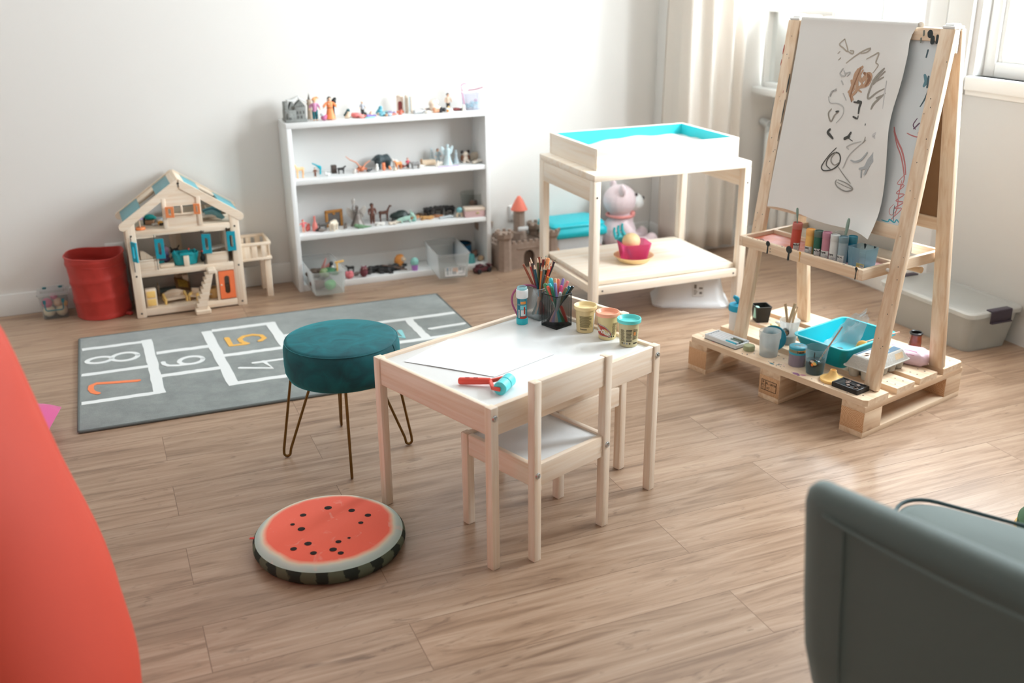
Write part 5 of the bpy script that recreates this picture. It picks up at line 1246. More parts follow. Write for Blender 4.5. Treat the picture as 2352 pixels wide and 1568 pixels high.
def neon_jar():
    t = thing('glitter_jar', 'squat jar of grey purple glitter with a turquoise lid, left of the black water cup', 'jar', PL(.080, .336, PZ), 0)
    r = .029
    MB().lathe([(0, 0), (r * .97, 0), (r, .002), (r, .044), (0, .044)], 36).build('jar_body', mat('glitter_purple', (138, 128, 146), .3, var=.25, scale=40, coat=.3), t)
    MB().lathe([(r * .98, .043), (r * 1.05, .045), (r * 1.05, .0515), (r * 1.02, .0525), (r * 1.02, .0615), (r * 1.05, .0620), (r * 1.05, .0685), (r * .98, .070), (0, .0695)], 36).build('lid', mat('neon_lid', (58, 170, 196), .4, var=.05), t)
    lb = MB(); patch(lb, r * 1.03, .0518, .0618, -175, -5, 0); patch(lb, r * 1.03, .0518, .0618, -105, -45, 1, .0004)
    lb.text('neon', .0125, fn=wrap(r * 1.03 + .0006, .0562, -86), mi=2, depth=.0002, bold=.0005)
    lb.build('printed_band', [mat('band_khaki', (140, 140, 110), .5, var=.15, scale=80), mat('band_orange', (240, 170, 96), .5, var=0), mat('band_ink', (40, 42, 44), .5, var=0)], t)
    sp = MB()
    for x, y, w_, l in ((-.012, .004, .003, .02), (.002, -.006, .003, .016), (.010, .010, .004, .008)): sp.stroke([(x, y), (x + l * .6, y + .002), (x + l, y - .003)], [w_, w_ * .6, w_], .0697, .0703, 0)
    sp.build('paint_smears', mat('smear_tan', (198, 170, 140), .6, var=0), t)
neon_jar()
def black_cup():
    t = cup_round(.068, .252, 'water_cup', 'see-through plastic cup half full of black paint water, with a bird sticker', 'cup', .0285, .0375, .092, clear('cup_aqua', (210, 232, 238), .08, .25, .5))
    c = PL(.068, .252, PZ)
    MB().lathe([(0, .002), (.0271, .002), (.0317, .046), (.031, .0465), (0, .0465)], 34).build('dark_water', mat('black_water', (22, 34, 36), .15, var=.2, scale=30), t)
    a0 = -118; sk = MB(); fn = wrap(.0335, .046, a0)
    def blob_(x, y, rx, ry, z, mi):
        pts = [Vector((x + rx * math.cos(q), y + ry * math.sin(q), z)) for q in [2 * PI * i / 20 for i in range(20)]]
        sk.add([fn(Vector((x, y, z)))] + [fn(p) for p in pts], [[0, i + 1, (i + 1) % 20 + 1] for i in range(20)], mi)
    blob_(0, 0, .0155, .014, .0002, 0); blob_(.003, -.001, .009, .006, .0005, 1); blob_(-.005, .006, .007, .004, .0005, 2); blob_(-.004, -.006, .004, .005, .0006, 3); blob_(.006, .007, .004, .003, .0006, 4)
    sk.build('oval_sticker', [mat('sk_dark', (48, 40, 36)), mat('sk_beak', (240, 206, 120), .5, var=.1), mat('sk_white', (222, 214, 206)), mat('sk_orange', (240, 130, 60), .5, var=0), mat('sk_teal', (40, 130, 140), .5, var=0)], t)
    sp = MB(); fn = wrap(.0345, .074, -100)
    for x, y, l, mi in ((-.010, .012, .026, 0), (.012, .004, .006, 1), (.016, -.004, .005, 1), (.020, .006, .004, 1), (.024, -.010, .004, 1), (.009, -.012, .003, 1), (.0, -.02, .012, 1)):
        sp.add([fn(Vector(p)) for p in ((x - .0016, y, .0004), (x + .0016, y, .0004), (x + .0022, y - l * .6, .0004), (x, y - l, .0004), (x - .0024, y - l * .5, .0004))], [[4, 3, 2, 1, 0]], mi)
    sp.build('paint_smears', [mat('drip_dark', (34, 44, 44)), mat('smear_teal', (40, 130, 150), .5, var=0)], t)
    f = c + VX * .012 + Vector((0, 0, .044)); tp = c + VX * .088 + VY * .03 + Vector((0, 0, .155))
    L = (tp - f).length
    o = MB().tube([(0, 0, 0), (0, 0, L * .3), (0, 0, L * .8), (0, 0, L)], [.0026, .0030, .0026, .0022], 10).build('brush_handle_stick', mat('stick_pinkwood', (206, 164, 140), .5, var=.08), loc=f)
    o.rotation_euler = (tp - f).normalized().to_track_quat('Z', 'Y').to_euler(); tag(o, 'thin round wooden stick leaning out of the black water cup', 'stick')
black_cup()
o = MB().lathe([(0, 0), (.0385, 0), (.0405, .002), (.0405, .0095), (.0385, .0105), (.033, .0105), (.028, .0115), (.021, .0165), (.015, .025), (.0105, .035), (.0102, .0385), (.0092, .0395), (.0082, .0385), (.008, .034), (0, .033)], 40).build('toy_funnel', mat('funnel_yellow', (246, 200, 124), .45, var=0), loc=PL(.058, .172, PZ))
tag(o, 'yellow plastic funnel-shaped lid on the pallet front edge', 'funnel lid')
def paint_case():
    t = thing('eye_pencil_box', 'small black open case with dark clay bits on the pallet corner', 'case', PL(.018, .046, PZ), PL.a)
    m = mat('case_black', (24, 25, 27), .35, var=0)
    mb = MB().box(0, 0, 0, .062, .100, .005, .0012)
    for a in ((0, 0, .062, .006), (0, .094, .062, .100), (0, .006, .005, .094), (.057, .006, .062, .094), (.030, .006, .033, .07)): mb.box(a[0], a[1], .004, a[2], a[3], .0165, .0012)
    mb.build('case_tray', m, t)
    MB().box(.004, .004, .0128, .058, .096, .0138).build('clear_window', clear('smoky_window', (90, 90, 92), .35, .1), t)
    rr = random.Random(4); sb = MB()
    for i in range(8):
        x, y = rr.uniform(.010, .050), rr.uniform(.014, .082); sb.box(-.007, -.005, 0, .007, .005, .003, .001, 0, T(x, y, .0138) @ RZ(rr.uniform(0, 180)))
    o = sb.build('clay_scraps', mat('scrap_brown', (132, 112, 100), .6, var=.15), t)
paint_case()
def blue_tub():
    U0, V0, U1, V1 = .140, .188, .428, .404
    t = thing('turquoise_basin', 'turquoise plastic basin full of craft scraps on the pallet', 'basin', PL(U0, V0, PZ), PL.a)
    mb = MB(); tray_shell(mb, 0, 0, U1 - U0, V1 - V0, .082, .028, .0025, .022, .007)
    mb.build('basin_wall', mat('basin_turquoise', (16, 184, 200), .4, var=.02), t, angle=50)
    def at(u, v, z): return PL(u, v, PZ + z)
    og = mat('clay_olive', (112, 110, 84), .7, var=.1)
    for i, (u, v, z, a, l) in enumerate(((.215, .318, .020, 120, .075), (.232, .285, .019, 100, .07), (.250, .330, .021, 70, .06))):
        o = MB().tube([(-l / 2, 0, 0), (-l / 2 + .004, 0, 0), (0, 0, .001), (l / 2 - .004, 0, 0), (l / 2, 0, 0)], [.006, .010, .0105, .010, .006], 12).build('clay_roll', og, loc=at(u, v, z - .007), rz=PL.a + R(a))
        tag(o, ['olive clay roll nearest the front wall of the turquoise basin', 'olive clay roll beside the orange piece in the basin', 'olive clay roll half under the plastic bag in the basin'][i], 'clay roll', 'clay rolls in the turquoise basin')
    orr = mat('orange_plastic', (250, 178, 88), .4, var=0)
    s = thing('orange_sharpener', 'orange plastic stamp with a round head in the turquoise basin', 'plastic stamp', at(.265, .238, .004), 0)
    MB().box(-.030, -.018, 0, .018, .018, .022, .003).box(-.038, -.015, 0, -.028, .015, .012, .002).build('stamp_base', orr, s)
    MB().lathe([(0, -.005), (.020, -.005), (.0215, -.003), (.0215, .003), (.018, .005), (.006, .005), (.0055, .007), (.003, .008), (0, .008)], 28, 0, T(.024, -.004, .050) @ RX(70)).cyl((.012, 0, .018), (.020, 0, .036), .007, n=12).build('stamp_head', orr, s)
    dk = mat('scrap_dark', (70, 66, 52), .7, var=.2); rr = random.Random(9)
    for i in range(9):
        cc = rr.choice(((72, 66, 50), (196, 170, 110), (120, 120, 104), (52, 54, 46)))
        o = MB(); 
        for k in range(3): o.ell((rr.uniform(-.006, .006), rr.uniform(-.006, .006), .006 + rr.uniform(-.001, .002)), (rr.uniform(.006, .011), rr.uniform(.005, .009), rr.uniform(.004, .006)), 8)
        u, v = rr.uniform(.30, .375), rr.uniform(.235, .345)
        if i < 3: u, v = rr.uniform(.19, .21), rr.uniform(.245, .27)
        q = o.build('craft_scrap', mat('scrap_%d_%d_%d' % cc, cc, .7, var=.2), loc=at(u, v, .0032)); tag(q, 'little crumpled craft scrap on the basin floor', 'scrap', 'craft scraps in the turquoise basin')
    # long flat stick across the corner
    a, b = at(.285, .224, .066), at(.425, .175, .0885)
    o = MB().tube([(0, 0, 0), (0, 0, (b - a).length)], .0026, 8).build('wooden_skewer', mat('stick_pinkwood', (206, 164, 140)), loc=a); o.rotation_euler = (b - a).to_track_quat('Z', 'Y').to_euler(); tag(o, 'thin wooden stick lying across the right rim of the turquoise basin', 'stick')
    # crumpled clear bag
    B = thing('plastic_bag', 'crumpled clear plastic bag lying in the turquoise basin', 'plastic bag', at(.19, .335, .030), 0)
    e1 = (at(.340, .252, 0) - at(.19, .335, 0)); e1.z = 0; e1n = e1.normalized(); e2 = VY - e1n * VY.dot(e1n); e2.normalize()
    n, m_ = 22, 14; vs = []; rb = random.Random(21)
    pk = [[rb.uniform(-1, 1) for _ in range(m_ + 1)] for _ in range(n + 1)]
    for lay in (0, 1):
        for i in range(n + 1):
            s_ = i / n
            wd = .010 + .060 * math.sin(min(1, s_ * 1.5) * PI / 2) - .050 * max(0, (s_ - .72) / .28)
            for j in range(m_ + 1):
                q = j / m_ * 2 - 1
                thick = .020 * math.sin(PI * min(1, s_ * 1.1)) * (1 - q * q)
                z = .125 * max(0, (s_ - .36) / .64) ** 1.2 + (thick if lay else -thick * .45) + .005 * pk[i][j] * (.4 + s_)
                p = e1n * (s_ * .165) + e2 * (q * wd) * (.65) + Vector((0, 0, z + abs(q) * q * wd * .55)) + e1n * (.010 * q * q * s_)
                vs.append(p)
    k = (n + 1) * (m_ + 1); fs = []
    for lay in (0, 1):
        for i in range(n):
            for j in range(m_):
                a_ = lay * k + i * (m_ + 1) + j; f = [a_, a_ + 1, a_ + m_ + 2, a_ + m_ + 1]; fs.append(f if not lay else f[::-1])
    MB().add(vs, fs).build('bag_film', clear('bag_film', (240, 244, 245), .20, .08), B, angle=60)
blue_tub()
def egg_carton():
    t = thing('egg_carton', 'grey egg carton with a blue printed lid behind the front right easel leg', 'egg carton', PL(.130, .080, PZ), PL.a)
    L_, W_ = .222, .104
    pulp = mat('egg_pulp', (188, 184, 176), .9, var=.12, scale=160, bump=.6)
    cu = MB()
    for i in range(5):
        for j in range(2): cu.lathe([(0, 0), (.012, 0), (.016, .003), (.0215, .036), (0, .036)], 14, 0, T(.0225 + i * .0442, .028 + j * .048, 0))
    def lp(x0, y0, x1, y1, z, r): return [(x, y, z) for x, y in rrect(x0, y0, x1, y1, r, 4)]
    loft(cu, [lp(0, 0, L_, W_, .0335, .010), lp(-.004, -.004, L_ + .004, W_ + .004, .035, .012), lp(-.004, -.004, L_ + .004, W_ + .004, .0375, .012), lp(0, 0, L_, W_, .0385, .010)])
    cu.build('cup_base', pulp, t)
    ld = MB(); loft(ld, [lp(0, 0, L_, W_, .0385, .010), lp(.004, .003, L_ - .004, W_ - .003, .044, .010), lp(.020, .014, L_ - .020, W_ - .014, .070, .008), lp(.024, .018, L_ - .024, W_ - .018, .0725, .007)])
    ld.build('lid', pulp, t, angle=50)
    pr = MB()
    x0, x1 = .028, L_ - .028
    pr.box(x0, .020, .0725, x1, W_ - .020, .0731, 0, 0)
    pr.box(x0, .076, .0731, x1, W_ - .020, .0734, 0, 1); pr.box(x0, .020, .0731, x1, .030, .0734, 0, 1); pr.box(x1 - .050, .030, .0731, x1, .048, .0734, 0, 1)
    pr.stroke([(x0 + .004, .034), (x1 - .06, .037), (x1 - .004, .054)], .004, .0731, .0736, 3)
    for x, y, rx, ry, mi in ((x0 + .022, .058, .018, .012, 2), (x0 + .040, .062, .012, .009, 4), (x0 + .014, .050, .012, .006, 4), (x1 - .05, .064, .014, .010, 4), (x1 - .03, .060, .012, .008, 5), (x1 - .065, .058, .010, .008, 2), (x0 + .075, .055, .016, .014, 5)):
        pr.lathe([(0, .0006), (1, .0006)], 18, mi, T(x, y, .0731) @ SC(rx, ry, 1))
    # printed long side
    Mside = T(0, 0.0035, .0435) @ RX(67)
    pr.box(x0 - .004, -.001, 0, x1 + .004, .028, .0006, 0, 1, Mside); pr.box(x1 - .048, .003, .0006, x1 - .002, .024, .0009, 0, 6, Mside)
    for i in range(5): pr.box(x1 - .046, .0045 + i * .004, .0009, x1 - .004, .006 + i * .004, .0012, 0, 3, Mside)
    rr = random.Random(2)
    for i in range(26): a = x0 + rr.uniform(0, .10); b = rr.uniform(.002, .023); pr.box(a, b, .0006, a + rr.uniform(.003, .010), b + .0012, .0009, 0, 5, Mside)
    pr.build('printed_label', [mat('egg_pale', (206, 218, 220), .6, var=.05), mat('egg_blue', (62, 102, 128), .6, var=.08), mat('egg_pink', (226, 188, 170), .6, var=.1), mat('egg_gold', (222, 176, 110), .6, var=.05), mat('egg_cream', (230, 212, 196), .6, var=.1), mat('egg_white', (212, 218, 218), .6, var=.06), mat('egg_panel', (226, 216, 196), .6, var=0)], t)
egg_carton()
def wipes():
    t = thing('wipes_pack', 'soft pink wet wipes pack with a white flap, right of the egg carton', 'wipes pack', PL(.412, .122, PZ), PL.a + R(20))
    mb = MB(); n = 20; Ls = []
    for k, (s, z) in enumerate(((.80, 0), (.98, .010), (1.0, .022), (.92, .036), (.70, .044))):
        Ls.append([(x * s, y * s * (1.0), z + .003 * math.sin(i * 1.3 + k)) for i, (x, y) in enumerate(rrect(-.048, -.072, .048, .072, .022, 5))])
    loft(mb, Ls); mb.build('pack_film', mat('wipes_pink', (226, 196, 208), .35, var=.12, scale=25), t, angle=80)
    pr = MB()
    for x, y, w_, l, mi in ((-.030, -.02, .008, .05, 0), (-.016, -.03, .006, .04, 1), (-.040, -.028, .005, .04, 1)): pr.stroke([(x, y), (x + .003, y + l * .5), (x, y + l)], w_, .040, .0445 if x > -.03 else .038, mi)
    pr.build('printed_lettering', [mat('wipes_aqua', (110, 190, 208), .5, var=.1), mat('wipes_rose', (206, 130, 160), .5, var=.1)], t)
    f = MB().prism([(x, y) for x, y in rrect(-.020, -.026, .020, .026, .016, 5)], .044, .047, 0, T(-.012, .02, -.006) @ RY(-22) @ RX(14)); f.text('mini', .010, T(-.016, .014, .052) @ RY(-22) @ RX(14) @ RZ(90), .0004, 1)
    f.build('flap', [mat('wipes_flap', (230, 226, 228), .45, var=0), mat('wipes_ink', (110, 110, 120), .5, var=0)], t)
wipes()
def brown_pot():
    t = thing('painted_pot', 'small black and amber painted pot at the pallet back right corner', 'pot', PL(.505, .158, PZ), 0)
    r = .0205
    MB().lathe([(0, 0), (r * .85, 0), (r * .92, .003), (r * 1.08, .022), (r * 1.08, .040), (r * .98, .060), (r, .068)], 28).build('pot_body', mat('amber_glaze', (120, 52, 28), .25, var=.75, scale=55, coat=.4), t)
    MB().lathe([(r * 1.0, .067), (r * 1.12, .069), (r * 1.14, .074), (r * 1.0, .076), (r * .86, .074), (r * .84, .02), (0, .02)], 28).build('rim', mat('pot_black', (34, 32, 30), .3, var=0), t)
brown_pot()
def black_pot():
    t = thing('square_pot', 'square black plant pot on the back left of the pallet', 'pot', PL(.296, .700, PZ), PL.a - R(28))
    mb = MB(); tray_shell(mb, 0, 0, .060, .060, .064, .006, .002, .004, .0015); mb.build('pot_wall', mat('pot_plastic_black', (28, 27, 25), .5, var=.1), t)
    s = MB().cyl((0, 0, 0), (.004, 0, .046), .010, n=14, rim=.003).build('glue_stick', mat('mint_cap', (176, 222, 204), .5, var=0), loc=PL(.312, .718, PZ + .016)); tag(s, 'mint green glue stick cap in the square black pot', 'glue stick')
black_pot()
def pitcher():
    t = thing('water_bottle', 'white bottle with a bright blue flip lid behind the left easel leg', 'bottle', PL(.192, .705, PZ), 0)
    MB().lathe([(0, 0), (.028, 0), (.030, .003), (.0325, .078), (0, .078)], 28).build('bottle_body', mat('bottle_white', (226, 228, 230), .35, var=0), t)
    m = mat('bottle_blue', (28, 160, 196), .4, var=0)
    MB().lathe([(.0325, .076), (.036, .077), (.037, .090), (.034, .099), (.022, .104), (0, .104)], 28).build('screw_lid', m, t)
    MB().tube([(.006, 0, .100), (.0, 0, .112), (-.010, 0, .124), (-.020, 0, .131)], [.010, .010, .009, .006], 12).tube([(.0, .01, .104), (.02, .012, .112), (.036, .012, .104), (.042, .010, .090)], [.006, .007, .007, .005], 10).build('spout', m, t)
pitcher()
def sponge_tube():
    o = MB().box(-.016, -.011, 0, .016, .011, .014, .003).build('eraser_block', mat('eraser_yellow', (234, 216, 160), .7, var=.05), loc=PL(.315, .628, PZ), rz=PL.a + R(60)); tag(o, 'small pale yellow eraser on the pallet behind the milky cup', 'eraser')
    t = thing('paint_tube', 'small white paint tube with a pink band, beside the yellow eraser', 'tube', PL(.345, .600, PZ + .008), PL.a + R(75)); 
    MB().tube([(-.005, 0, 0), (.02, 0, 0), (.04, 0, -.003), (.052, 0, -.006)], [.008, .008, .0085, .009], 14).build('tube_body', mat('tube_white', (238, 240, 240)), t)
    MB().cyl((-.004, 0, 0), (-.020, 0, .001), .0078, .0072, 14, rim=.001).build('tube_cap', mat('tube_pink', (222, 170, 200), .5, var=0), t)
sponge_tube()
# ================================================================ toys on the bookcase
def col(rgb, rough=.5, var=.08): return mat('c_%d_%d_%d' % rgb, rgb, rough, var=var, scale=80)
SKIN = (238, 196, 166)
def shelf_loc(u, v, k, dz=0.0): return BK(u, v, SHZ[k] + dz)
def figure(label, u, v, k, h, top, legs, hair, rz=0, skirt=False, arms=15, lie=None, skin=SKIN, wide=1.0, name='toy_figure', group='toy figures on the shelves', cap=None):
    """small moulded doll: body (legs, arms, hands, head) is one skin; clothes and hair are parts"""
    t = thing(name, label, 'toy figure', shelf_loc(u, v, k), BK.a + R(rz), group)
    if lie is not None:
        t.rotation_euler = (R(90 if lie[0] == 'back' else -90), 0, BK.a + R(lie[1])); t.location = shelf_loc(u, v, k, h * .11 * wide)
    s = h
    b = MB()
    for sx in (-1, 1):
        b.tube([(sx * .065 * s, 0, .0), (sx * .065 * s, 0, .05 * s), (sx * .062 * s, 0, .24 * s), (sx * .055 * s, 0, .46 * s)], [.045 * s, .042 * s, .055 * s, .066 * s], 8)
        b.ell((sx * .068 * s, -.03 * s, .025 * s), (.045 * s, .075 * s, .026 * s), 8)
        a = R(arms); e = Vector((sx * (.15 + .24 * math.sin(a)) * s, -.06 * s, (.76 - .28 * math.cos(a)) * s))
        b.tube([(sx * .12 * s, 0, .745 * s), Vector((sx * .15 * s, 0, .75 * s)).lerp(e, .5), e], [.045 * s, .04 * s, .034 * s], 8); b.ell(e, .036 * s, 8)
    b.tube([(0, 0, .42 * s), (0, 0, .55 * s), (0, 0, .70 * s), (0, 0, .78 * s), (0, 0, .82 * s)], [.115 * s * wide, .105 * s * wide, .135 * s * wide, .10 * s, .05 * s], 10, flat=.75)
    b.ell((0, -.005 * s, .895 * s), (.088 * s, .092 * s, .100 * s), 10); b.ell((0, -.10 * s, .885 * s), (.018 * s, .018 * s, .018 * s), 6)
    fuse(b, .020 * s, 'doll_body', col(skin), t, 1)
    c = MB()
    if skirt:
        c.lathe([(0, .05 * s), (.24 * s * wide, .05 * s), (.235 * s * wide, .09 * s), (.16 * s * wide, .32 * s), (.13 * s * wide, .52 * s), (.15 * s * wide, .70 * s), (.12 * s, .78 * s), (.065 * s, .815 * s), (0, .82 * s)], 16, 0, SC(1, .78, 1))
        for sx in (-1, 1):
            a = R(arms); e = Vector((sx * (.15 + .20 * math.sin(a)) * s, -.045 * s, (.76 - .22 * math.cos(a)) * s)); c.tube([(sx * .11 * s, 0, .745 * s), Vector((sx * .15 * s, 0, .75 * s)).lerp(e, .5), e], [.056 * s, .058 * s, .066 * s], 8)
        c.build('dress', col(top), t, angle=60)
        if legs: MB().tube([(.132 * s * wide * math.cos(q), .104 * s * wide * math.sin(q), .53 * s) for q in [2 * PI * i / 14 for i in range(14)]], .014 * s, 6, closed=True).build('belt', col(legs), t)
    else:
        c.tube([(0, 0, .43 * s), (0, 0, .55 * s), (0, 0, .70 * s), (0, 0, .785 * s), (0, 0, .81 * s)], [.130 * s * wide, .120 * s * wide, .150 * s * wide, .11 * s, .06 * s], 12, flat=.78)
        for sx in (-1, 1):
            a = R(arms); e = Vector((sx * (.15 + .17 * math.sin(a)) * s, -.04 * s, (.76 - .20 * math.cos(a)) * s)); c.tube([(sx * .11 * s, 0, .745 * s), Vector((sx * .15 * s, 0, .75 * s)).lerp(e, .5), e], [.056 * s, .052 * s, .048 * s], 8)
        c.build('shirt', col(top), t, angle=60)
        if legs:
            l = MB()
            for sx in (-1, 1): l.tube([(sx * .065 * s, 0, .07 * s), (sx * .063 * s, 0, .26 * s), (sx * .056 * s, 0, .48 * s)], [.056 * s, .064 * s, .078 * s], 8)
            l.build('trousers', col(legs), t, angle=60)
    if hair:
        hb = MB().ell((0, .018 * s, .915 * s), (.098 * s, .098 * s, .100 * s), 12)
        if skirt: hb.tube([(0, .06 * s, .93 * s), (0, .10 * s, .80 * s), (0, .10 * s, .62 * s)], [.085 * s, .08 * s, .04 * s], 8)
        hb.build('hair', col(hair), t, angle=60)
    if cap:
        MB().lathe([(.13 * s, .93 * s), (.12 * s, .95 * s), (.09 * s, 1.0 * s), (.03 * s, 1.05 * s), (0, 1.06 * s)], 12).tube([(.03 * s, 0, 1.02 * s), (.13 * s, 0, 1.04 * s), (.2 * s, 0, 1.0 * s)], [.05 * s, .04 * s, .015 * s], 8).build('cap', col(cap), t)
    return t
def animal(label, u, v, k, L, H, color, rz=0, neck=.35, ears=0, horns=None, tail=.25, thick=1.0, lie=False, legw=1.0, mane=None, name='toy_animal', cat='toy animal', loc=None, head=1.0):
    """four-legged moulded animal facing -x"""
    t = thing(name, label, cat, loc if loc is not None else shelf_loc(u, v, k), BK.a + R(rz), 'toy animals on the shelves')
    b = MB(); hb = H * .62; r = L * .17 * thick
    zb = hb if not lie else r * .95
    b.tube([(L * .42, 0, zb - r * .1), (L * .32, 0, zb), (L * .05, 0, zb - r * .12), (-L * .22, 0, zb + r * .05), (-L * .34, 0, zb + r * .05)], [r * .55, r * 1.0, r * .92, r * 1.02, r * .6], 10)
    if not lie:
        for x, kx in ((.30, .03), (-.24, -.01)):
            for sy in (-1, 1):
                y = sy * r * .62
                b.tube([(L * x, y, zb - r * .2), (L * (x + kx), y, zb * .48), (L * (x - kx * .3), y, zb * .22), (L * x, y, .0)], [r * .55 * legw, r * .36 * legw, r * .27 * legw, r * .32 * legw], 8)
    else:
        for x in (.28, -.24):
            for sy in (-1, 1): b.tube([(L * x, sy * r * .6, zb * .6), (L * (x - .12), sy * r * 1.1, r * .3), (L * (x - .26), sy * r * .9, r * .22)], [r * .5, r * .32, r * .25], 8)
    hz = zb + (H - hb) * (.25 + neck); hx = -L * (.40 + .1 * neck)
    if lie: hz = zb + r * .6
    b.tube([(-L * .28, 0, zb + r * .25), (-L * .36, 0, (zb + hz) / 2 + r * .2), (hx, 0, hz)], [r * .75, r * .52, r * .46], 9)
    b.ell((hx - L * .03 * head, 0, hz), (L * .10 * head, L * .075 * head, L * .078 * head), 10); b.ell((hx - L * .115 * head, 0, hz - L * .03), (L * .07 * head, L * .045 * head, L * .042 * head), 8)
    if ears:
        for sy in (-1, 1): b.ell((hx + L * .02, sy * L * .065 * head, hz + L * .07 * head), (L * .02, L * .018 * ears, L * .04 * ears), 8)
    if tail: b.tube([(L * .41, 0, zb + r * .3), (L * .48, 0, zb - r * .1), (L * .50, 0, zb - tail * L)], [r * .2, r * .16, r * .12], 6)
    fuse(b, max(.0011, L * .019), 'animal_body', color if not isinstance(color, tuple) else col(color), t, 2)
    if horns:
        hm = MB()
        for sy in (-1, 1): hm.tube([(hx, sy * L * .05, hz + L * .05), (hx - L * .02, sy * L * (.05 + horns[0] * .5), hz + L * .06), (hx - L * .05, sy * L * (.05 + horns[0]), hz + L * horns[1])], [L * .022, L * .018, L * .006], 8)
        hm.build('horns', col(horns[2]), t)
    if mane: MB().ell((hx + L * .02, 0, hz - L * .0), (L * .10, L * .14, L * .15), 12).build('mane', col(mane), t)
    return t
def lumps(name, label, cat, u, v, k, parts, rz=0, group=None, voxel=.0022, loc=None):
    """moulded toy from a list of (part name, colour, shapes); each part is one fused skin"""
    t = thing(name, label, cat, loc if loc is not None else shelf_loc(u, v, k), BK.a + R(rz), group)
    for pn, c, shapes in parts:
        b = MB()
        for s in shapes:
            if s[0] == 'e': b.ell(s[1], s[2], 10)
            elif s[0] == 't': b.tube(s[1], s[2], 9)
            elif s[0] == 'b': b.box(*s[1], s[2] if len(s) > 2 else .001)
            elif s[0] == 'l': b.lathe(s[1], 18, 0, T(*s[2]) if len(s) > 2 else None)
        m = c if not isinstance(c, tuple) else col(c)
        if len(shapes) > 1 and all(s[0] in 'et' for s in shapes): fuse(b, voxel, pn, m, t, 2)
        else: b.build(pn, m, t, angle=50)
    return t
G_SM = 'small jumbled toys on the top shelf'
# ---- top
def castle_model():
    t = thing('castle_figurine', 'grey stone ruin model with snowy roofs at the left end of the top shelf', 'castle model', shelf_loc(.050, .050, 0), BK.a)
    st = mat('grey_stone', (138, 140, 136), .8, var=.35, scale=90, bump=.6)
    m = MB().box(-.042, -.012, 0, .058, .075, .012, .004).box(-.040, 0, 0, .010, .06, .052, .004).box(.004, .004, 0, .054, .064, .066, .003).box(-.040, .010, .05, -.022, .05, .088, .003)
    for i in range(5): m.box(.006 + i * .0098, .002, .064, .0115 + i * .0098, .008, .072, .001)
    m.prism([(-.022, .05), (.056, .05), (.056, .066), (.034, .092), (.010, .070), (-.005, .09)], -.055, -.015, 0, RX(90)); m.box(-.030, -.006, 0, -.008, .004, .040, .003)
    m.build('stone_walls', st, t)
    r = MB(); r.box(-.024, .006, .088, .012, .055, .096, .003, 0, T(0, 0, 0)); r.box(-.020, -.02, .0, .022, .02, .005, .002, 0, T(.010, .03, .098) @ RY(-24)); r.box(-.020, -.02, 0, .022, .02, .005, .002, 0, T(.044, .03, .090) @ RY(30)); r.build('snowy_roof', col((226, 228, 226)), t)
    w = MB()
    for x, z in ((.016, .04), (.030, .04), (.044, .04), (.018, .020), (.034, .020)): w.box(x - .003, .0032, z - .006, x + .003, .0045, z + .006)
    w.box(-.025, -.007, .002, -.012, -.0055, .022, .001); w.build('window_openings', col((92, 94, 92)), t)
    q = lumps('tower_figurine', 'beige spire beside the grey stone ruin', 'tower', .135, .120, 0, [('tower_body', (206, 186, 164), [('l', [(0, 0), (.014, 0), (.012, .004), (.0095, .06), (.012, .064), (.012, .085), (0, .085)])]), ('spire', (104, 100, 92), [('l', [(.006, .083), (.005, .092), (0, .116)])])])
castle_model()
figure('standing doll with orange cap, mauve shirt and teal trousers on the top shelf', .145, .055, 0, .098, (206, 140, 176), (20, 108, 120), None, -15, cap=(250, 176, 120), arms=25)
lumps('toy_bag', 'small pink and white toy bundle between the two dolls on top', 'toy', .180, .040, 0, [('bundle', (196, 110, 150), [('e', (0, 0, .013), (.014, .012, .013)), ('e', (.006, 0, .02), (.01, .01, .009))]), ('wrap', (214, 218, 226), [('e', (-.006, -.004, .028), (.012, .009, .008)), ('e', (.003, -.004, .031), (.007, .007, .006))])], group=None)
figure('doll in an orange dress with long black hair on the top shelf', .212, .050, 0, .102, (250, 146, 88), (110, 66, 40), (30, 40, 40), 0, skirt=True, arms=38)
lumps('black_crow', 'tiny black bird behind the shoulder of the orange dress doll', 'toy bird', .240, .095, 0, [('bird_body', (30, 34, 34), [('t', [(0, 0, 0), (0, 0, .03), (0, .0, .06)], [.006, .004, .005]), ('e', (.002, 0, .074), (.012, .010, .014)), ('e', (.008, 0, .086), (.008, .007, .007))])])
figure('lying doll in dark teal clothes, leftmost of the pile on top', .318, .085, 0, .060, (30, 96, 104), (40, 70, 80), (214, 190, 170), 0, lie=('back', 70))
lumps('toy_shell', 'coral pink scalloped toy lying at the front of the top shelf', 'toy', .335, .055, 0, [('shell', (232, 130, 128), [('e', (0, 0, .012), (.022, .017, .013)), ('e', (.018, 0, .009), (.012, .012, .008)), ('e', (-.014, .004, .013), (.012, .012, .012))])])
figure('seated-looking doll with white hair and grey shirt amid the top pile', .380, .120, 0, .066, (186, 188, 194), (36, 38, 40), (232, 226, 214), 10)
lumps('black_skirt_piece', 'black bell-shaped toy skirt lying before the white-haired doll', 'toy', .376, .080, 0, [('skirt', (32, 32, 34), [('l', [(0, 0), (.022, 0), (.018, .008), (.007, .020), (0, .021)])])])
figure('lying doll in aqua clothes in the middle of the top shelf', .445, .095, 0, .070, (130, 206, 214), (120, 196, 206), (150, 84, 60), 0, lie=('back', 95))
figure('lying doll in violet clothes at the front of the top shelf', .425, .040, 0, .066, (150, 130, 196), (134, 110, 180), (196, 60, 70), 0, lie=('back', -85))
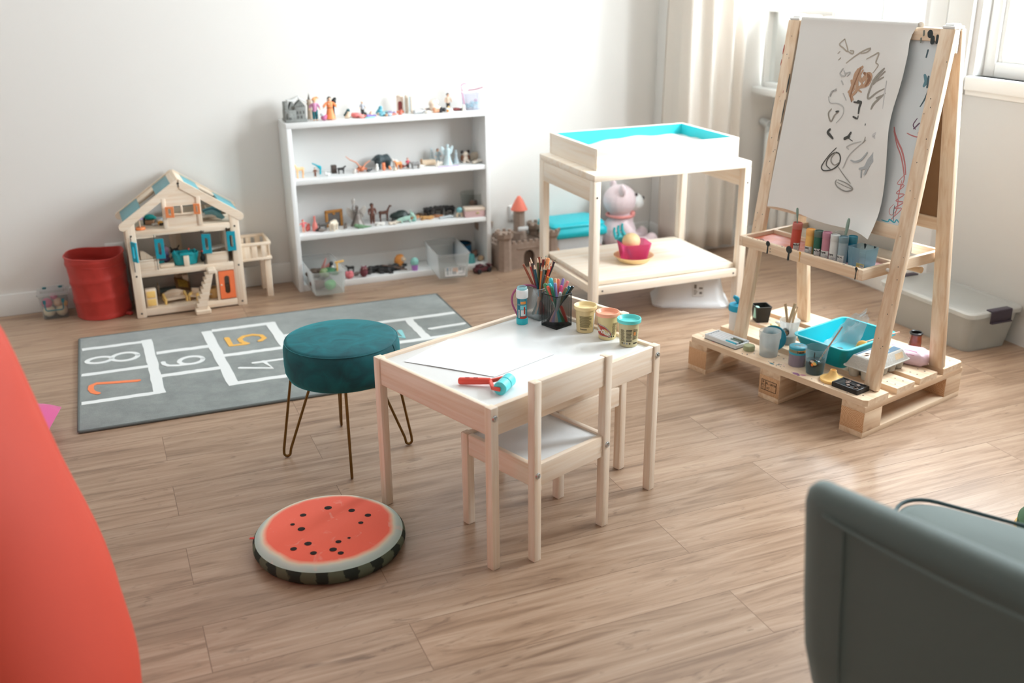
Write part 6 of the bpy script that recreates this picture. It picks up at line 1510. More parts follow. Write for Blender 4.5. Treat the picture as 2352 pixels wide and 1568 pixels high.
lumps('aqua_slab', 'flat aqua plastic piece at the front edge of the top shelf', 'toy', .388, .022, 0, [('slab', (166, 224, 226), [('b', (-.022, -.008, 0, .022, .008, .006), .002)])], rz=-8)
lumps('grey_rock', 'dark grey pebble-like toy in the middle of the top shelf', 'toy', .478, .055, 0, [('pebble', (112, 114, 122), [('e', (0, 0, .010), (.014, .011, .010)), ('e', (.008, .002, .008), (.009, .009, .008))])])
figure('lying doll in pale blue with coral legs before the small shrine', .522, .055, 0, .062, (176, 196, 216), (214, 120, 100), (190, 150, 120), 0, lie=('back', -70))
def shrine():
    t = thing('toy_shrine', 'upright toy doorway with a dark red arch on the top shelf', 'toy doorway', shelf_loc(.562, .120, 0), BK.a - R(12))
    MB().box(-.016, 0, 0, .016, .012, .075, .003).lathe([(.016, 0), (0, .012)][::-1] if 0 else [(0, .012), (.0155, .006), (.016, 0)], 20, 0, T(0, .006, .074)).build('doorway_frame', col((242, 222, 204)), t)
    MB().prism(arc(0, .045, .0095, 0, 180, 10) + [(-.0095, .012), (.0095, .012)], 0, .0012, 0, RX(90)).build('red_arch', col((130, 56, 54)), t)
    MB().box(-.018, -.006, 0, .018, 0, .010, .002).build('orange_step', col((238, 132, 96)), t)
    for i, c in enumerate(((206, 190, 170), (240, 226, 210))):
        lumps('toy_column', ['taupe', 'cream'][i] + ' toy column right of the red arched doorway', 'toy column', .589 + i * .020, .105 - .02 * i, 0, [('column', c, [('b', (-.007, -.006, 0, .007, .006, .082 - .004 * i), .002)])], group='toy columns')
    lumps('aqua_panel', 'very pale blue upright toy panel behind the columns', 'toy panel', .628, .150, 0, [('panel', (206, 230, 236), [('b', (-.012, -.004, 0, .012, .004, .070), .002)])])
shrine()
lumps('grey_shark', 'grey and white rounded toy whale on the top shelf', 'toy animal', .632, .055, 0, [('whale_body', (196, 196, 196), [('e', (0, 0, .011), (.026, .012, .011)), ('e', (.026, 0, .014), (.010, .008, .006)), ('e', (-.018, 0, .010), (.012, .012, .010))])])
figure('lying doll with dark hair and brown shirt behind the toy whale', .690, .140, 0, .060, (150, 110, 92), (90, 70, 64), (52, 44, 42), 0, lie=('back', 100))
lumps('sea_shell', 'big cream spiral sea shell on the top shelf', 'sea shell', .715, .085, 0, [('shell_body', mat('shell_cream', (240, 220, 200), .5, var=.15, scale=60), [('e', (0, 0, .020), (.022, .020, .020)), ('e', (-.004, 0, .038), (.020, .018, .018)), ('e', (.012, -.002, .045), (.013, .013, .012)), ('e', (.020, -.004, .014), (.022, .014, .013))])])
lumps('brown_shell', 'brown tapered toy shell at the front before the cream shell', 'sea shell', .706, .045, 0, [('shell_body', (206, 150, 116), [('e', (0, 0, .013), (.014, .012, .013)), ('e', (.016, 0, .010), (.014, .010, .009)), ('e', (.032, 0, .007), (.012, .008, .006))])])
figure('standing figure with bare beige chest, black shorts and black topknot', .800, .120, 0, .078, (238, 214, 190), (48, 46, 44), (36, 34, 34), 0, arms=12, wide=1.15)
lumps('orca_toy', 'white, black and orange toy fish at the front right of the top shelf', 'toy fish', .765, .035, 0, [('fish_body', (230, 226, 218), [('e', (0, 0, .011), (.020, .011, .011)), ('e', (.020, 0, .010), (.010, .009, .008))]), ('dark_back', (50, 50, 52), [('e', (-.014, 0, .014), (.013, .0115, .010))]), ('orange_fin', (240, 150, 70), [('e', (0, -.011, .010), (.007, .004, .007))])])
lumps('red_car_toy', 'dark red and black toy lying by the striped fish', 'toy', .820, .070, 0, [('toy_body', (134, 60, 58), [('e', (0, 0, .008), (.018, .010, .008)), ('e', (.014, 0, .007), (.014, .009, .007))]), ('black_end', (48, 44, 44), [('e', (.028, 0, .006), (.010, .008, .006))])])
lumps('white_pawn', 'small white pawn-like figure before the lidded jar', 'toy figure', .850, .040, 0, [('pawn_body', (238, 234, 222), [('l', [(0, 0), (.010, 0), (.009, .004), (.0055, .014), (.0062, .017), (.0062, .020), (.007, .026), (.004, .031), (0, .032)])])])
def strap_jar():
    t = thing('strapped_jar', 'clear plastic jar of turquoise pieces with a plum strap, right end of top shelf', 'jar', shelf_loc(.905, .085, 0), BK.a)
    tray_shell(m := MB(), -.042, -.036, .042, .036, .078, .003, .0015, .014); m.build('jar_wall', clear('jar_clear2', (232, 232, 240), .25, .15, .4), t)
    MB().tube([(-.044, -.030, 0.002), (-.048, -.030, .04), (-.055, -.02, .095), (-.052, -.01, .118), (-.035, 0, .122), (-.02, 0, .118)], .0036, 8, flat=.5).tube([(-.018, -.01, .092), (.01, -.02, .094), (.05, -.028, .104)], .003, 8).build('plum_strap', col((182, 112, 140)), t)
    MB().lathe([(0, 0), (.020, 0), (.022, .004), (.020, .010), (0, .011)], 18, 0, T(-.028, .005, .104) @ RX(70)).build('white_cap', col((236, 236, 238)), t)
    rr = random.Random(3)
    for i in range(14):
        c = rr.choice(((90, 190, 206), (120, 206, 214), (60, 160, 180), (200, 226, 228)))
        x, y, z = rr.uniform(-.024, .026), rr.uniform(-.020, .020), .004 + .010 * (i // 5)
        o = MB().ell((0, 0, .007), (.010, .009, .007), 10).build('turquoise_piece', col(c), loc=BK(.905 + x, .085 + y, SHZ[0] + z)); tag(o, 'glossy turquoise toy piece inside the strapped jar', 'toy piece', 'pieces in the strapped jar')
    o = MB().ell((0, 0, .007), .008, 10).build('pink_bead', col((214, 130, 170)), loc=BK(.926, .080, SHZ[0] + .035)); tag(o, 'round pink bead on top of the turquoise pieces in the jar', 'bead')
strap_jar()
# ---- second
animal('pale orange toy camel at the left end of the second shelf', .056, .060, 1, .048, .068, (246, 196, 146), 8, .5, 0, None, .1)
lumps('teal_flamingo', 'bright teal long-necked toy bird on the second shelf', 'toy bird', .150, .110, 1, [('bird_body', (20, 172, 190), [('t', [(.010, 0, 0), (.012, 0, .02), (.011, 0, .030)], [.005, .004, .008]), ('e', (.008, 0, .034), (.010, .007, .008)), ('t', [(.004, 0, .036), (-.010, 0, .046), (-.026, 0, .054)], [.006, .004, .003])])])
figure('small brown seated figure before the teal bird', .126, .060, 1, .042, (120, 74, 54), (110, 70, 54), (70, 50, 44), 0)
lumps('white_mouse', 'tiny white toy mouse on the second shelf', 'toy animal', .184, .055, 1, [('mouse_body', (230, 230, 228), [('e', (0, 0, .008), (.012, .008, .008)), ('e', (-.012, 0, .011), (.007, .006, .006)), ('e', (-.010, 0, .019), (.003, .002, .004))])])
lumps('wooden_crate', 'small dark brown crate beside the black toy dog', 'toy crate', .226, .115, 1, [('crate_box', mat('crate_brown', (84, 72, 66), .7, var=.3, scale=120), [('b', (-.012, -.012, 0, .012, .012, .036), .002)])])
animal('black toy dog facing the crate on the second shelf', .254, .085, 1, .040, .036, (44, 42, 42), 180, .5, 1.0, None, -.12)
def bug():
    t = lumps('antennae_beetle', 'orange brown toy beetle with two very long feelers', 'toy beetle', .350, .090, 1, [('beetle_body', (206, 120, 84), [('e', (0, 0, .014), (.020, .016, .013)), ('e', (0, -.014, .014), (.011, .009, .009)), ('t', [(-.010, 0, .012), (-.024, -.006, .016), (-.030, -.008, 0)], [.003, .0026, .002]), ('t', [(.010, 0, .012), (.024, -.006, .016), (.030, -.008, 0)], [.003, .0026, .002]), ('t', [(-.008, -.008, .012), (-.018, -.018, .014), (-.022, -.022, 0)], [.003, .0026, .002]), ('t', [(.008, -.008, .012), (.018, -.018, .014), (.022, -.022, 0)], [.003, .0026, .002])])], voxel=.0016)
    MB().tube([(-.006, -.012, .022), (-.024, -.006, .046), (-.052, .0, .060), (-.070, .004, .076)], [.0034, .0030, .0024, .0016], 8).tube([(.006, -.012, .022), (.022, -.006, .038), (.044, 0, .048)], [.0034, .003, .0024], 8).build('feelers', col((222, 150, 118)), t)
bug()
animal('dark slate toy bison, the largest animal on the second shelf', .462, .125, 1, .088, .072, mat('bison', (62, 76, 80), .6, var=.35, scale=40), 8, -.15, .7, (.05, .02, (180, 96, 84)), .2, 1.5, legw=1.25, head=1.25)
lumps('white_penguin', 'small white upright toy just before the bison', 'toy animal', .418, .060, 1, [('toy_body', (234, 232, 226), [('e', (0, 0, .014), (.009, .008, .014)), ('e', (0, 0, .030), (.007, .007, .008))])])
lumps('orange_cat', 'small orange upright toy before the bison', 'toy animal', .452, .065, 1, [('toy_body', (238, 136, 92), [('e', (0, 0, .013), (.010, .009, .013)), ('e', (0, 0, .028), (.009, .008, .008)), ('e', (-.005, 0, .036), (.003, .002, .004)), ('e', (.005, 0, .036), (.003, .002, .004))])])
lumps('orange_chick', 'tiny orange chick right of the orange cat', 'toy animal', .485, .075, 1, [('toy_body', (242, 156, 108), [('e', (0, 0, .007), (.008, .007, .007)), ('e', (-.003, 0, .015), (.005, .005, .005))])])
animal('orange and cream toy deer standing right of the bison', .525, .070, 1, .046, .046, mat('deer', (238, 150, 92), .6, var=.3, scale=60), 20, .45, 1.0, None, .05)
lumps('lamb_toy', 'woolly white lamb behind the orange toy deer', 'toy animal', .528, .125, 1, [('lamb_body', (236, 230, 222), [('e', (0, 0, .026), (.016, .011, .012)), ('e', (-.015, 0, .036), (.008, .007, .008)), ('t', [(-.008, .004, .02), (-.008, .005, 0)], [.004, .003]), ('t', [(.008, .004, .02), (.008, .005, 0)], [.004, .003]), ('t', [(-.008, -.004, .02), (-.008, -.005, 0)], [.004, .003]), ('t', [(.008, -.004, .02), (.008, -.005, 0)], [.004, .003])])])
figure('tiny figure with pink shirt and red hair on the second shelf', .572, .070, 1, .050, (220, 90, 110), (60, 60, 64), (160, 50, 50), 0)
animal('black and white toy cow facing left on the second shelf', .602, .050, 1, .055, .040, mat('cow_patches', (150, 148, 146), .6, var=.9, scale=26), 0, .2, .8, None, .12, 1.1)
lumps('wood_log', 'beige toy log lying toward the right of the second shelf', 'toy log', .682, .095, 1, [('log_body', mat('log', (212, 188, 160), .7, var=.2, scale=60), [('t', [(-.036, 0, .014), (-.034, 0, .014), (0, .002, .015), (.034, 0, .014), (.037, 0, .014)], [.009, .014, .0145, .014, .010]), ('t', [(-.02, 0, .02), (-.034, -.006, .026)], [.008, .006])])])
lumps('cream_pebble', 'round cream pebble right of the toy log', 'pebble', .742, .090, 1, [('pebble_body', (234, 226, 214), [('e', (0, 0, .009), (.013, .010, .009)), ('e', (.008, .004, .007), (.009, .008, .007))])])
def angel(label, u, v, h, c, wing=True):
    t = thing('glass_angel', label, 'figurine', shelf_loc(u, v, 1), BK.a, 'pale blue figurines')
    m = mat('pale_glass_%d' % c[0], c, .25, var=.12, scale=40, coat=.4)
    MB().lathe([(0, 0), (.24 * h, 0), (.22 * h, .08 * h), (.13 * h, .40 * h), (.10 * h, .62 * h), (.13 * h, .72 * h), (.05 * h, .80 * h), (.045 * h, .82 * h)], 18).ell((0, 0, .90 * h), (.085 * h, .085 * h, .10 * h), 12).build('gown', m, t, angle=70)
    if wing:
        for sx in (-1, 1): MB().ell((sx * .19 * h, .06 * h, .66 * h), (.10 * h, .025 * h, .26 * h), 12, 0, RY(sx * 24)).build('wing', m, t)
angel('pale blue glass angel with wings, tallest figurine on the second shelf', .778, .085, .098, (206, 226, 230))
angel('short pale blue figurine right of the winged angel', .824, .095, .066, (190, 206, 212), False)
angel('slim pale blue figurine at the back before the brown-haired one', .718, .150, .072, (214, 230, 234), False)
figure('pale blue robed figure with brown hair left of the glass angel', .742, .125, 1, .072, (196, 214, 220), (170, 190, 196), (150, 100, 74), 0, skirt=True, arms=10, wide=.8)
lumps('toy_panda', 'brown and white sitting toy bear with dark ears on the second shelf', 'toy bear', .872, .095, 1, [('bear_body', (226, 212, 196), [('e', (0, 0, .018), (.016, .014, .018)), ('e', (0, -.002, .042), (.015, .014, .013)), ('e', (-.012, -.012, .006), (.008, .010, .006)), ('e', (.012, -.012, .006), (.008, .010, .006))]), ('dark_ears', (46, 40, 38), [('e', (-.016, 0, .052), (.010, .006, .010)), ('e', (.016, 0, .052), (.010, .006, .010))]), ('brown_jacket', (112, 70, 46), [('e', (-.014, .003, .022), (.011, .012, .018)), ('e', (.014, .003, .022), (.011, .012, .018)), ('e', (0, .006, .024), (.018, .010, .016))])])
lumps('sandstone', 'beige chunk of rough stone at the back right of the second shelf', 'stone', .928, .120, 1, [('stone_body', mat('sandstone', (202, 190, 172), .85, var=.2, scale=80), [('e', (0, 0, .022), (.024, .018, .022)), ('e', (.012, -.004, .026), (.014, .014, .018)), ('e', (-.014, 0, .016), (.012, .014, .016))])])
lumps('white_clam', 'white clam shell at the right front of the second shelf', 'sea shell', .922, .058, 1, [('clam_body', (234, 230, 222), [('e', (0, 0, .010), (.028, .018, .008)), ('e', (.006, 0, .013), (.02, .014, .007))]), ('tan_stripe', (184, 160, 136), [('e', (-.006, -.001, .0155), (.016, .008, .003))])])
o = MB().prism([(-.055, -.012), (.050, -.012), (.062, .010), (-.045, .010)], 0, .002).build('purple_card', col((206, 184, 216)), loc=shelf_loc(.760, .036, 1), rz=BK.a); tag(o, 'flat lilac strip lying at the front edge of the second shelf', 'strip')
# ---- third
figure('pink and red clown figure with dark shoes, left end of the third shelf', .055, .075, 2, .060, (222, 110, 110), (226, 160, 140), (214, 60, 60), 20, arms=60, wide=1.3)
lumps('pink_bottle', 'pink toy bottle shape with black feet on the third shelf', 'toy', .110, .080, 2, [('bottle', (224, 130, 120), [('l', [(0, 0), (.012, 0), (.013, .02), (.010, .034), (.005, .046), (.005, .070), (0, .071)])]), ('black_foot', (44, 42, 44), [('e', (.010, -.012, .006), (.014, .010, .006)), ('e', (.016, -.008, .008), (.010, .008, .007))])])
animal('small grey toy wolf behind the cream bear', .150, .085, 2, .052, .040, (118, 118, 116), 160, .3, .8, None, .1)
def throne():
    t = thing('bronze_frame', 'square bronze and grey toy gateway on the third shelf', 'toy gateway', shelf_loc(.212, .120, 2), BK.a + R(8))
    m = mat('bronze_trim', (178, 124, 62), .5, .2, var=.3)
    MB().box(-.042, 0, 0, .042, .014, .078, .003).build('stone_slab', mat('dark_stone', (104, 100, 98), .8, var=.3), t)
    MB().box(-.044, -.004, 0, -.030, .006, .080, .003).box(.030, -.004, 0, .044, .006, .080, .003).box(-.044, -.004, .068, .044, .006, .082, .003).box(-.006, -.004, .058, .006, .004, .076, .002).build('bronze_edge', m, t)
throne()
animal('cream white toy polar bear before the bronze gateway', .192, .055, 2, .060, .056, (240, 226, 204), 55, .0, .7, None, 0, 1.35, legw=1.35, head=1.2)
def knight():
    t = thing('winged_statue', 'tall silver grey winged warrior statue on the third shelf', 'statue', shelf_loc(.318, .095, 2), BK.a)
    m = mat('pewter', (150, 142, 136), .45, .3, var=.3, scale=60)
    b = MB().lathe([(0, 0), (.034, 0), (.032, .006), (.020, .03), (.013, .060), (.015, .072), (.006, .080)], 18)
    b.ell((0, 0, .088), (.009, .009, .011), 10).ell((0, .004, .062), (.018, .012, .016), 10).tube([(-.012, 0, .07), (-.022, -.006, .084), (-.018, -.008, .104)], [.005, .004, .003], 8).tube([(.012, 0, .07), (.024, -.006, .054), (.028, -.01, .04)], [.005, .004, .003], 8)
    fuse(b, .0022, 'robed_figure', m, t, 1)
    MB().tube([(-.018, -.008, .106), (-.017, -.008, .126), (-.012, -.006, .134)], [.006, .010, .004], 8).build('raised_helmet', mat('silver_pale', (206, 202, 196), .4, .3, var=.2), t)
    for sx in (-1, 1): MB().ell((sx * .026, .012, .056), (.016, .004, .038), 12, 0, RY(sx * 30)).build('wing', mat('wing_grey', (196, 190, 182), .6, var=.2), t)
    MB().tube([(-.034, -.016, .002), (-.012, -.014, .052), (.004, -.012, .094)], .002, 6).build('spear', mat('dark_iron', (80, 74, 70), .5, .4, var=0), t)
knight()
lumps('green_lizard', 'green toy lizard with a long tail at the front of the third shelf', 'toy lizard', .322, .040, 2, [('lizard_body', (104, 140, 104), [('t', [(-.026, 0, .010), (-.012, 0, .010), (.006, 0, .007), (.030, .002, .004), (.052, .006, .003)], [.006, .011, .009, .005, .002]), ('e', (-.026, 0, .014), (.011, .009, .010)), ('t', [(-.014, 0, .006), (-.016, -.012, .0)], [.004, .003]), ('t', [(.004, 0, .006), (.006, -.012, .0)], [.004, .003])])])
figure('brown standing toy man right of the winged statue', .394, .105, 2, .098, (120, 78, 66), (110, 72, 60), (70, 46, 40), 0, skin=(134, 90, 74), arms=8, wide=.85)
animal('brown toy horse right of the brown toy man', .458, .125, 2, .062, .070, (104, 66, 52), 180, .85, .8, None, .2, .85)
lumps('turtle_shell', 'big dark green and black toy turtle in the middle of the third shelf', 'toy turtle', .532, .120, 2, [('shell', mat('turtle_shell', (48, 62, 60), .4, var=.6, scale=40), [('e', (0, 0, .022), (.050, .030, .020)), ('e', (.01, 0, .030), (.034, .022, .018))]), ('head', (40, 46, 44), [('t', [(.045, 0, .014), (.062, 0, .022), (.072, 0, .026)], [.008, .008, .009])]), ('leg', (40, 46, 44), [('t', [(-.034, -.02, .012), (-.044, -.03, .002)], [.009, .006])]), ('leg', (40, 46, 44), [('t', [(.03, -.02, .012), (.04, -.03, .002)], [.009, .006])])])
lumps('mint_dragon', 'pale mint winged toy dragon before the dark turtle', 'toy dragon', .535, .062, 2, [('dragon_body', mat('mint', (176, 214, 200), .6, var=.2), [('t', [(-.046, 0, .006), (-.020, 0, .014), (.010, 0, .018), (.034, 0, .022)], [.004, .009, .012, .010]), ('e', (.044, 0, .034), (.011, .010, .012)), ('e', (.052, -.004, .028), (.008, .007, .006)), ('t', [(-.008, 0, .012), (-.010, -.012, 0)], [.005, .004]), ('t', [(.028, 0, .014), (.032, -.012, 0)], [.005, .004]), ('t', [(.040, 0, .044), (.036, 0, .060)], [.004, .002])])])
animal('white toy goat lying at the front of the third shelf', .418, .055, 2, .054, .036, (232, 230, 224), 5, .2, .8, None, .02, 1.0, lie=True)
animal('white toy lamb with tan face, right of the lying goat', .474, .045, 2, .044, .030, mat('lamb_tan', (232, 220, 204), .6, var=.25, scale=40), 175, .2, .8, None, .02, 1.1, lie=True)
animal('tan toy gazelle lying behind the spotted giraffe', .610, .115, 2, .056, .040, (214, 150, 100), 10, .3, .8, (.02, .14, (70, 60, 50)), .02, .9, lie=True)
animal('spotted tan toy giraffe lying on the third shelf', .662, .075, 2, .074, .050, mat('giraffe_spots', (206, 156, 96), .6, var=.5, scale=60), 0, .3, .8, None, .1, .75, lie=True)
animal('tan toy antelope calf beside the lying giraffe', .725, .090, 2, .046, .034, (190, 130, 90), -20, .3, .7, None, .05, .9, lie=True)
for i, (u, v, rz_, L_, lab) in enumerate(((.690, .145, 20, .060, 'black toy panther at the back of the third shelf'), (.745, .150, 160, .064, 'charcoal toy bear in the middle of the dark animal pile'), (.795, .135, -20, .062, 'black toy gorilla at the right of the dark animal pile'))):
    animal(lab, u, v, 2, L_, .050, [(44, 44, 46), (58, 56, 56), (36, 36, 38)][i], rz_, .2, .7, None, .1, 1.25, legw=1.3)
lumps('grey_strap', 'pale grey bent strip lying before the dark animals', 'strip', .752, .055, 2, [('strip_band', (198, 206, 210), [('t', [(-.034, 0, .006), (-.010, .004, .005), (.014, -.002, .010), (.034, .004, .004)], [.006, .006, .006, .005])])])
lumps('ball_figure', 'toy with a turquoise ball head and cream legs on the third shelf', 'toy figure', .820, .055, 2, [('ball_head', (130, 192, 198), [('e', (0, 0, .034), (.016, .015, .015))]), ('cream_legs', (226, 206, 180), [('t', [(-.010, 0, .022), (-.013, 0, 0)], [.006, .007]), ('t', [(.010, 0, .022), (.013, 0, 0)], [.006, .007]), ('e', (0, 0, .022), (.013, .010, .006))])])
def clear_jar():
    t = thing('clear_jar', 'clear round jar of brown pine cones at the right back of the third shelf', 'jar', shelf_loc(.912, .122, 2), BK.a)
    MB().lathe([(0, 0), (.050, 0), (.054, .004), (.056, .084), (.058, .086), (.058, .100), (.0565, .100), (.054, .086), (.052, .006), (0, .003)], 34).build('jar_wall', clear('jar_glass', (232, 236, 232), .03, .05, .1), t)
    for x, y, z, i in ((-.022, 0, .005, 0), (.018, -.012, .005, 1), (.004, .022, .006, 2), (-.006, -.024, .010, 3), (.0, 0, .034, 4), (.022, .012, .030, 5)):
        o = MB()
        for k in range(5): o.lathe([(0, 0), (.015 * math.sin(PI * (k + 1.2) / 6.4), .001), (.012 * math.sin(PI * (k + 1.2) / 6.4), .006), (0, .008)], 9, 0, T(0, 0, k * .005))
        q = o.build('pine_cone', col([(112, 76, 60), (140, 100, 78), (96, 66, 54)][i % 3], .8, .25), loc=BK(.912 + x, .122 + y, SHZ[2] + z)); tag(q, 'small brown pine cone inside the clear jar', 'pine cone', 'pine cones in the clear jar')
clear_jar()
def pink_case():
    t = thing('trinket_box', 'cream and pink rectangular trinket box at the right end of the third shelf', 'box', shelf_loc(.890, .040, 2), BK.a - R(6))
    MB().box(-.050, -.026, 0, .050, .026, .034, .004).build('box_body', mat('trinket_pink', (226, 190, 190), .5, var=.12, scale=40), t)
    MB().box(-.052, -.028, .032, .052, .028, .048, .004).build('box_lid', mat('trinket_cream', (242, 224, 206), .5, var=.06), t)
    MB().ell((.012, -.0285, .022), (.010, .002, .006), 10).build('clasp', col((196, 176, 130)), t)
pink_case()
# ---- bottom shelf
def shelf_bin(name, label, u, v, w_, l, h, rz, content=None):
    t = thing(name, label, 'storage bin', shelf_loc(u, v, 3), BK.a + R(rz), 'clear bins on the bottom shelf')
    m = MB(); tray_shell(m, 0, 0, w_, l, h, .009, .002, .016, .004); m.build('bin_wall', clear('bin_plastic', (236, 238, 237), .22, .25, .6), t)
    return t
b1 = shelf_bin('clear_bin', 'clear plastic bin of green toys sticking out of the bottom shelf, left', .028, -.192, .152, .315, .108, 0)
DZ = SHZ[3] + .0022
def inbin(u, v, z): return BK(u, v, DZ + z)
leaf = col((58, 110, 74), .5, .2); leaf2 = col((112, 130, 88), .5, .2)
for i, (u, v, z, m_, c, lab) in enumerate(((.070, -.10, .0, 0, (96, 62, 52), 'dark brown toy dinosaur lying in the left bin'), (.120, -.12, .0, 0, (110, 190, 120), 'light green toy frog at the bottom of the left bin'), (.100, -.03, .02, 0, (76, 60, 52), 'brown toy lizard at the back of the left bin'), (.066, -.05, .042, 0, (80, 66, 56), 'brown toy ox on top of the left bin'))):
    o = lumps('bin_toy', lab, 'toy animal', u, v, 3, [('toy_body', c, [('e', (0, 0, .024), (.034, .024, .024)), ('e', (-.024, 0, .034), (.018, .016, .016)), ('e', (.028, .004, .020), (.018, .014, .012))])], loc=inbin(u, v, z), rz=i * 50)
o = lumps('toy_leaves', 'bunch of dark and olive green toy leaves on top of the left bin', 'toy plant', .1, 0, 3, [('dark_leaves', leaf, [('e', (.022, -.01, .014), (.030, .014, .010)), ('e', (.040, -.03, .010), (.020, .012, .008)), ('e', (.018, .02, .018), (.022, .016, .010)), ('e', (.034, 0, .020), (.022, .012, .010))]), ('olive_leaves', leaf2, [('e', (-.014, -.02, .016), (.016, .012, .018)), ('e', (-.004, -.008, .022), (.018, .012, .014)), ('e', (0, -.03, .008), (.014, .012, .012))])], loc=inbin(.106, -.08, .062))
lumps('toy_penguin', 'black and white toy penguin standing in the left bin', 'toy animal', .1, 0, 3, [('penguin_back', (40, 44, 46), [('e', (0, .003, .026), (.013, .011, .026)), ('e', (0, 0, .054), (.010, .010, .010))]), ('white_front', (228, 228, 224), [('e', (.003, -.007, .026), (.009, .007, .020))])], loc=inbin(.146, -.05, .050))
lumps('striped_tail', 'pink and grey striped toy tail poking up from the left bin', 'toy', .1, 0, 3, [('tail_body', mat('stripes', (190, 130, 124), .6, var=.5, scale=120), [('t', [(0, 0, 0), (.014, 0, .030), (.026, 0, .062)], [.008, .007, .003]), ('t', [(.012, .004, 0), (.032, .004, .02), (.044, 0, .034)], [.008, .008, .006])])], loc=inbin(.106, -.01, .060))
o = MB().box(-.004, -.004, 0, .004, .004, .050, .001).box(-.004, -.004, .042, .038, .004, .050, .001, 0, RY(-6)).build('yellow_bracket', col((240, 192, 110)), loc=BK(.164, -.085, DZ + .070), rz=BK.a); tag(o, 'yellow L-shaped plastic piece at the right rim of the left bin', 'plastic piece')
animal('small black toy goat at the back of the bottom shelf', .272, .110, 3, .044, .044, (48, 44, 42), 0, .4, .6, (.03, .10, (60, 54, 50)), -.05)
lumps('pink_pig', 'round pink lump-shaped toy beside the left bin', 'toy', .245, .022, 3, [('pink_body', (232, 130, 138), [('e', (0, 0, .018), (.022, .018, .018)), ('e', (.004, -.006, .030), (.014, .012, .010)), ('e', (-.012, 0, .026), (.012, .012, .012))])])
lumps('grey_mouse', 'small grey toy mouse right of the pink lump', 'toy animal', .285, .050, 3, [('mouse_body', (150, 140, 136), [('e', (0, 0, .011), (.013, .010, .011)), ('e', (.008, -.006, .016), (.008, .007, .008))])])
lumps('maroon_owl', 'maroon egg-shaped toy owl at the front of the bottom shelf', 'toy bird', .315, .020, 3, [('owl_body', (110, 52, 64), [('e', (0, 0, .024), (.021, .019, .024)), ('e', (0, -.002, .040), (.017, .016, .013)), ('e', (-.010, -.002, .052), (.004, .004, .006)), ('e', (.010, -.002, .052), (.004, .004, .006))]), ('owl_eyes', (196, 160, 150), [('e', (-.006, -.017, .044), (.004, .003, .004)), ('e', (.006, -.017, .044), (.004, .003, .004))])])
lumps('brown_shell_small', 'tan shell lying behind the maroon owl', 'sea shell', .335, .060, 3, [('shell_body', (196, 160, 130), [('e', (0, 0, .012), (.014, .012, .012)), ('e', (.006, 0, .022), (.008, .008, .008))])])
for i, (u, v, rz_, lab) in enumerate(((.385, .080, 170, 'black toy seal at the left of the black pile'), (.425, .045, 160, 'long black toy snake-bodied animal at the front of the pile'), (.470, .070, 20, 'black toy bear lying at the right of the black pile'))):
    animal(lab, u, v, 3, .085, .040, (34, 34, 36), rz_, .2, .5, None, .05, 1.15, lie=True)
o = MB().tube([(-.06, 0, .036), (-.02, 0, .026), (.03, -.004, .012), (.062, -.01, .004)], [.003, .004, .004, .003], 8).build('brown_twig', col((110, 86, 72), .7), loc=BK(.475, .055, SHZ[3]), rz=BK.a); tag(o, 'brown twig lying across the black toy animals', 'twig')
lumps('orange_fish', 'orange toy fish with big pale eyes on the bottom shelf', 'toy fish', .520, .115, 3, [('fish_body', (246, 166, 84), [('e', (0, 0, .032), (.026, .018, .032)), ('e', (.006, 0, .052), (.018, .014, .012))]), ('pale_eyes', (240, 216, 188), [('e', (.016, -.012, .040), (.013, .009, .013)), ('e', (.024, -.006, .036), (.010, .008, .010))]), ('dark_mouth', (60, 66, 70), [('e', (.026, -.012, .010), (.011, .008, .008)), ('e', (.018, -.010, .012), (.008, .007, .007))])])
lumps('lilac_cup', 'lilac and mint toy egg cup left of the empty bin', 'toy cup', .572, .030, 3, [('cup_base', (186, 128, 206), [('l', [(0, 0), (.014, 0), (.017, .030), (.018, .036), (0, .036)])]), ('mint_dome', (150, 214, 206), [('e', (0, 0, .040), (.021, .020, .024))])])
b2 = shelf_bin('clear_bin', 'empty clear plastic bin with a white label sticking out of the bottom shelf, right', .622, -.175, .158, .300, .118, -6)
lb = MB(); M = T(.036, .0045, .012) @ RX(85)
lb.box(0, 0, 0, .096, .044, .0005, 0, 0, M)
for i, (a, b, c, d, k) in enumerate(((.006, .006, .018, .034, 1), (.008, .030, .016, .040, 2), (.034, .008, .054, .024, 1), (.038, .018, .062, .038, 3), (.066, .024, .080, .040, 1), (.066, .008, .090, .012, 1), (.086, .014, .092, .040, 1), (.024, .006, .028, .038, 1))): lb.box(a, b, .0005, c, d, .0008, 0, k, M)
lb.build('sticker', [mat('sticker_white', (226, 228, 228)), mat('sticker_print2', (170, 176, 178), .6, var=0), mat('sticker_blue', (120, 160, 190), .6, var=0), mat('sticker_peach', (226, 196, 176), .6, var=0)], b2)
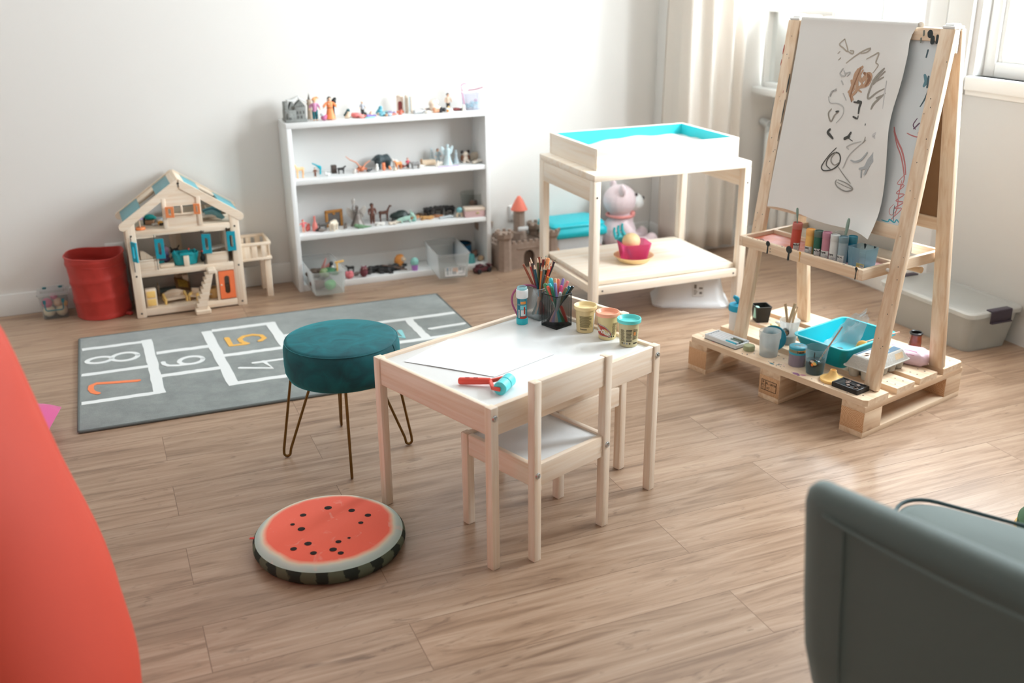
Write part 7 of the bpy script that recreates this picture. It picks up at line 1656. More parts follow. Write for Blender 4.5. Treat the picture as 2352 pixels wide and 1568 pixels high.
def tin():
    t = thing('blue_tin', 'dark blue round tin behind the empty clear bin', 'tin', shelf_loc(.852, .118, 3), BK.a)
    MB().lathe([(0, 0), (.046, 0), (.0465, .002), (.0465, .080), (.0450, .080), (.0445, .004), (0, .004)], 34).build('tin_wall', mat('tin_blue', (14, 86, 122), .35, .2, var=.06), t)
    MB().lathe([(.0455, .078), (.048, .079), (.048, .083), (.046, .0845), (.0445, .083), (.0445, .078)], 34).build('dark_rim', mat('tin_rim', (48, 34, 26), .4, .2, var=0), t)
    for i in range(7):
        a = i * 1.1; o = MB().ell((0, 0, .009), (.013, .011, .009), 10).build('wood_bead', col([(150, 104, 76), (110, 74, 54)][i % 2]), loc=BK(.852 + .024 * math.cos(a) * (i > 0), .118 + .024 * math.sin(a) * (i > 0), SHZ[3] + .048 + .002 * (i % 2))); tag(o, 'brown wooden piece near the top of the blue tin', 'wooden piece', 'wooden pieces in the blue tin')
    o = MB().lathe([(0, .0042), (.0435, .0042), (.0435, .047), (0, .047)], 24).build('gravel_fill', col((96, 70, 54), .8, .3), t); o['kind'] = 'stuff'
tin()
lumps('teal_cup', 'small turquoise translucent cup upside down at the right of the bottom shelf', 'cup', .868, .040, 3, [('cup_wall', clear('cup_teal', (110, 196, 196), .7, .2, .3), [('l', [(.024, 0), (.0235, .002), (.018, .040), (.014, .043), (0, .0435)])])])
lumps('spiky_cone', 'light brown pine cone at the right front of the bottom shelf', 'pine cone', .925, .050, 3, [('cone_scales', col((190, 160, 128), .8, .3), [('e', (0, 0, .014), (.017, .015, .014)), ('e', (.010, .002, .012), (.011, .011, .010)), ('e', (-.008, -.004, .010), (.011, .010, .009))])])
lumps('brown_nut', 'reddish brown chestnut-like toy behind the pine cone', 'toy', .918, .125, 3, [('nut_body', (160, 120, 104), [('e', (0, 0, .018), (.018, .016, .018)), ('e', (.008, 0, .030), (.010, .009, .008))])])
def toy_car():
    t = thing('toy_car', 'maroon toy racing car on the floor before the bookcase', 'toy car', BK(.892, -.050, 0), BK.a + R(16))
    m = mat('car_maroon', (88, 40, 46), .35, var=.1)
    b = MB().prism([(-.044, .010), (.050, .012), (.052, .020), (.028, .026), (.010, .030), (.000, .042), (-.026, .040), (-.034, .028), (-.046, .026)], -.015, .015, 0, RX(90)); b.box(.034, -.018, .030, .054, .018, .035, .001).box(.042, -.012, .022, .047, .012, .032, .001)
    b.build('car_body', m, t, angle=30)
    MB().prism([(.004, .031), (.001, .039), (-.022, .037), (-.028, .029)], -.0155, .0155, 0, RX(90)).build('car_windows', col((40, 40, 44), .2, 0), t)
    for x in (-.028, .034):
        for y in (-.017, .017): MB().cyl((x, y - .005, .0125), (x, y + .005, .0125), .0125, n=18, rim=.002).build('wheel', col((30, 28, 30), .6, 0), t)
toy_car()
# ---- smaller pieces scattered between them
MORE = [ # shelf, u, v, colour, size, shape, label
 (0, .295, .060, (226, 206, 180), .011, 0, 'cream rounded toy at the left end of the top shelf pile'), (0, .306, .110, (40, 90, 96), .013, 0, 'dark teal toy at the back left of the top pile'), (0, .352, .030, (236, 150, 140), .010, 1, 'coral toy fish at the front of the top pile'), (0, .405, .070, (236, 196, 170), .009, 0, 'peach toy beside the black skirt piece'), (0, .455, .050, (120, 180, 196), .012, 1, 'aqua toy fish between violet doll and grey pebble'), (0, .462, .120, (90, 170, 190), .014, 0, 'turquoise toy behind the aqua doll'), (0, .498, .080, (170, 160, 200), .012, 1, 'lilac toy fish left of the shrine'), (0, .545, .060, (206, 110, 90), .009, 0, 'small brick red toy before the shrine'), (0, .655, .085, (120, 110, 106), .012, 1, 'taupe toy fish behind the toy whale'), (0, .668, .035, (224, 216, 206), .010, 1, 'ivory toy fish at the front right of the toy whale'), (0, .735, .040, (60, 60, 64), .010, 0, 'charcoal toy just left of the striped fish'), (0, .784, .075, (226, 190, 130), .009, 0, 'sandy toy at the foot of the black-shorts figure'),
 (1, .310, .060, (220, 214, 206), .008, 0, 'off-white pebble left of the beetle'), (1, .380, .070, (70, 76, 78), .009, 1, 'dark toy fish right of the beetle'), (1, .500, .040, (240, 226, 206), .007, 0, 'ivory bead before the orange deer'), (1, .548, .095, (180, 90, 80), .011, 1, 'brick red toy fish behind the pink-shirted figure'), (1, .628, .055, (226, 216, 204), .011, 1, 'cream toy fish right of the toy cow'), (1, .648, .100, (196, 150, 110), .012, 0, 'tan toy left of the beige log'), (1, .716, .060, (230, 220, 206), .010, 0, 'cream pebble before the beige log'), (1, .900, .045, (206, 196, 180), .010, 1, 'stone-coloured toy fish before the sitting bear'),
 (2, .080, .095, (200, 90, 80), .013, 0, 'red toy between the clown and the pink bottle'), (2, .132, .050, (150, 140, 132), .010, 1, 'grey toy fish before the pink bottle'), (2, .250, .060, (110, 100, 92), .010, 0, 'brown grey pebble at the foot of the bronze gateway'), (2, .500, .060, (220, 210, 190), .009, 1, 'pale toy fish left of the mint dragon'), (2, .590, .060, (150, 210, 200), .010, 0, 'mint green toy at the tail of the dragon'), (2, .640, .130, (96, 74, 56), .014, 1, 'dark brown toy fish behind the spotted giraffe'), (2, .700, .120, (60, 56, 54), .015, 0, 'charcoal toy before the black panther'), (2, .780, .110, (76, 70, 66), .014, 1, 'dark grey toy fish before the black gorilla'),
 (3, .350, .050, (60, 58, 58), .014, 0, 'black lump-shaped toy right of the maroon owl'), (3, .500, .060, (50, 48, 50), .012, 1, 'black toy fish at the right end of the black pile')]
for k, u, v, c, s, sh, lab in MORE:
    lumps('toy_fish' if sh else 'small_toy', lab, 'small toy', u, v, k, [('toy_body', c, [('e', (0, 0, s * .8), (s * 1.5, s * .8, s * .8)), ('t', [(s * .8, 0, s * .8), (s * 1.8, 0, s * .8), (s * 2.3, 0, s * 1.2)], [s * .5, s * .3, s * .6])] if sh else [('e', (0, 0, s), (s, s * .9, s)), ('e', (s * .3, 0, s * 2.1), (s * .7, s * .65, s * .7)), ('e', (-s * .8, -s * .2, s * .6), (s * .6, s * .5, s * .6))])], rz=rnd.uniform(-40, 40), voxel=.0018)
# ================================================================ dolls' house
DH = Frame(-1.624, 4.178, 23.2)
def dh(u, v, z): return DH(u, v, z)
DP = lambda a: wood('dollhouse_birch_' + 'xyz'[a], (242, 226, 206), (232, 208, 180), a, .5, 1.6, knots=False)
HW, HD = .470, .242
def dollhouse():
    t = thing('dollhouse', "open-fronted three-storey wooden dolls' house with pitched roof on the floor", 'dollhouse', DH(0, 0), DH.a)
    zs = [.036, .207, .384]; bt = .027; pw = .040
    # corner posts of both gables, standing the full height to the eaves
    for y0 in (0, HD - .016):
        for x in (0, HW - pw): MB().box(x, y0, 0, x + pw, y0 + .016, .418, .003).build('corner_post', DP(2), t)
        for i, z in enumerate(zs):
            MB().box(pw, y0 + .001, z - bt if i else .006, HW - pw, y0 + .015, z, .002).build('floor_beam', DP(0), t)
    for x in (.004, HW - .014):
        MB().box(x, .016, .02, x + .010, HD - .016, .30 if x < .1 else .385, .001).build('side_wall', DP(2), t)
    for z in zs: MB().box(.014, .014, z - .010, HW - .014, HD - .014, z - .001, .001).build('floor_board', DP(0), t)
    # gable frames and roof edge
    ax, az = HW / 2, .590
    def rafter(y0, sx):
        a = Vector((ax - sx * .004, 0, az)); e = Vector((ax - sx * (HW / 2 + .016), 0, .420)); d = (e - a).normalized(); n = Vector((-d.z, 0, d.x)) * (1 if sx > 0 else -1)
        if n.z > 0: n = -n
        w_ = .033; poly = [(a.x, a.z)] + [(e.x, e.z)]
        cap = [(e.x + n.x * w_ / 2 + math.cos(q) * 0 + (d.x * math.sin(q) - n.x * math.cos(q)) * w_ / 2, e.z + n.z * w_ / 2 + (d.z * math.sin(q) - n.z * math.cos(q)) * w_ / 2) for q in [PI * i / 8 for i in range(9)]]
        poly = [(a.x, a.z)] + cap + [(a.x, a.z - w_ / abs(d.x))]
        return MB().prism(poly, -y0 - .016, -y0, 0, RX(90))
    for y0 in (-.002, HD - .014):
        for sx in (1, -1): rafter(y0, sx).build('roof_rafter', DP(0), t, smooth=False)
    # roof slats and blue solar panels on each slope
    pan = mat('roof_panel_blue', (104, 158, 166), .4, var=.03)
    panr = mat('roof_panel_aqua', (98, 176, 188), .4, var=.03)
    for sx in (1, -1):
        e = Vector((ax - sx * (HW / 2 + .016), 0, .420)); a = Vector((ax, 0, az)); L_ = (a - e).length; d = (a - e).normalized()
        M = Matrix(((d.x, 0, -d.z * sx if 0 else (-d.z if sx > 0 else d.z), e.x), (0, 1, 0, 0), (d.z, 0, (d.x if sx > 0 else -d.x), e.z), (0, 0, 0, 1)))
        def slab(s0, s1, y0, y1, h0, h1): return MB().box(s0, y0, h0, s1, y1, h1, .001, 0, M)
        for s0, s1 in ((.012, .105), (.190, .268)): slab(s0, s1, .016, HD - .016, -.010, -.003).build('roof_panel', pan if sx > 0 else panr, t)
        slab(.105, .190, HD - .085, HD - .016, -.012, -.004).build('roof_board', DP(0), t)
        slab(L_ - .036, L_ - .002, .002, HD - .002, -.012, -.001).build('ridge_board', DP(1), t)
    # gable panel with window, upper studs
    g = MB()
    gz = zs[2]
    def top(x): return az - abs(x - ax) * (az - .42) / (HW / 2 + .016) - .034
    x0, x1 = .168, .300
    wz0, wz1 = gz + .060, gz + .092
    g.prism([(x0, gz), (x1, gz), (x1, wz0), (x0, wz0)], -.010, -.002, 0, RX(90)); g.prism([(x0, wz1), (x1, wz1), (x1, top(x1)), (ax, top(ax)), (x0, top(x0))], -.010, -.002, 0, RX(90))
    g.build('gable_panel', DP(0), t, smooth=False)
    for x in (x0 - .010, x1): MB().box(x, -.003, gz, x + .018, .012, top(x + .009) + .004, .002).build('gable_stud', DP(2), t)
    MB().box(x0 + .015, -.008, wz0 - .006, x1 - .012, 0, wz0, .002).build('window_ledge', DP(0), t)
    MB().box((x0 + x1) / 2 - .0, -.002, wz0, (x0 + x1) / 2 + .008, .010, wz1, .001).build('window_bar', DP(2), t)
    sl = lambda r, L_: [(x, z) for x, z in arc(0, L_, r, 0, 180, 8) + arc(0, -L_, r, 180, 360, 8)]
    def shutter(x, y, z, w_, h, c, rz, kind='shutter'):
        """panel with a slot cut right through, hinged on a vertical pin"""
        outer = rrect(-w_ / 2, -h / 2, w_ / 2, h / 2, .003, 3); slot = sl(w_ * .17, h * .24)
        # ring of quads between slot and outer edge
        n = len(slot); vs = []; fs = []
        def edge(p):
            a = math.atan2(p[1], p[0]); ca, sa = math.cos(a), math.sin(a); k = min((w_ / 2) / abs(ca) if abs(ca) > 1e-6 else 9, (h / 2) / abs(sa) if abs(sa) > 1e-6 else 9); return (ca * k, sa * k)
        out = [edge(p) for p in slot]
        # force the corners
        for cx, cy in ((w_ / 2, h / 2), (-w_ / 2, h / 2), (-w_ / 2, -h / 2), (w_ / 2, -h / 2)):
            i = min(range(n), key=lambda j: (out[j][0] - cx) ** 2 + (out[j][1] - cy) ** 2); out[i] = (cx, cy)
        th = .007
        for yy in (-th / 2, th / 2):
            vs += [(p[0], yy, p[1]) for p in slot] + [(p[0], yy, p[1]) for p in out]
        for i in range(n):
            j = (i + 1) % n
            fs += [[i, j, n + j, n + i], [2 * n + i, 3 * n + i, 3 * n + j, 2 * n + j], [i, 2 * n + i, 2 * n + j, j], [n + i, n + j, 3 * n + j, 3 * n + i]]
        mb = MB().add(vs, fs, 0, T(x, y, z) @ RZ(rz) @ T(w_ / 2, 0, 0))
        return mb.build(kind, c, t, smooth=False)
    tq = mat('shutter_turquoise', (12, 160, 182), .4, var=0); og = mat('shutter_orange', (250, 152, 96), .4, var=0); dor = mat('door_orange', (250, 128, 78), .4, var=.02)
    for x, rz in ((.016, -62), (.110, -12), (.305, -16), (.410, -8)): shutter(x, -.004 if rz > -40 else -.006, .301, .037, .086, tq, rz)
    shutter(.170, -.012, wz0 + .012, .034, .046, og, -14); shutter(.286, -.012, wz0 + .016, .026, .044, og, -20)
    pin = mat('iron_pin', (46, 44, 44), .5, .5, var=0)
    for x in (.016, .110, .305, .412): MB().cyl((x + .001, -.004, .209), (x + .001, -.004, .362), .0016, n=8).build('hinge_pin', pin, t)
    # half-height walls with window boards on the middle floor
    for x0_, x1_ in ((.032, .118), (.318, .408)):
        MB().box(x0_, .002, zs[1], x1_, .010, zs[1] + .050, .001).box(x0_, -.001, zs[1] + .043, x1_, .012, zs[1] + .050, .001).build('half_wall', DP(0), t)
        MB().box(x0_, .002, .350, x1_, .010, .358, .001).build('lintel', DP(0), t)
    MB().box(.190, HD - .012, zs[1], .240, HD - .004, .362, .001).build('back_board', DP(2), t)
    MB().box(.190, HD - .012, .036, .240, HD - .004, .185, .001).build('back_board', DP(2), t)
    MB().box(.195, HD - .012, .384, .400, HD - .006, .420, .001).build('back_board', DP(0), t)
    MB().box(.405, .02, zs[1], .413, .18, .350, .001).build('inner_wall', DP(2), t)
    # door in its frame on the ground floor
    fx0, fx1 = .350, .430
    MB().box(fx0 - .004, .002, .036, fx0 + .008, .014, .176, .001).box(fx1 - .004, .002, .036, fx1 + .006, .014, .176, .001).box(fx0 - .004, .002, .170, fx1 + .006, .014, .180, .001).build('door_frame', DP(2), t)
    d = shutter(fx0 + .009, .003, .104, .066, .126, dor, 0, 'door')
    MB().ell((fx0 + .016, -.004, .106), .004, 10).build('door_knob', DP(2), d)
    # staircase
    st = MB(); prof = []
    n = 8; sx0, sx1 = .252, .318; z0, z1 = .018, .186
    for i in range(n): prof += [(sx0 + (sx1 - sx0) * i / n - .012, z0 + (z1 - z0) * i / n), (sx0 + (sx1 - sx0) * i / n - .012, z0 + (z1 - z0) * (i + .55) / n), (sx0 + (sx1 - sx0) * i / n, z0 + (z1 - z0) * (i + .6) / n)]
    prof += [(sx1 + .004, z1), (sx1 + .014, z1), (sx0 + .034, z0)]
    st.prism(prof, .010, .058, 0, RX(90)); st.box(sx0 - .012, -.064, 0, sx0 + .052, -.006, .020, .004); st.box(sx1 - .010, -.062, z1 - .008, sx1 + .026, -.004, z1 + .012, .005)
    st.build('staircase', DP(0), t, smooth=False)
    for x, z in ((.020, .020), (.020, .188), (.020, .365), (HW - .020, .020), (HW - .020, .188), (HW - .020, .365)): MB().cyl((x, .0005, z), (x, -.001, z), .0042, n=12).build('bolt_hole', pin, t)
    MB().cyl((ax, -.002, az - .018), (ax, -.0035, az - .018), .0045, n=12).build('bolt_hole', pin, t)
    # balcony on two legs at the right side
    b0, b1, y0, y1, zt, zb = HW - .004, HW + .140, .062, .235, .262, .192
    MB().box(b0, y0, zb - .012, b1, y1, zb, .002).build('balcony_floor', DP(0), t)
    for y in (y0, y1 - .010):
        MB().box(b0, y, zt - .014, b1, y + .012, zt, .002).build('balcony_rail', DP(0), t)
        for i, x in enumerate((b0 + .004, b0 + .056, b0 + .098)): MB().box(x, y + .002, zb, x + (.044 if i == 0 else .024), y + .010, zt - .013, .001).build('baluster', DP(2), t)
    MB().box(b1 - .012, y0 + .012, zt - .014, b1, y1 - .010, zt, .002).build('balcony_rail', DP(1), t)
    for i in range(4): y = y0 + .022 + i * .036; MB().box(b1 - .010, y, zb, b1 - .003, y + .022, zt - .013, .001).build('baluster', DP(2), t)
    for y in (y0 + .010, y1 - .036): MB().box(b1 - .034, y, 0, b1 - .006, y + .024, zb - .011, .002).build('balcony_leg', DP(2), t)
dollhouse()
# ---- furniture inside
Z0, Z1, Z2 = .0361, .2071, .3841
def din(u, v, z): return DH(u, v, z)
FW = lambda a: DP(a)
ylw = mat('toy_furniture_yellow', (246, 206, 124), .45, var=.03)
def doll_cabinet():
    t = thing('toy_cabinet', "small toy cabinet with two yellow drawers in the dolls' house ground floor", 'toy cabinet', din(.046, .020, Z0), DH.a)
    MB().box(0, 0, 0, .046, .034, .082, .004).build('cabinet_body', FW(2), t)
    for z in (.008, .044): d = MB().box(.005, -.0025, z, .041, .001, z + .030, .001).build('drawer', ylw, t); MB().box(.014, -.005, z + .004, .032, -.002, z + .007, .001).build('handle', ylw, d)
doll_cabinet()
def doll_sofa():
    t = thing('toy_sofa', "toy sofa with yellow ends on the dolls' house ground floor", 'toy sofa', din(.124, .032, Z0), DH.a + R(10))
    w_ = .100
    MB().box(.006, .004, .014, w_ - .006, .040, .024, .002).build('seat', FW(0), t)
    MB().prism([(.004, .020)] + [(.004 + (w_ - .008) * i / 10, .040 + .014 * math.sin(PI * i / 10)) for i in range(11)] + [(w_ - .004, .020)], -.044, -.036, 0, RX(90)).build('backrest', FW(0), t, smooth=False)
    for x in (0, w_ - .008): MB().prism([(.0, 0), (.010, 0), (.014, .012), (.044, .012), (.048, .034), (.034, .042), (.010, .030), (-.006, .026)], x, x + .008, 0, Matrix(((0, 0, 1, 0), (1, 0, 0, 0), (0, 1, 0, 0), (0, 0, 0, 1)))).build('armrest', ylw, t, smooth=False)
doll_sofa()
def doll_chair(label, u, v, rz):
    t = thing('toy_armchair', label, 'toy chair', din(u, v, Z0), DH.a + R(rz), 'toy chairs with yellow legs')
    MB().box(-.018, -.016, .018, .018, .016, .024, .002).build('seat', FW(0), t); MB().box(-.018, .012, .022, .018, .018, .052, .003).build('backrest', FW(0), t)
    for sx in (-1, 1): MB().prism([(-.016, 0), (-.008, 0), (.006, .020), (.018, 0), (.024, 0), (.014, .034), (-.018, .034)], sx * .018 - .003, sx * .018 + .003, 0, Matrix(((0, 0, 1, 0), (1, 0, 0, 0), (0, 1, 0, 0), (0, 0, 0, 1)))).build('side_leg', ylw, t, smooth=False)
doll_chair('toy armchair with yellow sides just right of the toy sofa', .252, .052, -30); doll_chair('toy armchair with yellow sides behind the little staircase', .312, .050, 20)
def doll_quilt():
    t = thing('toy_quilt', 'tilted yellow and brown patterned toy tray behind the toy sofa', 'toy tray', din(.214, .140, Z0 + .055), DH.a); t.rotation_euler = (R(48), R(18), DH.a + R(20))
    MB().box(-.036, -.030, -.003, .036, .030, .003, .002).build('tray_frame', mat('quilt_brown', (120, 88, 52), .7, var=.2), t); MB().box(-.024, -.019, .003, .024, .019, .0045, .001).build('tray_centre', mat('quilt_gold', (178, 146, 62), .7, var=.5, scale=150), t)
    o = MB().box(-.004, -.01, 0, .022, .05, .088, .002).build('toy_block', FW(2), loc=din(.222, .168, Z0), rz=DH.a); tag(o, 'plain wooden block propping the patterned tray', 'block')
doll_quilt()
def doll_bed():
    for i, (u, v, w_, c, lab) in enumerate(((.145, .135, .030, (120, 90, 76), "brown toy stool at the back of the dolls' house ground floor"), (.165, .200, .050, (112, 138, 144), "grey blue toy bed at the back of the dolls' house ground floor"), (.335, .060, .030, (214, 170, 110), 'tan round toy basket beside the orange door'))):
        t = thing('toy_' + ['stool', 'bed', 'basket'][i], lab, 'toy ' + ['stool', 'bed', 'basket'][i], din(u, v, Z0), DH.a)
        if i == 0:
            MB().box(-.015, -.012, .022, .015, .012, .028, .002).build('seat', col(c), t)
            for sx in (-1, 1):
                for sy in (-1, 1): MB().box(sx * .011 - .003, sy * .008 - .003, 0, sx * .011 + .003, sy * .008 + .003, .023).build('leg', col(c), t)
        elif i == 1:
            MB().box(-.05, -.022, .012, .05, .022, .026, .004).build('mattress', col(c), t); MB().box(-.056, -.024, 0, -.049, .024, .050, .002).box(.049, -.024, 0, .056, .024, .060, .002).build('bed_ends', FW(2), t); MB().ell((.034, 0, .032), (.012, .018, .008), 12).build('pillow', col((196, 150, 120)), t)
        else:
            MB().lathe([(0, 0), (.022, 0), (.024, .003), (.024, .044), (.020, .046), (.020, .006), (0, .005)], 20).build('basket_wall', col(c), t); MB().ell((-.03, .02, .022), (.010, .010, .022), 10).build('dark_toy', col((40, 62, 66)), t) if False else None
doll_bed()
def doll_tub():
    t = thing('toy_bathtub', "turquoise toy bathtub with a wooden foot on the dolls' house middle floor", 'toy bathtub', din(.234, .055, Z1), DH.a)
    m = mat('bath_turquoise', (18, 158, 166), .4, var=.02)
    lp = lambda s, z: [(x * s, y * s, z) for x, y in rrect(-.056, -.036, .056, .036, .030, 6)]
    mb = MB(); loft(mb, [lp(.86, .002), lp(1, .050), lp(.94, .052), lp(.80, .012)]); mb.build('tub_wall', m, t, angle=60)
    MB().box(-.026, -.042, .046, .030, -.020, .056, .003).build('bath_rack', m, t)
    MB().box(-.013, -.052, 0, .010, -.040, .046, .001).build('wooden_foot', FW(2), t)
    for x in (-.045, .040): MB().cyl((x, -.01, .050), (x, -.01, .066), .0028, n=8).build('tap', m, t)
    MB().ell((.018, .01, .060), .005, 8).build('red_knob', col((236, 92, 70)), t)
doll_tub()
lumps('toy_purple_chair', 'purple and mauve rounded toy chair behind the second shutter', 'toy chair', 0, 0, 3, [('chair_seat', (110, 92, 132), [('e', (0, 0, .014), (.026, .020, .014)), ('e', (0, .012, .030), (.024, .010, .018))]), ('mauve_back', (170, 130, 150), [('e', (.006, .018, .052), (.018, .006, .018))])], loc=din(.150, .110, Z1))
lumps('toy_black_stroller', 'black spindly toy pram at the back of the middle floor', 'toy pram', 0, 0, 3, [('pram_frame', (42, 40, 42), [('t', [(-.02, 0, 0), (.0, 0, .03), (.022, 0, .060)], [.003, .003, .003]), ('t', [(.02, 0, 0), (0, 0, .03), (-.02, 0, .056)], [.003, .003, .003]), ('e', (0, 0, .034), (.020, .012, .014))])], loc=din(.200, .155, Z1), voxel=.0016)
o = MB().box(0, 0, 0, .060, .030, .014, .002).build('toy_bench', FW(0), loc=din(.122, .020, Z1), rz=DH.a + R(4)); tag(o, "low plain toy bench on the dolls' house middle floor", 'toy bench')
o = MB().box(-.016, -.012, 0, .016, .012, .016, .002).build('teal_block', mat('bath_turquoise', (18, 158, 166)), loc=din(.130, .078, Z1), rz=DH.a); tag(o, 'flat teal toy block behind the low toy bench', 'block')
o = MB().prism([(0, 0), (.050, 0), (.050, .030), (.012, .062), (0, .062)], -.012, 0, 0, RX(90)).build('toy_kitchen_side', FW(2), loc=din(.052, .100, Z1), rz=DH.a, smooth=False); tag(o, 'slanted wooden toy panel behind the first shutter', 'toy panel')
lumps('toy_clown', 'small black and red toy figure left of the right half wall', 'toy figure', 0, 0, 3, [('figure_body', (36, 40, 40), [('e', (0, 0, .016), (.012, .010, .016)), ('e', (0, 0, .038), (.008, .008, .010))]), ('red_cap', (206, 66, 60), [('e', (0, 0, .048), (.006, .006, .004))])], loc=din(.306, .050, Z1))
o = MB().box(0, 0, 0, .080, .050, .005, .001, 0, RY(-6)).build('toy_book', col((232, 228, 220)), loc=din(.330, .030, Z1 + .051), rz=DH.a + R(6)); tag(o, 'pale flat toy card lying on the right half wall', 'card')
def doll_lamp():
    t = thing('toy_lamp', 'toy floor lamp with lilac shade and round orange base in the attic', 'toy lamp', din(.064, .030, Z2), DH.a)
    MB().lathe([(0, 0), (.019, 0), (.0205, .002), (.0205, .008), (.019, .010), (0, .010)], 24).build('lamp_base', mat('lamp_orange', (250, 150, 90), .45, var=0), t)
    MB().cyl((0, 0, .009), (-.002, .004, .054), .003, n=8).build('lamp_pole', FW(2), t)
    MB().lathe([(.016, .044), (.013, .054), (.007, .064), (0, .066)], 18).build('lamp_shade', col((148, 130, 176)), t)
doll_lamp()
def doll_swivel():
    t = thing('toy_swivel_chair', 'teal toy chair on brown seat behind the attic lamp', 'toy chair', din(.110, .110, Z2), DH.a + R(-20))
    MB().box(-.018, -.014, 0, .018, .014, .020, .003).build('seat', col((176, 136, 104)), t); b = MB().ell((0, 0, .032), (.022, .018, .012), 14).ell((.018, 0, .028), (.012, .012, .008), 10); fuse(b, .002, 'teal_cushion', col((12, 168, 166)), t)
    MB().box(-.026, -.012, 0, -.020, .012, .030, .002).build('dark_leg', col((40, 60, 60)), t)
doll_swivel()
lumps('toy_camera', 'little yellow and black toy in the attic', 'toy', 0, 0, 3, [('toy_body', (240, 174, 70), [('e', (0, 0, .010), (.012, .010, .010))]), ('black_face', (44, 46, 34), [('b', (-.006, -.012, .002, .012, -.004, .012), .002)])], loc=din(.150, .070, Z2))
o = MB().box(-.014, -.010, 0, .014, .010, .008, .003).build('toy_cushion', col((222, 214, 206)), loc=din(.128, .080, Z2), rz=DH.a + R(20)); tag(o, 'pale toy cushion left of the yellow toy in the attic', 'toy cushion')
o = MB().box(-.010, -.010, 0, .010, .010, .016, .003).build('toy_cube', col((232, 216, 200)), loc=din(.148, .108, Z2), rz=DH.a + R(30)); tag(o, 'cream toy cube behind the yellow toy in the attic', 'toy cube')
o = MB().lathe([(0, 0), (.020, 0), (.022, .004), (.019, .012), (0, .014)], 18).build('toy_dish', col((196, 204, 208)), loc=din(.150, .160, Z2)); tag(o, 'pale grey round toy dish at the back of the attic', 'toy dish')
def doll_pillow():
    o = MB(); n = 14; vs = []; fs = []
    for lay in (0, 1):
        for i in range(n + 1):
            for j in range(n + 1):
                u, v = i / n, j / n; b = (math.sin(PI * u) * math.sin(PI * v)) ** .5 if 0 < u < 1 and 0 < v < 1 else 0
                vs.append((-.05 + .10 * u, -.025 + .05 * v, .014 + (.014 * b if lay else -.013 * b) + .010 * math.sin(u * 3)))
    k = (n + 1) ** 2
    for lay in (0, 1):
        for i in range(n):
            for j in range(n): a = lay * k + i * (n + 1) + j; f = [a, a + n + 1, a + n + 2, a + 1]; fs.append(f if lay else f[::-1])
    t = thing('toy_bedding', 'bundle of white and blue striped toy bedding in the attic, right', 'toy bedding', din(.362, .085, Z2), DH.a + R(-10))
    MB().add(vs, fs).build('white_pillow', col((236, 230, 222)), t, angle=180)
    MB().tube([(-.02, -.02, .034), (.01, -.02, .036), (.04, -.018, .020), (.055, -.014, .006)], [.006, .009, .009, .005], 10, flat=2.2).tube([(-.03, .01, .036), (.01, .01, .042), (.045, .008, .024)], [.006, .010, .006], 10, flat=2.2).build('blue_blanket', mat('blanket_blue', (110, 168, 180), .7, var=.25, scale=60), t)
    b = thing('toy_crib', 'wooden toy crib at the back right of the attic', 'toy crib', din(.395, .150, Z2), DH.a)
    MB().box(-.045, -.03, 0, .045, .03, .010, .002).build('crib_base', FW(0), b)
    for x in (-.045, .039): MB().box(x, -.03, .008, x + .006, .03, .045, .001).build('crib_end', FW(2), b)
    for y in (-.03, .026): MB().box(-.040, y, .036, .040, y + .005, .044, .001).build('crib_rail', FW(0), b)
doll_pillow()
# ================================================================ along the back wall
def hamper():
    t = thing('red_hamper', 'round red pop-up fabric hamper on the floor left of the dollhouse', 'hamper', (-1.798, 4.268, 0), 0)
    m = mat('hamper_red', (182, 44, 32), .6, var=.12, scale=30, sheen=.2)
    n, k = 48, 30; vs = []; fs = []
    for lay in (0, 1):
        for j in range(k + 1):
            f = j / k
            for i in range(n):
                a = 2 * PI * i / n; sp = math.sin(2 * PI * (f * 3.2) - a)
                r = .112 + .008 * f + .004 * max(0, sp) ** 3 + .0015 * math.sin(9 * a + f * 7) - lay * .003
                z = .002 + lay * .002 + f * (.268 + .004 * math.sin(a * 2 + .8) + .004 * math.sin(a * 3)); lean = -.012 * f
                vs.append((r * math.cos(a) + lean, r * math.sin(a), z))
    o = (k + 1) * n
    for lay in (0, 1):
        for j in range(k):
            for i in range(n): a, b = lay * o + j * n + i, lay * o + j * n + (i + 1) % n; f = [a, b, b + n, a + n]; fs.append(f if not lay else f[::-1])
    for i in range(n): a, b = k * n + i, k * n + (i + 1) % n; fs.append([a, b, o + b, o + a])
    fs.append(list(range(n))[::-1]); fs.append([o + i for i in range(n)])
    MB().add(vs, fs).build('fabric_wall', m, t, angle=70)
    rim = [vs[k * n + i] for i in range(n)]; MB().tube(rim, .0035, 8, closed=True).tube([(p[0] * .985, p[1] * .985, p[2] - .035) for p in rim], .002, 6, closed=True).build('wire_rim', m, t)
    MB().box(0, -.010, 0, .036, .010, .012, .004, 0, T(.100, -.03, .002) @ RZ(-15)).build('carry_strap', m, t)
hamper()
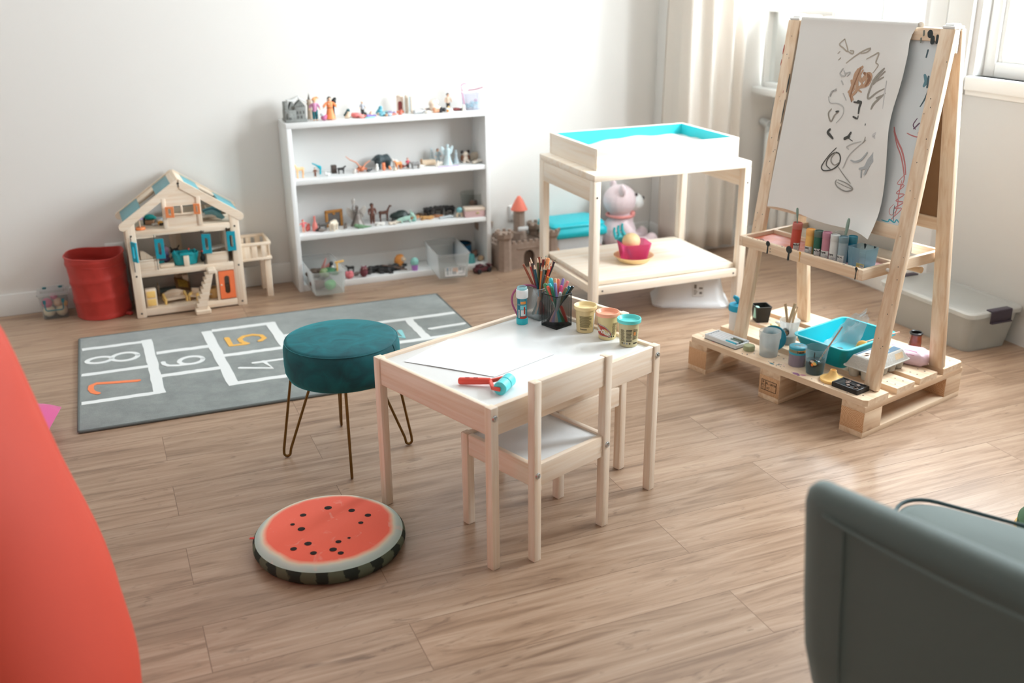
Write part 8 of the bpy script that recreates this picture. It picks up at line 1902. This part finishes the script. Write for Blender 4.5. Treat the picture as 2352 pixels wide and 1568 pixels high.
def egg_box():
    t = thing('lidded_box', 'small clear clip-lid box of wooden play food left of the red hamper', 'box', (-2.032, 4.160, 0), R(22))
    w_, d_, h = .118, .095, .108
    mb = MB(); tray_shell(mb, 0, 0, w_, d_, h, .008, .002, .014, .005); mb.build('box_wall', clear('box_plastic', (236, 238, 237), .10, .2, .4), t)
    MB().prism(rrect(-.007, -.007, w_ + .007, d_ + .007, .016), h + .001, h + .008).prism(rrect(.01, .01, w_ - .01, d_ - .01, .012), h + .008, h + .020).build('lid', clear('bin_lid', (240, 242, 242), .22, .2, .5), t)
    tl = mat('clip_teal', (40, 110, 120), .4, var=0)
    MB().tube([(.022, -.012, .082), (.024, -.015, .05), (.030, -.016, .046), (.088, -.016, .046), (.094, -.015, .05), (.096, -.012, .082)], .0028, 8).box(.016, -.013, .076, .028, -.006, .092, .001).box(.090, -.013, .076, .102, -.006, .092, .001).build('carry_handle', tl, t)
    MB().box(.020, .04, h + .020, .036, .05, h + .028, .002).box(.084, .04, h + .020, .100, .05, h + .028, .002).build('lid_clip', tl, t)
    F_ = Frame(-2.032, 4.160, 22)
    for i, (u, v, z, r, c, lab) in enumerate(((.034, .036, .004, .025, (240, 226, 196), 'cream wooden ball at the bottom left of the clear box'), (.084, .034, .004, .024, (236, 216, 180), 'cream half ball at the bottom right of the clear box'), (.030, .034, .046, .022, (226, 130, 160), 'pink ball resting on the cream ball in the clear box'), (.074, .040, .044, .020, (226, 190, 160), 'tan ball in the middle of the clear box'), (.098, .044, .040, .014, (244, 184, 110), 'orange ball at the right of the clear box'), (.060, .046, .076, .016, (216, 120, 160), 'pink oblong on top inside the clear box'))):
        o = MB().ell((0, 0, r), (r, r * .95, r), 18).build('play_ball', col(c), loc=F_(u, v, z)); tag(o, lab, 'ball', 'wooden play food in the clear box')
egg_box()
def toy_castle():
    t = thing('toy_castle', 'brown plastic toy castle with a red-roofed keep right of the bookcase', 'toy castle', (-.058, 4.818, 0), R(22.4))
    m = mat('castle_brown', (158, 138, 124), .75, var=.22, scale=50, bump=.4); dk = mat('castle_dark', (92, 74, 62), .8, var=.2)
    def tower(x, y, r, h, nm='tower'):
        b = MB().lathe([(0, 0), (r * 1.05, 0), (r, .01), (r * .95, h - .045), (r * 1.2, h - .032), (r * 1.25, h - .012), (0, h - .012)], 8, 0, T(x, y, 0) @ RZ(22.5))
        for i in range(8): b.box(-r * .22, -.006, h - .014, r * .22, .006, h, .001, 0, T(x, y, 0) @ RZ(45 * i + 22.5) @ T(0, -r * 1.08, 0))
        b.build(nm, m, t, smooth=False)
    for x, y, h in ((.042, .042, .200), (.296, .042, .188), (.010, .236, .205), (.290, .220, .18)): tower(x, y, .037, h)
    def wall(M, L_, h, gate=False):
        b = MB()
        if gate:
            gx = L_ * .52; P = [(0, 0), (gx - .030, 0), (gx - .030, .060)] + [(gx - .030 * math.cos(q), .060 + .032 * math.sin(q)) for q in [PI * i / 10 for i in range(1, 10)]] + [(gx + .030, .060), (gx + .030, 0), (L_, 0), (L_, h), (0, h)]
            b.prism(P, -.012, .012, 0, M @ RX(90)); b.box(.03, -.015, .10, L_ - .03, -.011, .107, .001, 0, M)
        else: b.box(0, -.012, 0, L_, .012, h, .001, 0, M)
        n = int(L_ / .030)
        for i in range(n): b.box(i * L_ / n + .006, -.012, h - .001, (i + .62) * L_ / n + .004, .0, h + .016, .001, 0, M)
        b.build('battlement_wall', m, t, smooth=False)
    wall(T(.075, .040, 0), .186, .128, True); wall(T(.030, .075, 0) @ RZ(95), .13, .120); wall(T(.296, .075, 0) @ RZ(92), .12, .12); wall(T(.05, .236, 0), .20, .125)
    MB().box(.06, .07, .112, .27, .22, .118).build('courtyard_deck', dk, t)
    MB().prism(arc(.172, .056, .024, 0, 180, 8) + [(.148, .0), (.196, 0)], -.05, -.046, 0, RX(90)).build('gate_opening', dk, t)
    kp = MB().lathe([(0, .118), (.040, .118), (.036, .15), (.030, .158), (.029, .262), (.034, .266), (0, .266)], 10, 0, T(.178, .172, 0)); kp.build('keep', m, t, smooth=False)
    MB().lathe([(.043, .264), (.040, .272), (.018, .318), (.006, .334), (0, .336)], 16, 0, T(.178, .172, 0)).build('red_roof', mat('castle_roof', (224, 118, 96), .6, var=.08), t)
    MB().box(.150, .116, .166, .206, .126, .188, .006).build('white_railing', col((226, 228, 228)), t)
toy_castle()
def lid_box():
    o_ = RW(1.275, -.065); t = thing('turquoise_lid_box', 'white toy box with a thick turquoise lid between castle and teddy', 'toy box', o_, WA)
    mb = MB(); tray_shell(mb, 0, 0, .290, .215, .140, .012, .003, .03); mb.build('box_wall', mat('toybox_white', (212, 218, 222), .5, var=.05), t)
    L_ = lambda g, z, r=.035: [(x, y, z) for x, y in rrect(-g, -g, .290 + g, .215 + g, r, 5)]
    mb = MB(); loft(mb, [L_(.008, .128), L_(.014, .134), L_(.014, .160), L_(.004, .172), L_(.002, .180), L_(.004, .186), L_(-.006, .198), L_(-.020, .200)]); mb.build('lid', mat('toybox_turquoise', (20, 192, 206), .4, var=.02), t, angle=50)
    s = MB(); rr = random.Random(8)
    for x, z, rx, rz_, mi in ((.024, .085, .016, .036, 0), (.135, .100, .020, .015, 1), (.160, .095, .012, .016, 2), (.07, .10, .012, .010, 3), (.10, .07, .014, .012, 3), (.19, .07, .02, .015, 4), (.23, .10, .012, .018, 0), (.255, .07, .014, .02, 1), (.055, .055, .012, .016, 4)): s.lathe([(0, .0006), (1, .0006)], 16, mi, T(x, .0025 + (.14 - z) * .085, z) @ RX(90) @ SC(rx, rz_, 1))
    s.build('stickers', [mat('stk_orange', (244, 178, 100), .5, var=.1), mat('stk_red', (216, 96, 70), .5, var=.1), mat('stk_navy', (84, 92, 130), .5, var=.1), mat('stk_mint', (150, 196, 190), .5, var=.15), mat('stk_sky', (130, 186, 206), .5, var=.15)], t)
lid_box()
def teddy():
    t = thing('teddy_bear', 'pale pink plush teddy with a coral bow sitting by the curtain', 'teddy bear', RW(1.70, .045), WA - R(8))
    fur = mat('pink_plush', (238, 218, 222), .95, var=.08, scale=250, bump=1.0, sheen=.5); wht = mat('white_plush', (232, 234, 232), .95, var=.06, scale=250, bump=1.0, sheen=.4)
    b = MB().ell((0, 0, .095), (.092, .085, .098), 18).ell((.01, 0, .165), (.066, .062, .058), 16)
    for sy in (-1, 1): b.tube([(.01, sy * .05, .045), (.09, sy * .065, .040), (.140, sy * .07, .040)], [.048, .042, .040], 12); b.ell((.158, sy * .07, .052), (.036, .038, .050), 12); b.tube([(-.005, sy * .060, .160), (.02, sy * .092, .115), (.06, sy * .085, .078)], [.030, .031, .028], 10)
    b.ell((.0, 0, .268), (.088, .086, .082), 18)
    for sy in (-1, 1): b.ell((-.012, sy * .070, .336), (.016, .032, .032), 12)
    fuse(b, .0055, 'plush_body', fur, t, 3)
    z = MB().ell((.085, 0, .255), (.046, .052, .046), 14).ell((.07, 0, .235), (.03, .04, .03), 12); fuse(z, .004, 'muzzle', wht, t, 2)
    dk = col((70, 56, 58), .3, 0)
    MB().ell((.128, 0, .272), (.010, .014, .010), 12).build('nose', dk, t)
    for sy in (-1, 1): MB().ell((.078, sy * .036, .300), (.008, .008, .009), 12).build('eye', dk, t)
    bw = MB().ell((.066, 0, .192), (.012, .012, .012), 10).tube([(.064, .004, .192), (.062, .03, .200), (.055, .044, .190)], [.006, .016, .010], 10).tube([(.064, -.004, .192), (.062, -.03, .200), (.055, -.044, .190)], [.006, .016, .010], 10); bw.tube([(.07 * math.cos(q) + .005, .066 * math.sin(q), .190) for q in [2 * PI * i / 24 for i in range(24)]], .008, 8, closed=True)
    bw.build('bow', mat('bow_coral', (230, 150, 144), .6, var=.05), t)
teddy()
# ================================================================ under and beside the windows
def storage_box():
    t = thing('storage_box', 'long milky plastic storage box with dark clips by the window wall', 'storage box', RW(2.205, -1.845), WA)
    W_, D_, h = .262, .490, .158
    m = clear('storage_milky', (226, 226, 222), .60, .25, .45)
    mb = MB(); tray_shell(mb, 0, 0, W_, D_, h, .022, .003, .035, .004); mb.build('box_wall', m, t, angle=50)
    L_ = lambda g, z: [(x, y, z) for x, y in rrect(-g, -g, W_ + g * .6, D_ + g, .035, 5)]
    mb = MB(); loft(mb, [L_(.006, h - .012), L_(.012, h - .010), L_(.012, h + .006), L_(.006, h + .010), L_(-.010, h + .010), L_(-.016, h + .004)]); mb.build('lid', m, t, angle=50)
    ck = mat('clip_plum', (62, 54, 66), .45, var=0)
    for y, s in ((-.012, -1), (D_ + .012, 1)): MB().box(.085, y - .004 + s * .006, h - .034, .190, y + .004 + s * .006, h + .014, .003).box(.085, y - s * .022, h + .010, .190, y + s * .008, h + .016, .002).box(.085, y + s * .002, h - .036, .190, y + s * .016, h - .030, .002).build('clip_handle', ck, t)
storage_box()
def mirror():
    t = thing('ledge_mirror', 'white framed mirror standing on the window ledge behind the easel', 'mirror', RW(2.375, -.165, .835), WA)
    w_, h, f = .52, .385, .024
    mb = MB().box(0, -f, 0, .05, 0, h, .004).box(0, -w_, 0, .05, -w_ + f, h, .004).box(0, -w_ + f, 0, .05, -f, f, .004).box(0, -w_ + f, h - f, .05, -f, h, .004).box(.036, -w_ + f, f, .046, -f, h - f)
    mb.build('mirror_frame', TRIM, t)
    MB().box(.030, -w_ + f, f, .034, -f, h - f).build('mirror_glass', mat('silvered_glass', (236, 240, 240), .02, 1.0, var=0), t)
mirror()
def radiator():
    t = thing('column_radiator', 'white column radiator under the window ledge behind the easel', 'radiator', RW(2.365, -.22), WA)
    m = mat('radiator_white', (226, 228, 226), .4, var=0)
    for i in range(11):
        y = -.040 - i * .078
        MB().tube([(.03, y, .125), (.03, y, .14), (.03, y, .60), (.03, y, .618)], [.018, .030, .030, .018], 14, flat=1.0).tube([(.075, y, .125), (.075, y, .14), (.075, y, .60), (.075, y, .618)], [.018, .024, .024, .018], 12).build('column', m, t)
    MB().cyl((.05, .01, .57), (.05, -.86, .57), .016, n=14).cyl((.05, .01, .17), (.05, -.86, .17), .016, n=14).build('header_pipe', m, t)
    MB().cyl((.05, .012, .645), (.05, .08, .655), .021, .019, 18, rim=.004).cyl((.05, .0, .57), (.05, .03, .66), .011, n=12).build('valve_knob', mat('valve_grey', (206, 210, 210), .4, var=0), t)
    MB().cyl((.05, .03, .0), (.05, .03, .655), .009, n=12).build('riser_pipe', m, t)
radiator()
# ================================================================ foreground
def lounge_chair():
    t = thing('lounge_chair', 'sage grey upholstered lounge chair seen from behind, bottom right corner', 'armchair', (.458, 1.385, 0), R(-35.4))
    m, nt, b = _new('sage_fabric'); N, L = nt.nodes, nt.links
    tc = N.new('ShaderNodeTexCoord'); no = N.new('ShaderNodeTexNoise'); no.inputs['Scale'].default_value = 700; L.new(tc.outputs['Object'], no.inputs['Vector'])
    b.inputs['Base Color'].default_value = lin((98, 107, 103)); b.inputs['Roughness'].default_value = .85; b.inputs['Sheen Weight'].default_value = .35; b.inputs['Sheen Tint'].default_value = lin((190, 214, 214))
    bp = N.new('ShaderNodeBump'); bp.inputs['Strength'].default_value = .3; bp.inputs['Distance'].default_value = .001; L.new(no.outputs['Fac'], bp.inputs['Height']); L.new(bp.outputs['Normal'], b.inputs['Normal'])
    W_ = .64
    def lp(z, g=0.0, th=.082):
        y0 = -(z - .30) * .225; bow = lambda x: .030 * (2 * x / W_ - 1) ** 2
        lft = .022 * max(0, (.45 - z) / .2) ** 2
        return [(x, y + y0 + bow(x), z + .012 * (2 * x / W_ - 1) ** 2 - .16 * x * max(0, (z - .3) / .41)) for x, y in rrect(g + lft, g, W_ - g - lft, th - g, (th - 2 * g) * .47, 6)]
    mb = MB(); loft(mb, [lp(.285, .02), lp(.30, .004), lp(.38), lp(.48), lp(.58), lp(.672), lp(.692, .004), lp(.706, .014), lp(.712, .026), lp(.714, .038)]); mb.build('backrest', m, t, angle=60)
    sm = MB()
    for x in (.072, W_ - .072): sm.tube([(x, -(z - .30) * .225 + .030 * (2 * x / W_ - 1) ** 2 - .0005, z + .01) for z in (.30, .4, .5, .6, .665)], .0028, 6)
    sm.tube([(x, -(.680 - .30) * .225 + .030 * (2 * x / W_ - 1) ** 2 - .0005, .683 + .012 * (2 * x / W_ - 1) ** 2 - .15 * x) for x in [.04 + (W_ - .08) * i / 16 for i in range(17)]], .0032, 6); sm.build('back_seam', m, t)
    S_ = lambda g, z: [(x, y, z) for x, y in rrect(.02 + g, .06 + g, W_ - .02 - g, .56 - g, .06, 6)]
    mb = MB(); loft(mb, [S_(.01, .27), S_(0, .285), S_(0, .40), S_(.008, .425), S_(.03, .440), S_(.12, .447)]); mb.build('seat_cushion', m, t, angle=60)
    MB().tube([(x, y, .432) for x, y in rrect(.024, .064, W_ - .024, .556, .06, 6)], .004, 8, closed=True).build('seat_piping', mat('piping_dark', (58, 82, 84), .7, var=0), t)
    lw = DP(2)
    for x in (.07, W_ - .07):
        for y in (.10, .50): MB().cyl((x * 1.0, y, 0), (x + (.32 - x) * .12, y + (.3 - y) * .12, .28), .013, .020, 16).build('leg', lw, t)
lounge_chair()
def bean_bag():
    t = thing('bean_bag', 'huge orange red bean bag filling the lower left corner', 'bean bag', (-1.175, 1.42, 0), 0)
    m = mat('beanbag_red', (192, 58, 32), .7, var=.06, scale=5)
    pr = [(0, 0), (.30, 0), (.42, .015), (.478, .09), (.500, .20), (.502, .30), (.478, .44), (.440, .60), (.402, .76), (.365, .90), (.29, 1.02), (.17, 1.10), (.05, 1.13), (0, 1.135)]
    n = 72; vs = []; fs = []; P = _smooth([(r, z, 0) for r, z in pr], 3)
    def pt(r, z, a):
        s = abs(math.cos(3 * a)); d = 1 - .035 * (1 - s) ** 3 + .010 * math.sin(5 * a + z * 9) * math.sin(z * 6)
        return (r * d * math.cos(a), r * d * math.sin(a), z)
    for q in P: vs += [pt(max(q.x, .0005), q.y, 2 * PI * i / n) for i in range(n)]
    for j in range(len(P) - 1):
        for i in range(n): a, b = j * n + i, j * n + (i + 1) % n; fs.append([a, b, b + n, a + n])
    MB().add(vs, fs).build('bag_cover', m, t, angle=120)
    sm = MB()
    for k in range(6): a = PI / 6 + k * PI / 3; sm.tube([(lambda p: (p[0] * 1.002, p[1] * 1.002, p[2]))(pt(q.x, q.y, a)) for q in P[3:-4]], .0035, 6)
    sm.build('panel_seam', mat('beanbag_seam', (196, 66, 48), .6, var=0), t)
bean_bag()
def pillow(name, label, loc, rz, s, h, m, cat='cushion'):
    n = 18; vs = []; fs = []
    for lay in (0, 1):
        for i in range(n + 1):
            for j in range(n + 1):
                u, v = 2 * i / n - 1, 2 * j / n - 1; e = ((1 - u ** 4) * (1 - v ** 4)) ** .5; k = 1 - .07 * (1 - abs(u * v))
                vs.append((s * u * k, s * v * k, h * .5 + (h * .5 * e if lay else -h * .5 * e)))
    k = (n + 1) ** 2
    for lay in (0, 1):
        for i in range(n):
            for j in range(n): a = lay * k + i * (n + 1) + j; f = [a, a + n + 1, a + n + 2, a + 1]; fs.append(f if lay else f[::-1])
    o = MB().add(vs, fs).build(name, m, loc=loc, rz=rz, angle=100); tag(o, label, cat); return o
pillow('pink_cushion', 'magenta pink floor cushion, one corner showing behind the red bean bag', (-1.655, 2.875, 0), R(14), .20, .12, mat('cushion_pink', (204, 76, 136), .75, var=.06, scale=200, sheen=.3))
t = thing('green_cushion', 'round dark green seat pad with a yellow edge, far right by the lounge chair', 'cushion', (1.475, 2.345, 0), 0)
MB().lathe([(0, 0), (.115, 0), (.128, .012), (.128, .040), (.115, .055), (0, .062)], 40).build('pad', mat('pad_green', (62, 96, 66), .8, var=.1, scale=100), t)
MB().tube([(.128 * math.cos(2 * PI * i / 40), .128 * math.sin(2 * PI * i / 40), .010) for i in range(40)], .006, 8, closed=True).build('edge_piping', mat('pad_yellow', (206, 166, 90), .7, var=0), t)
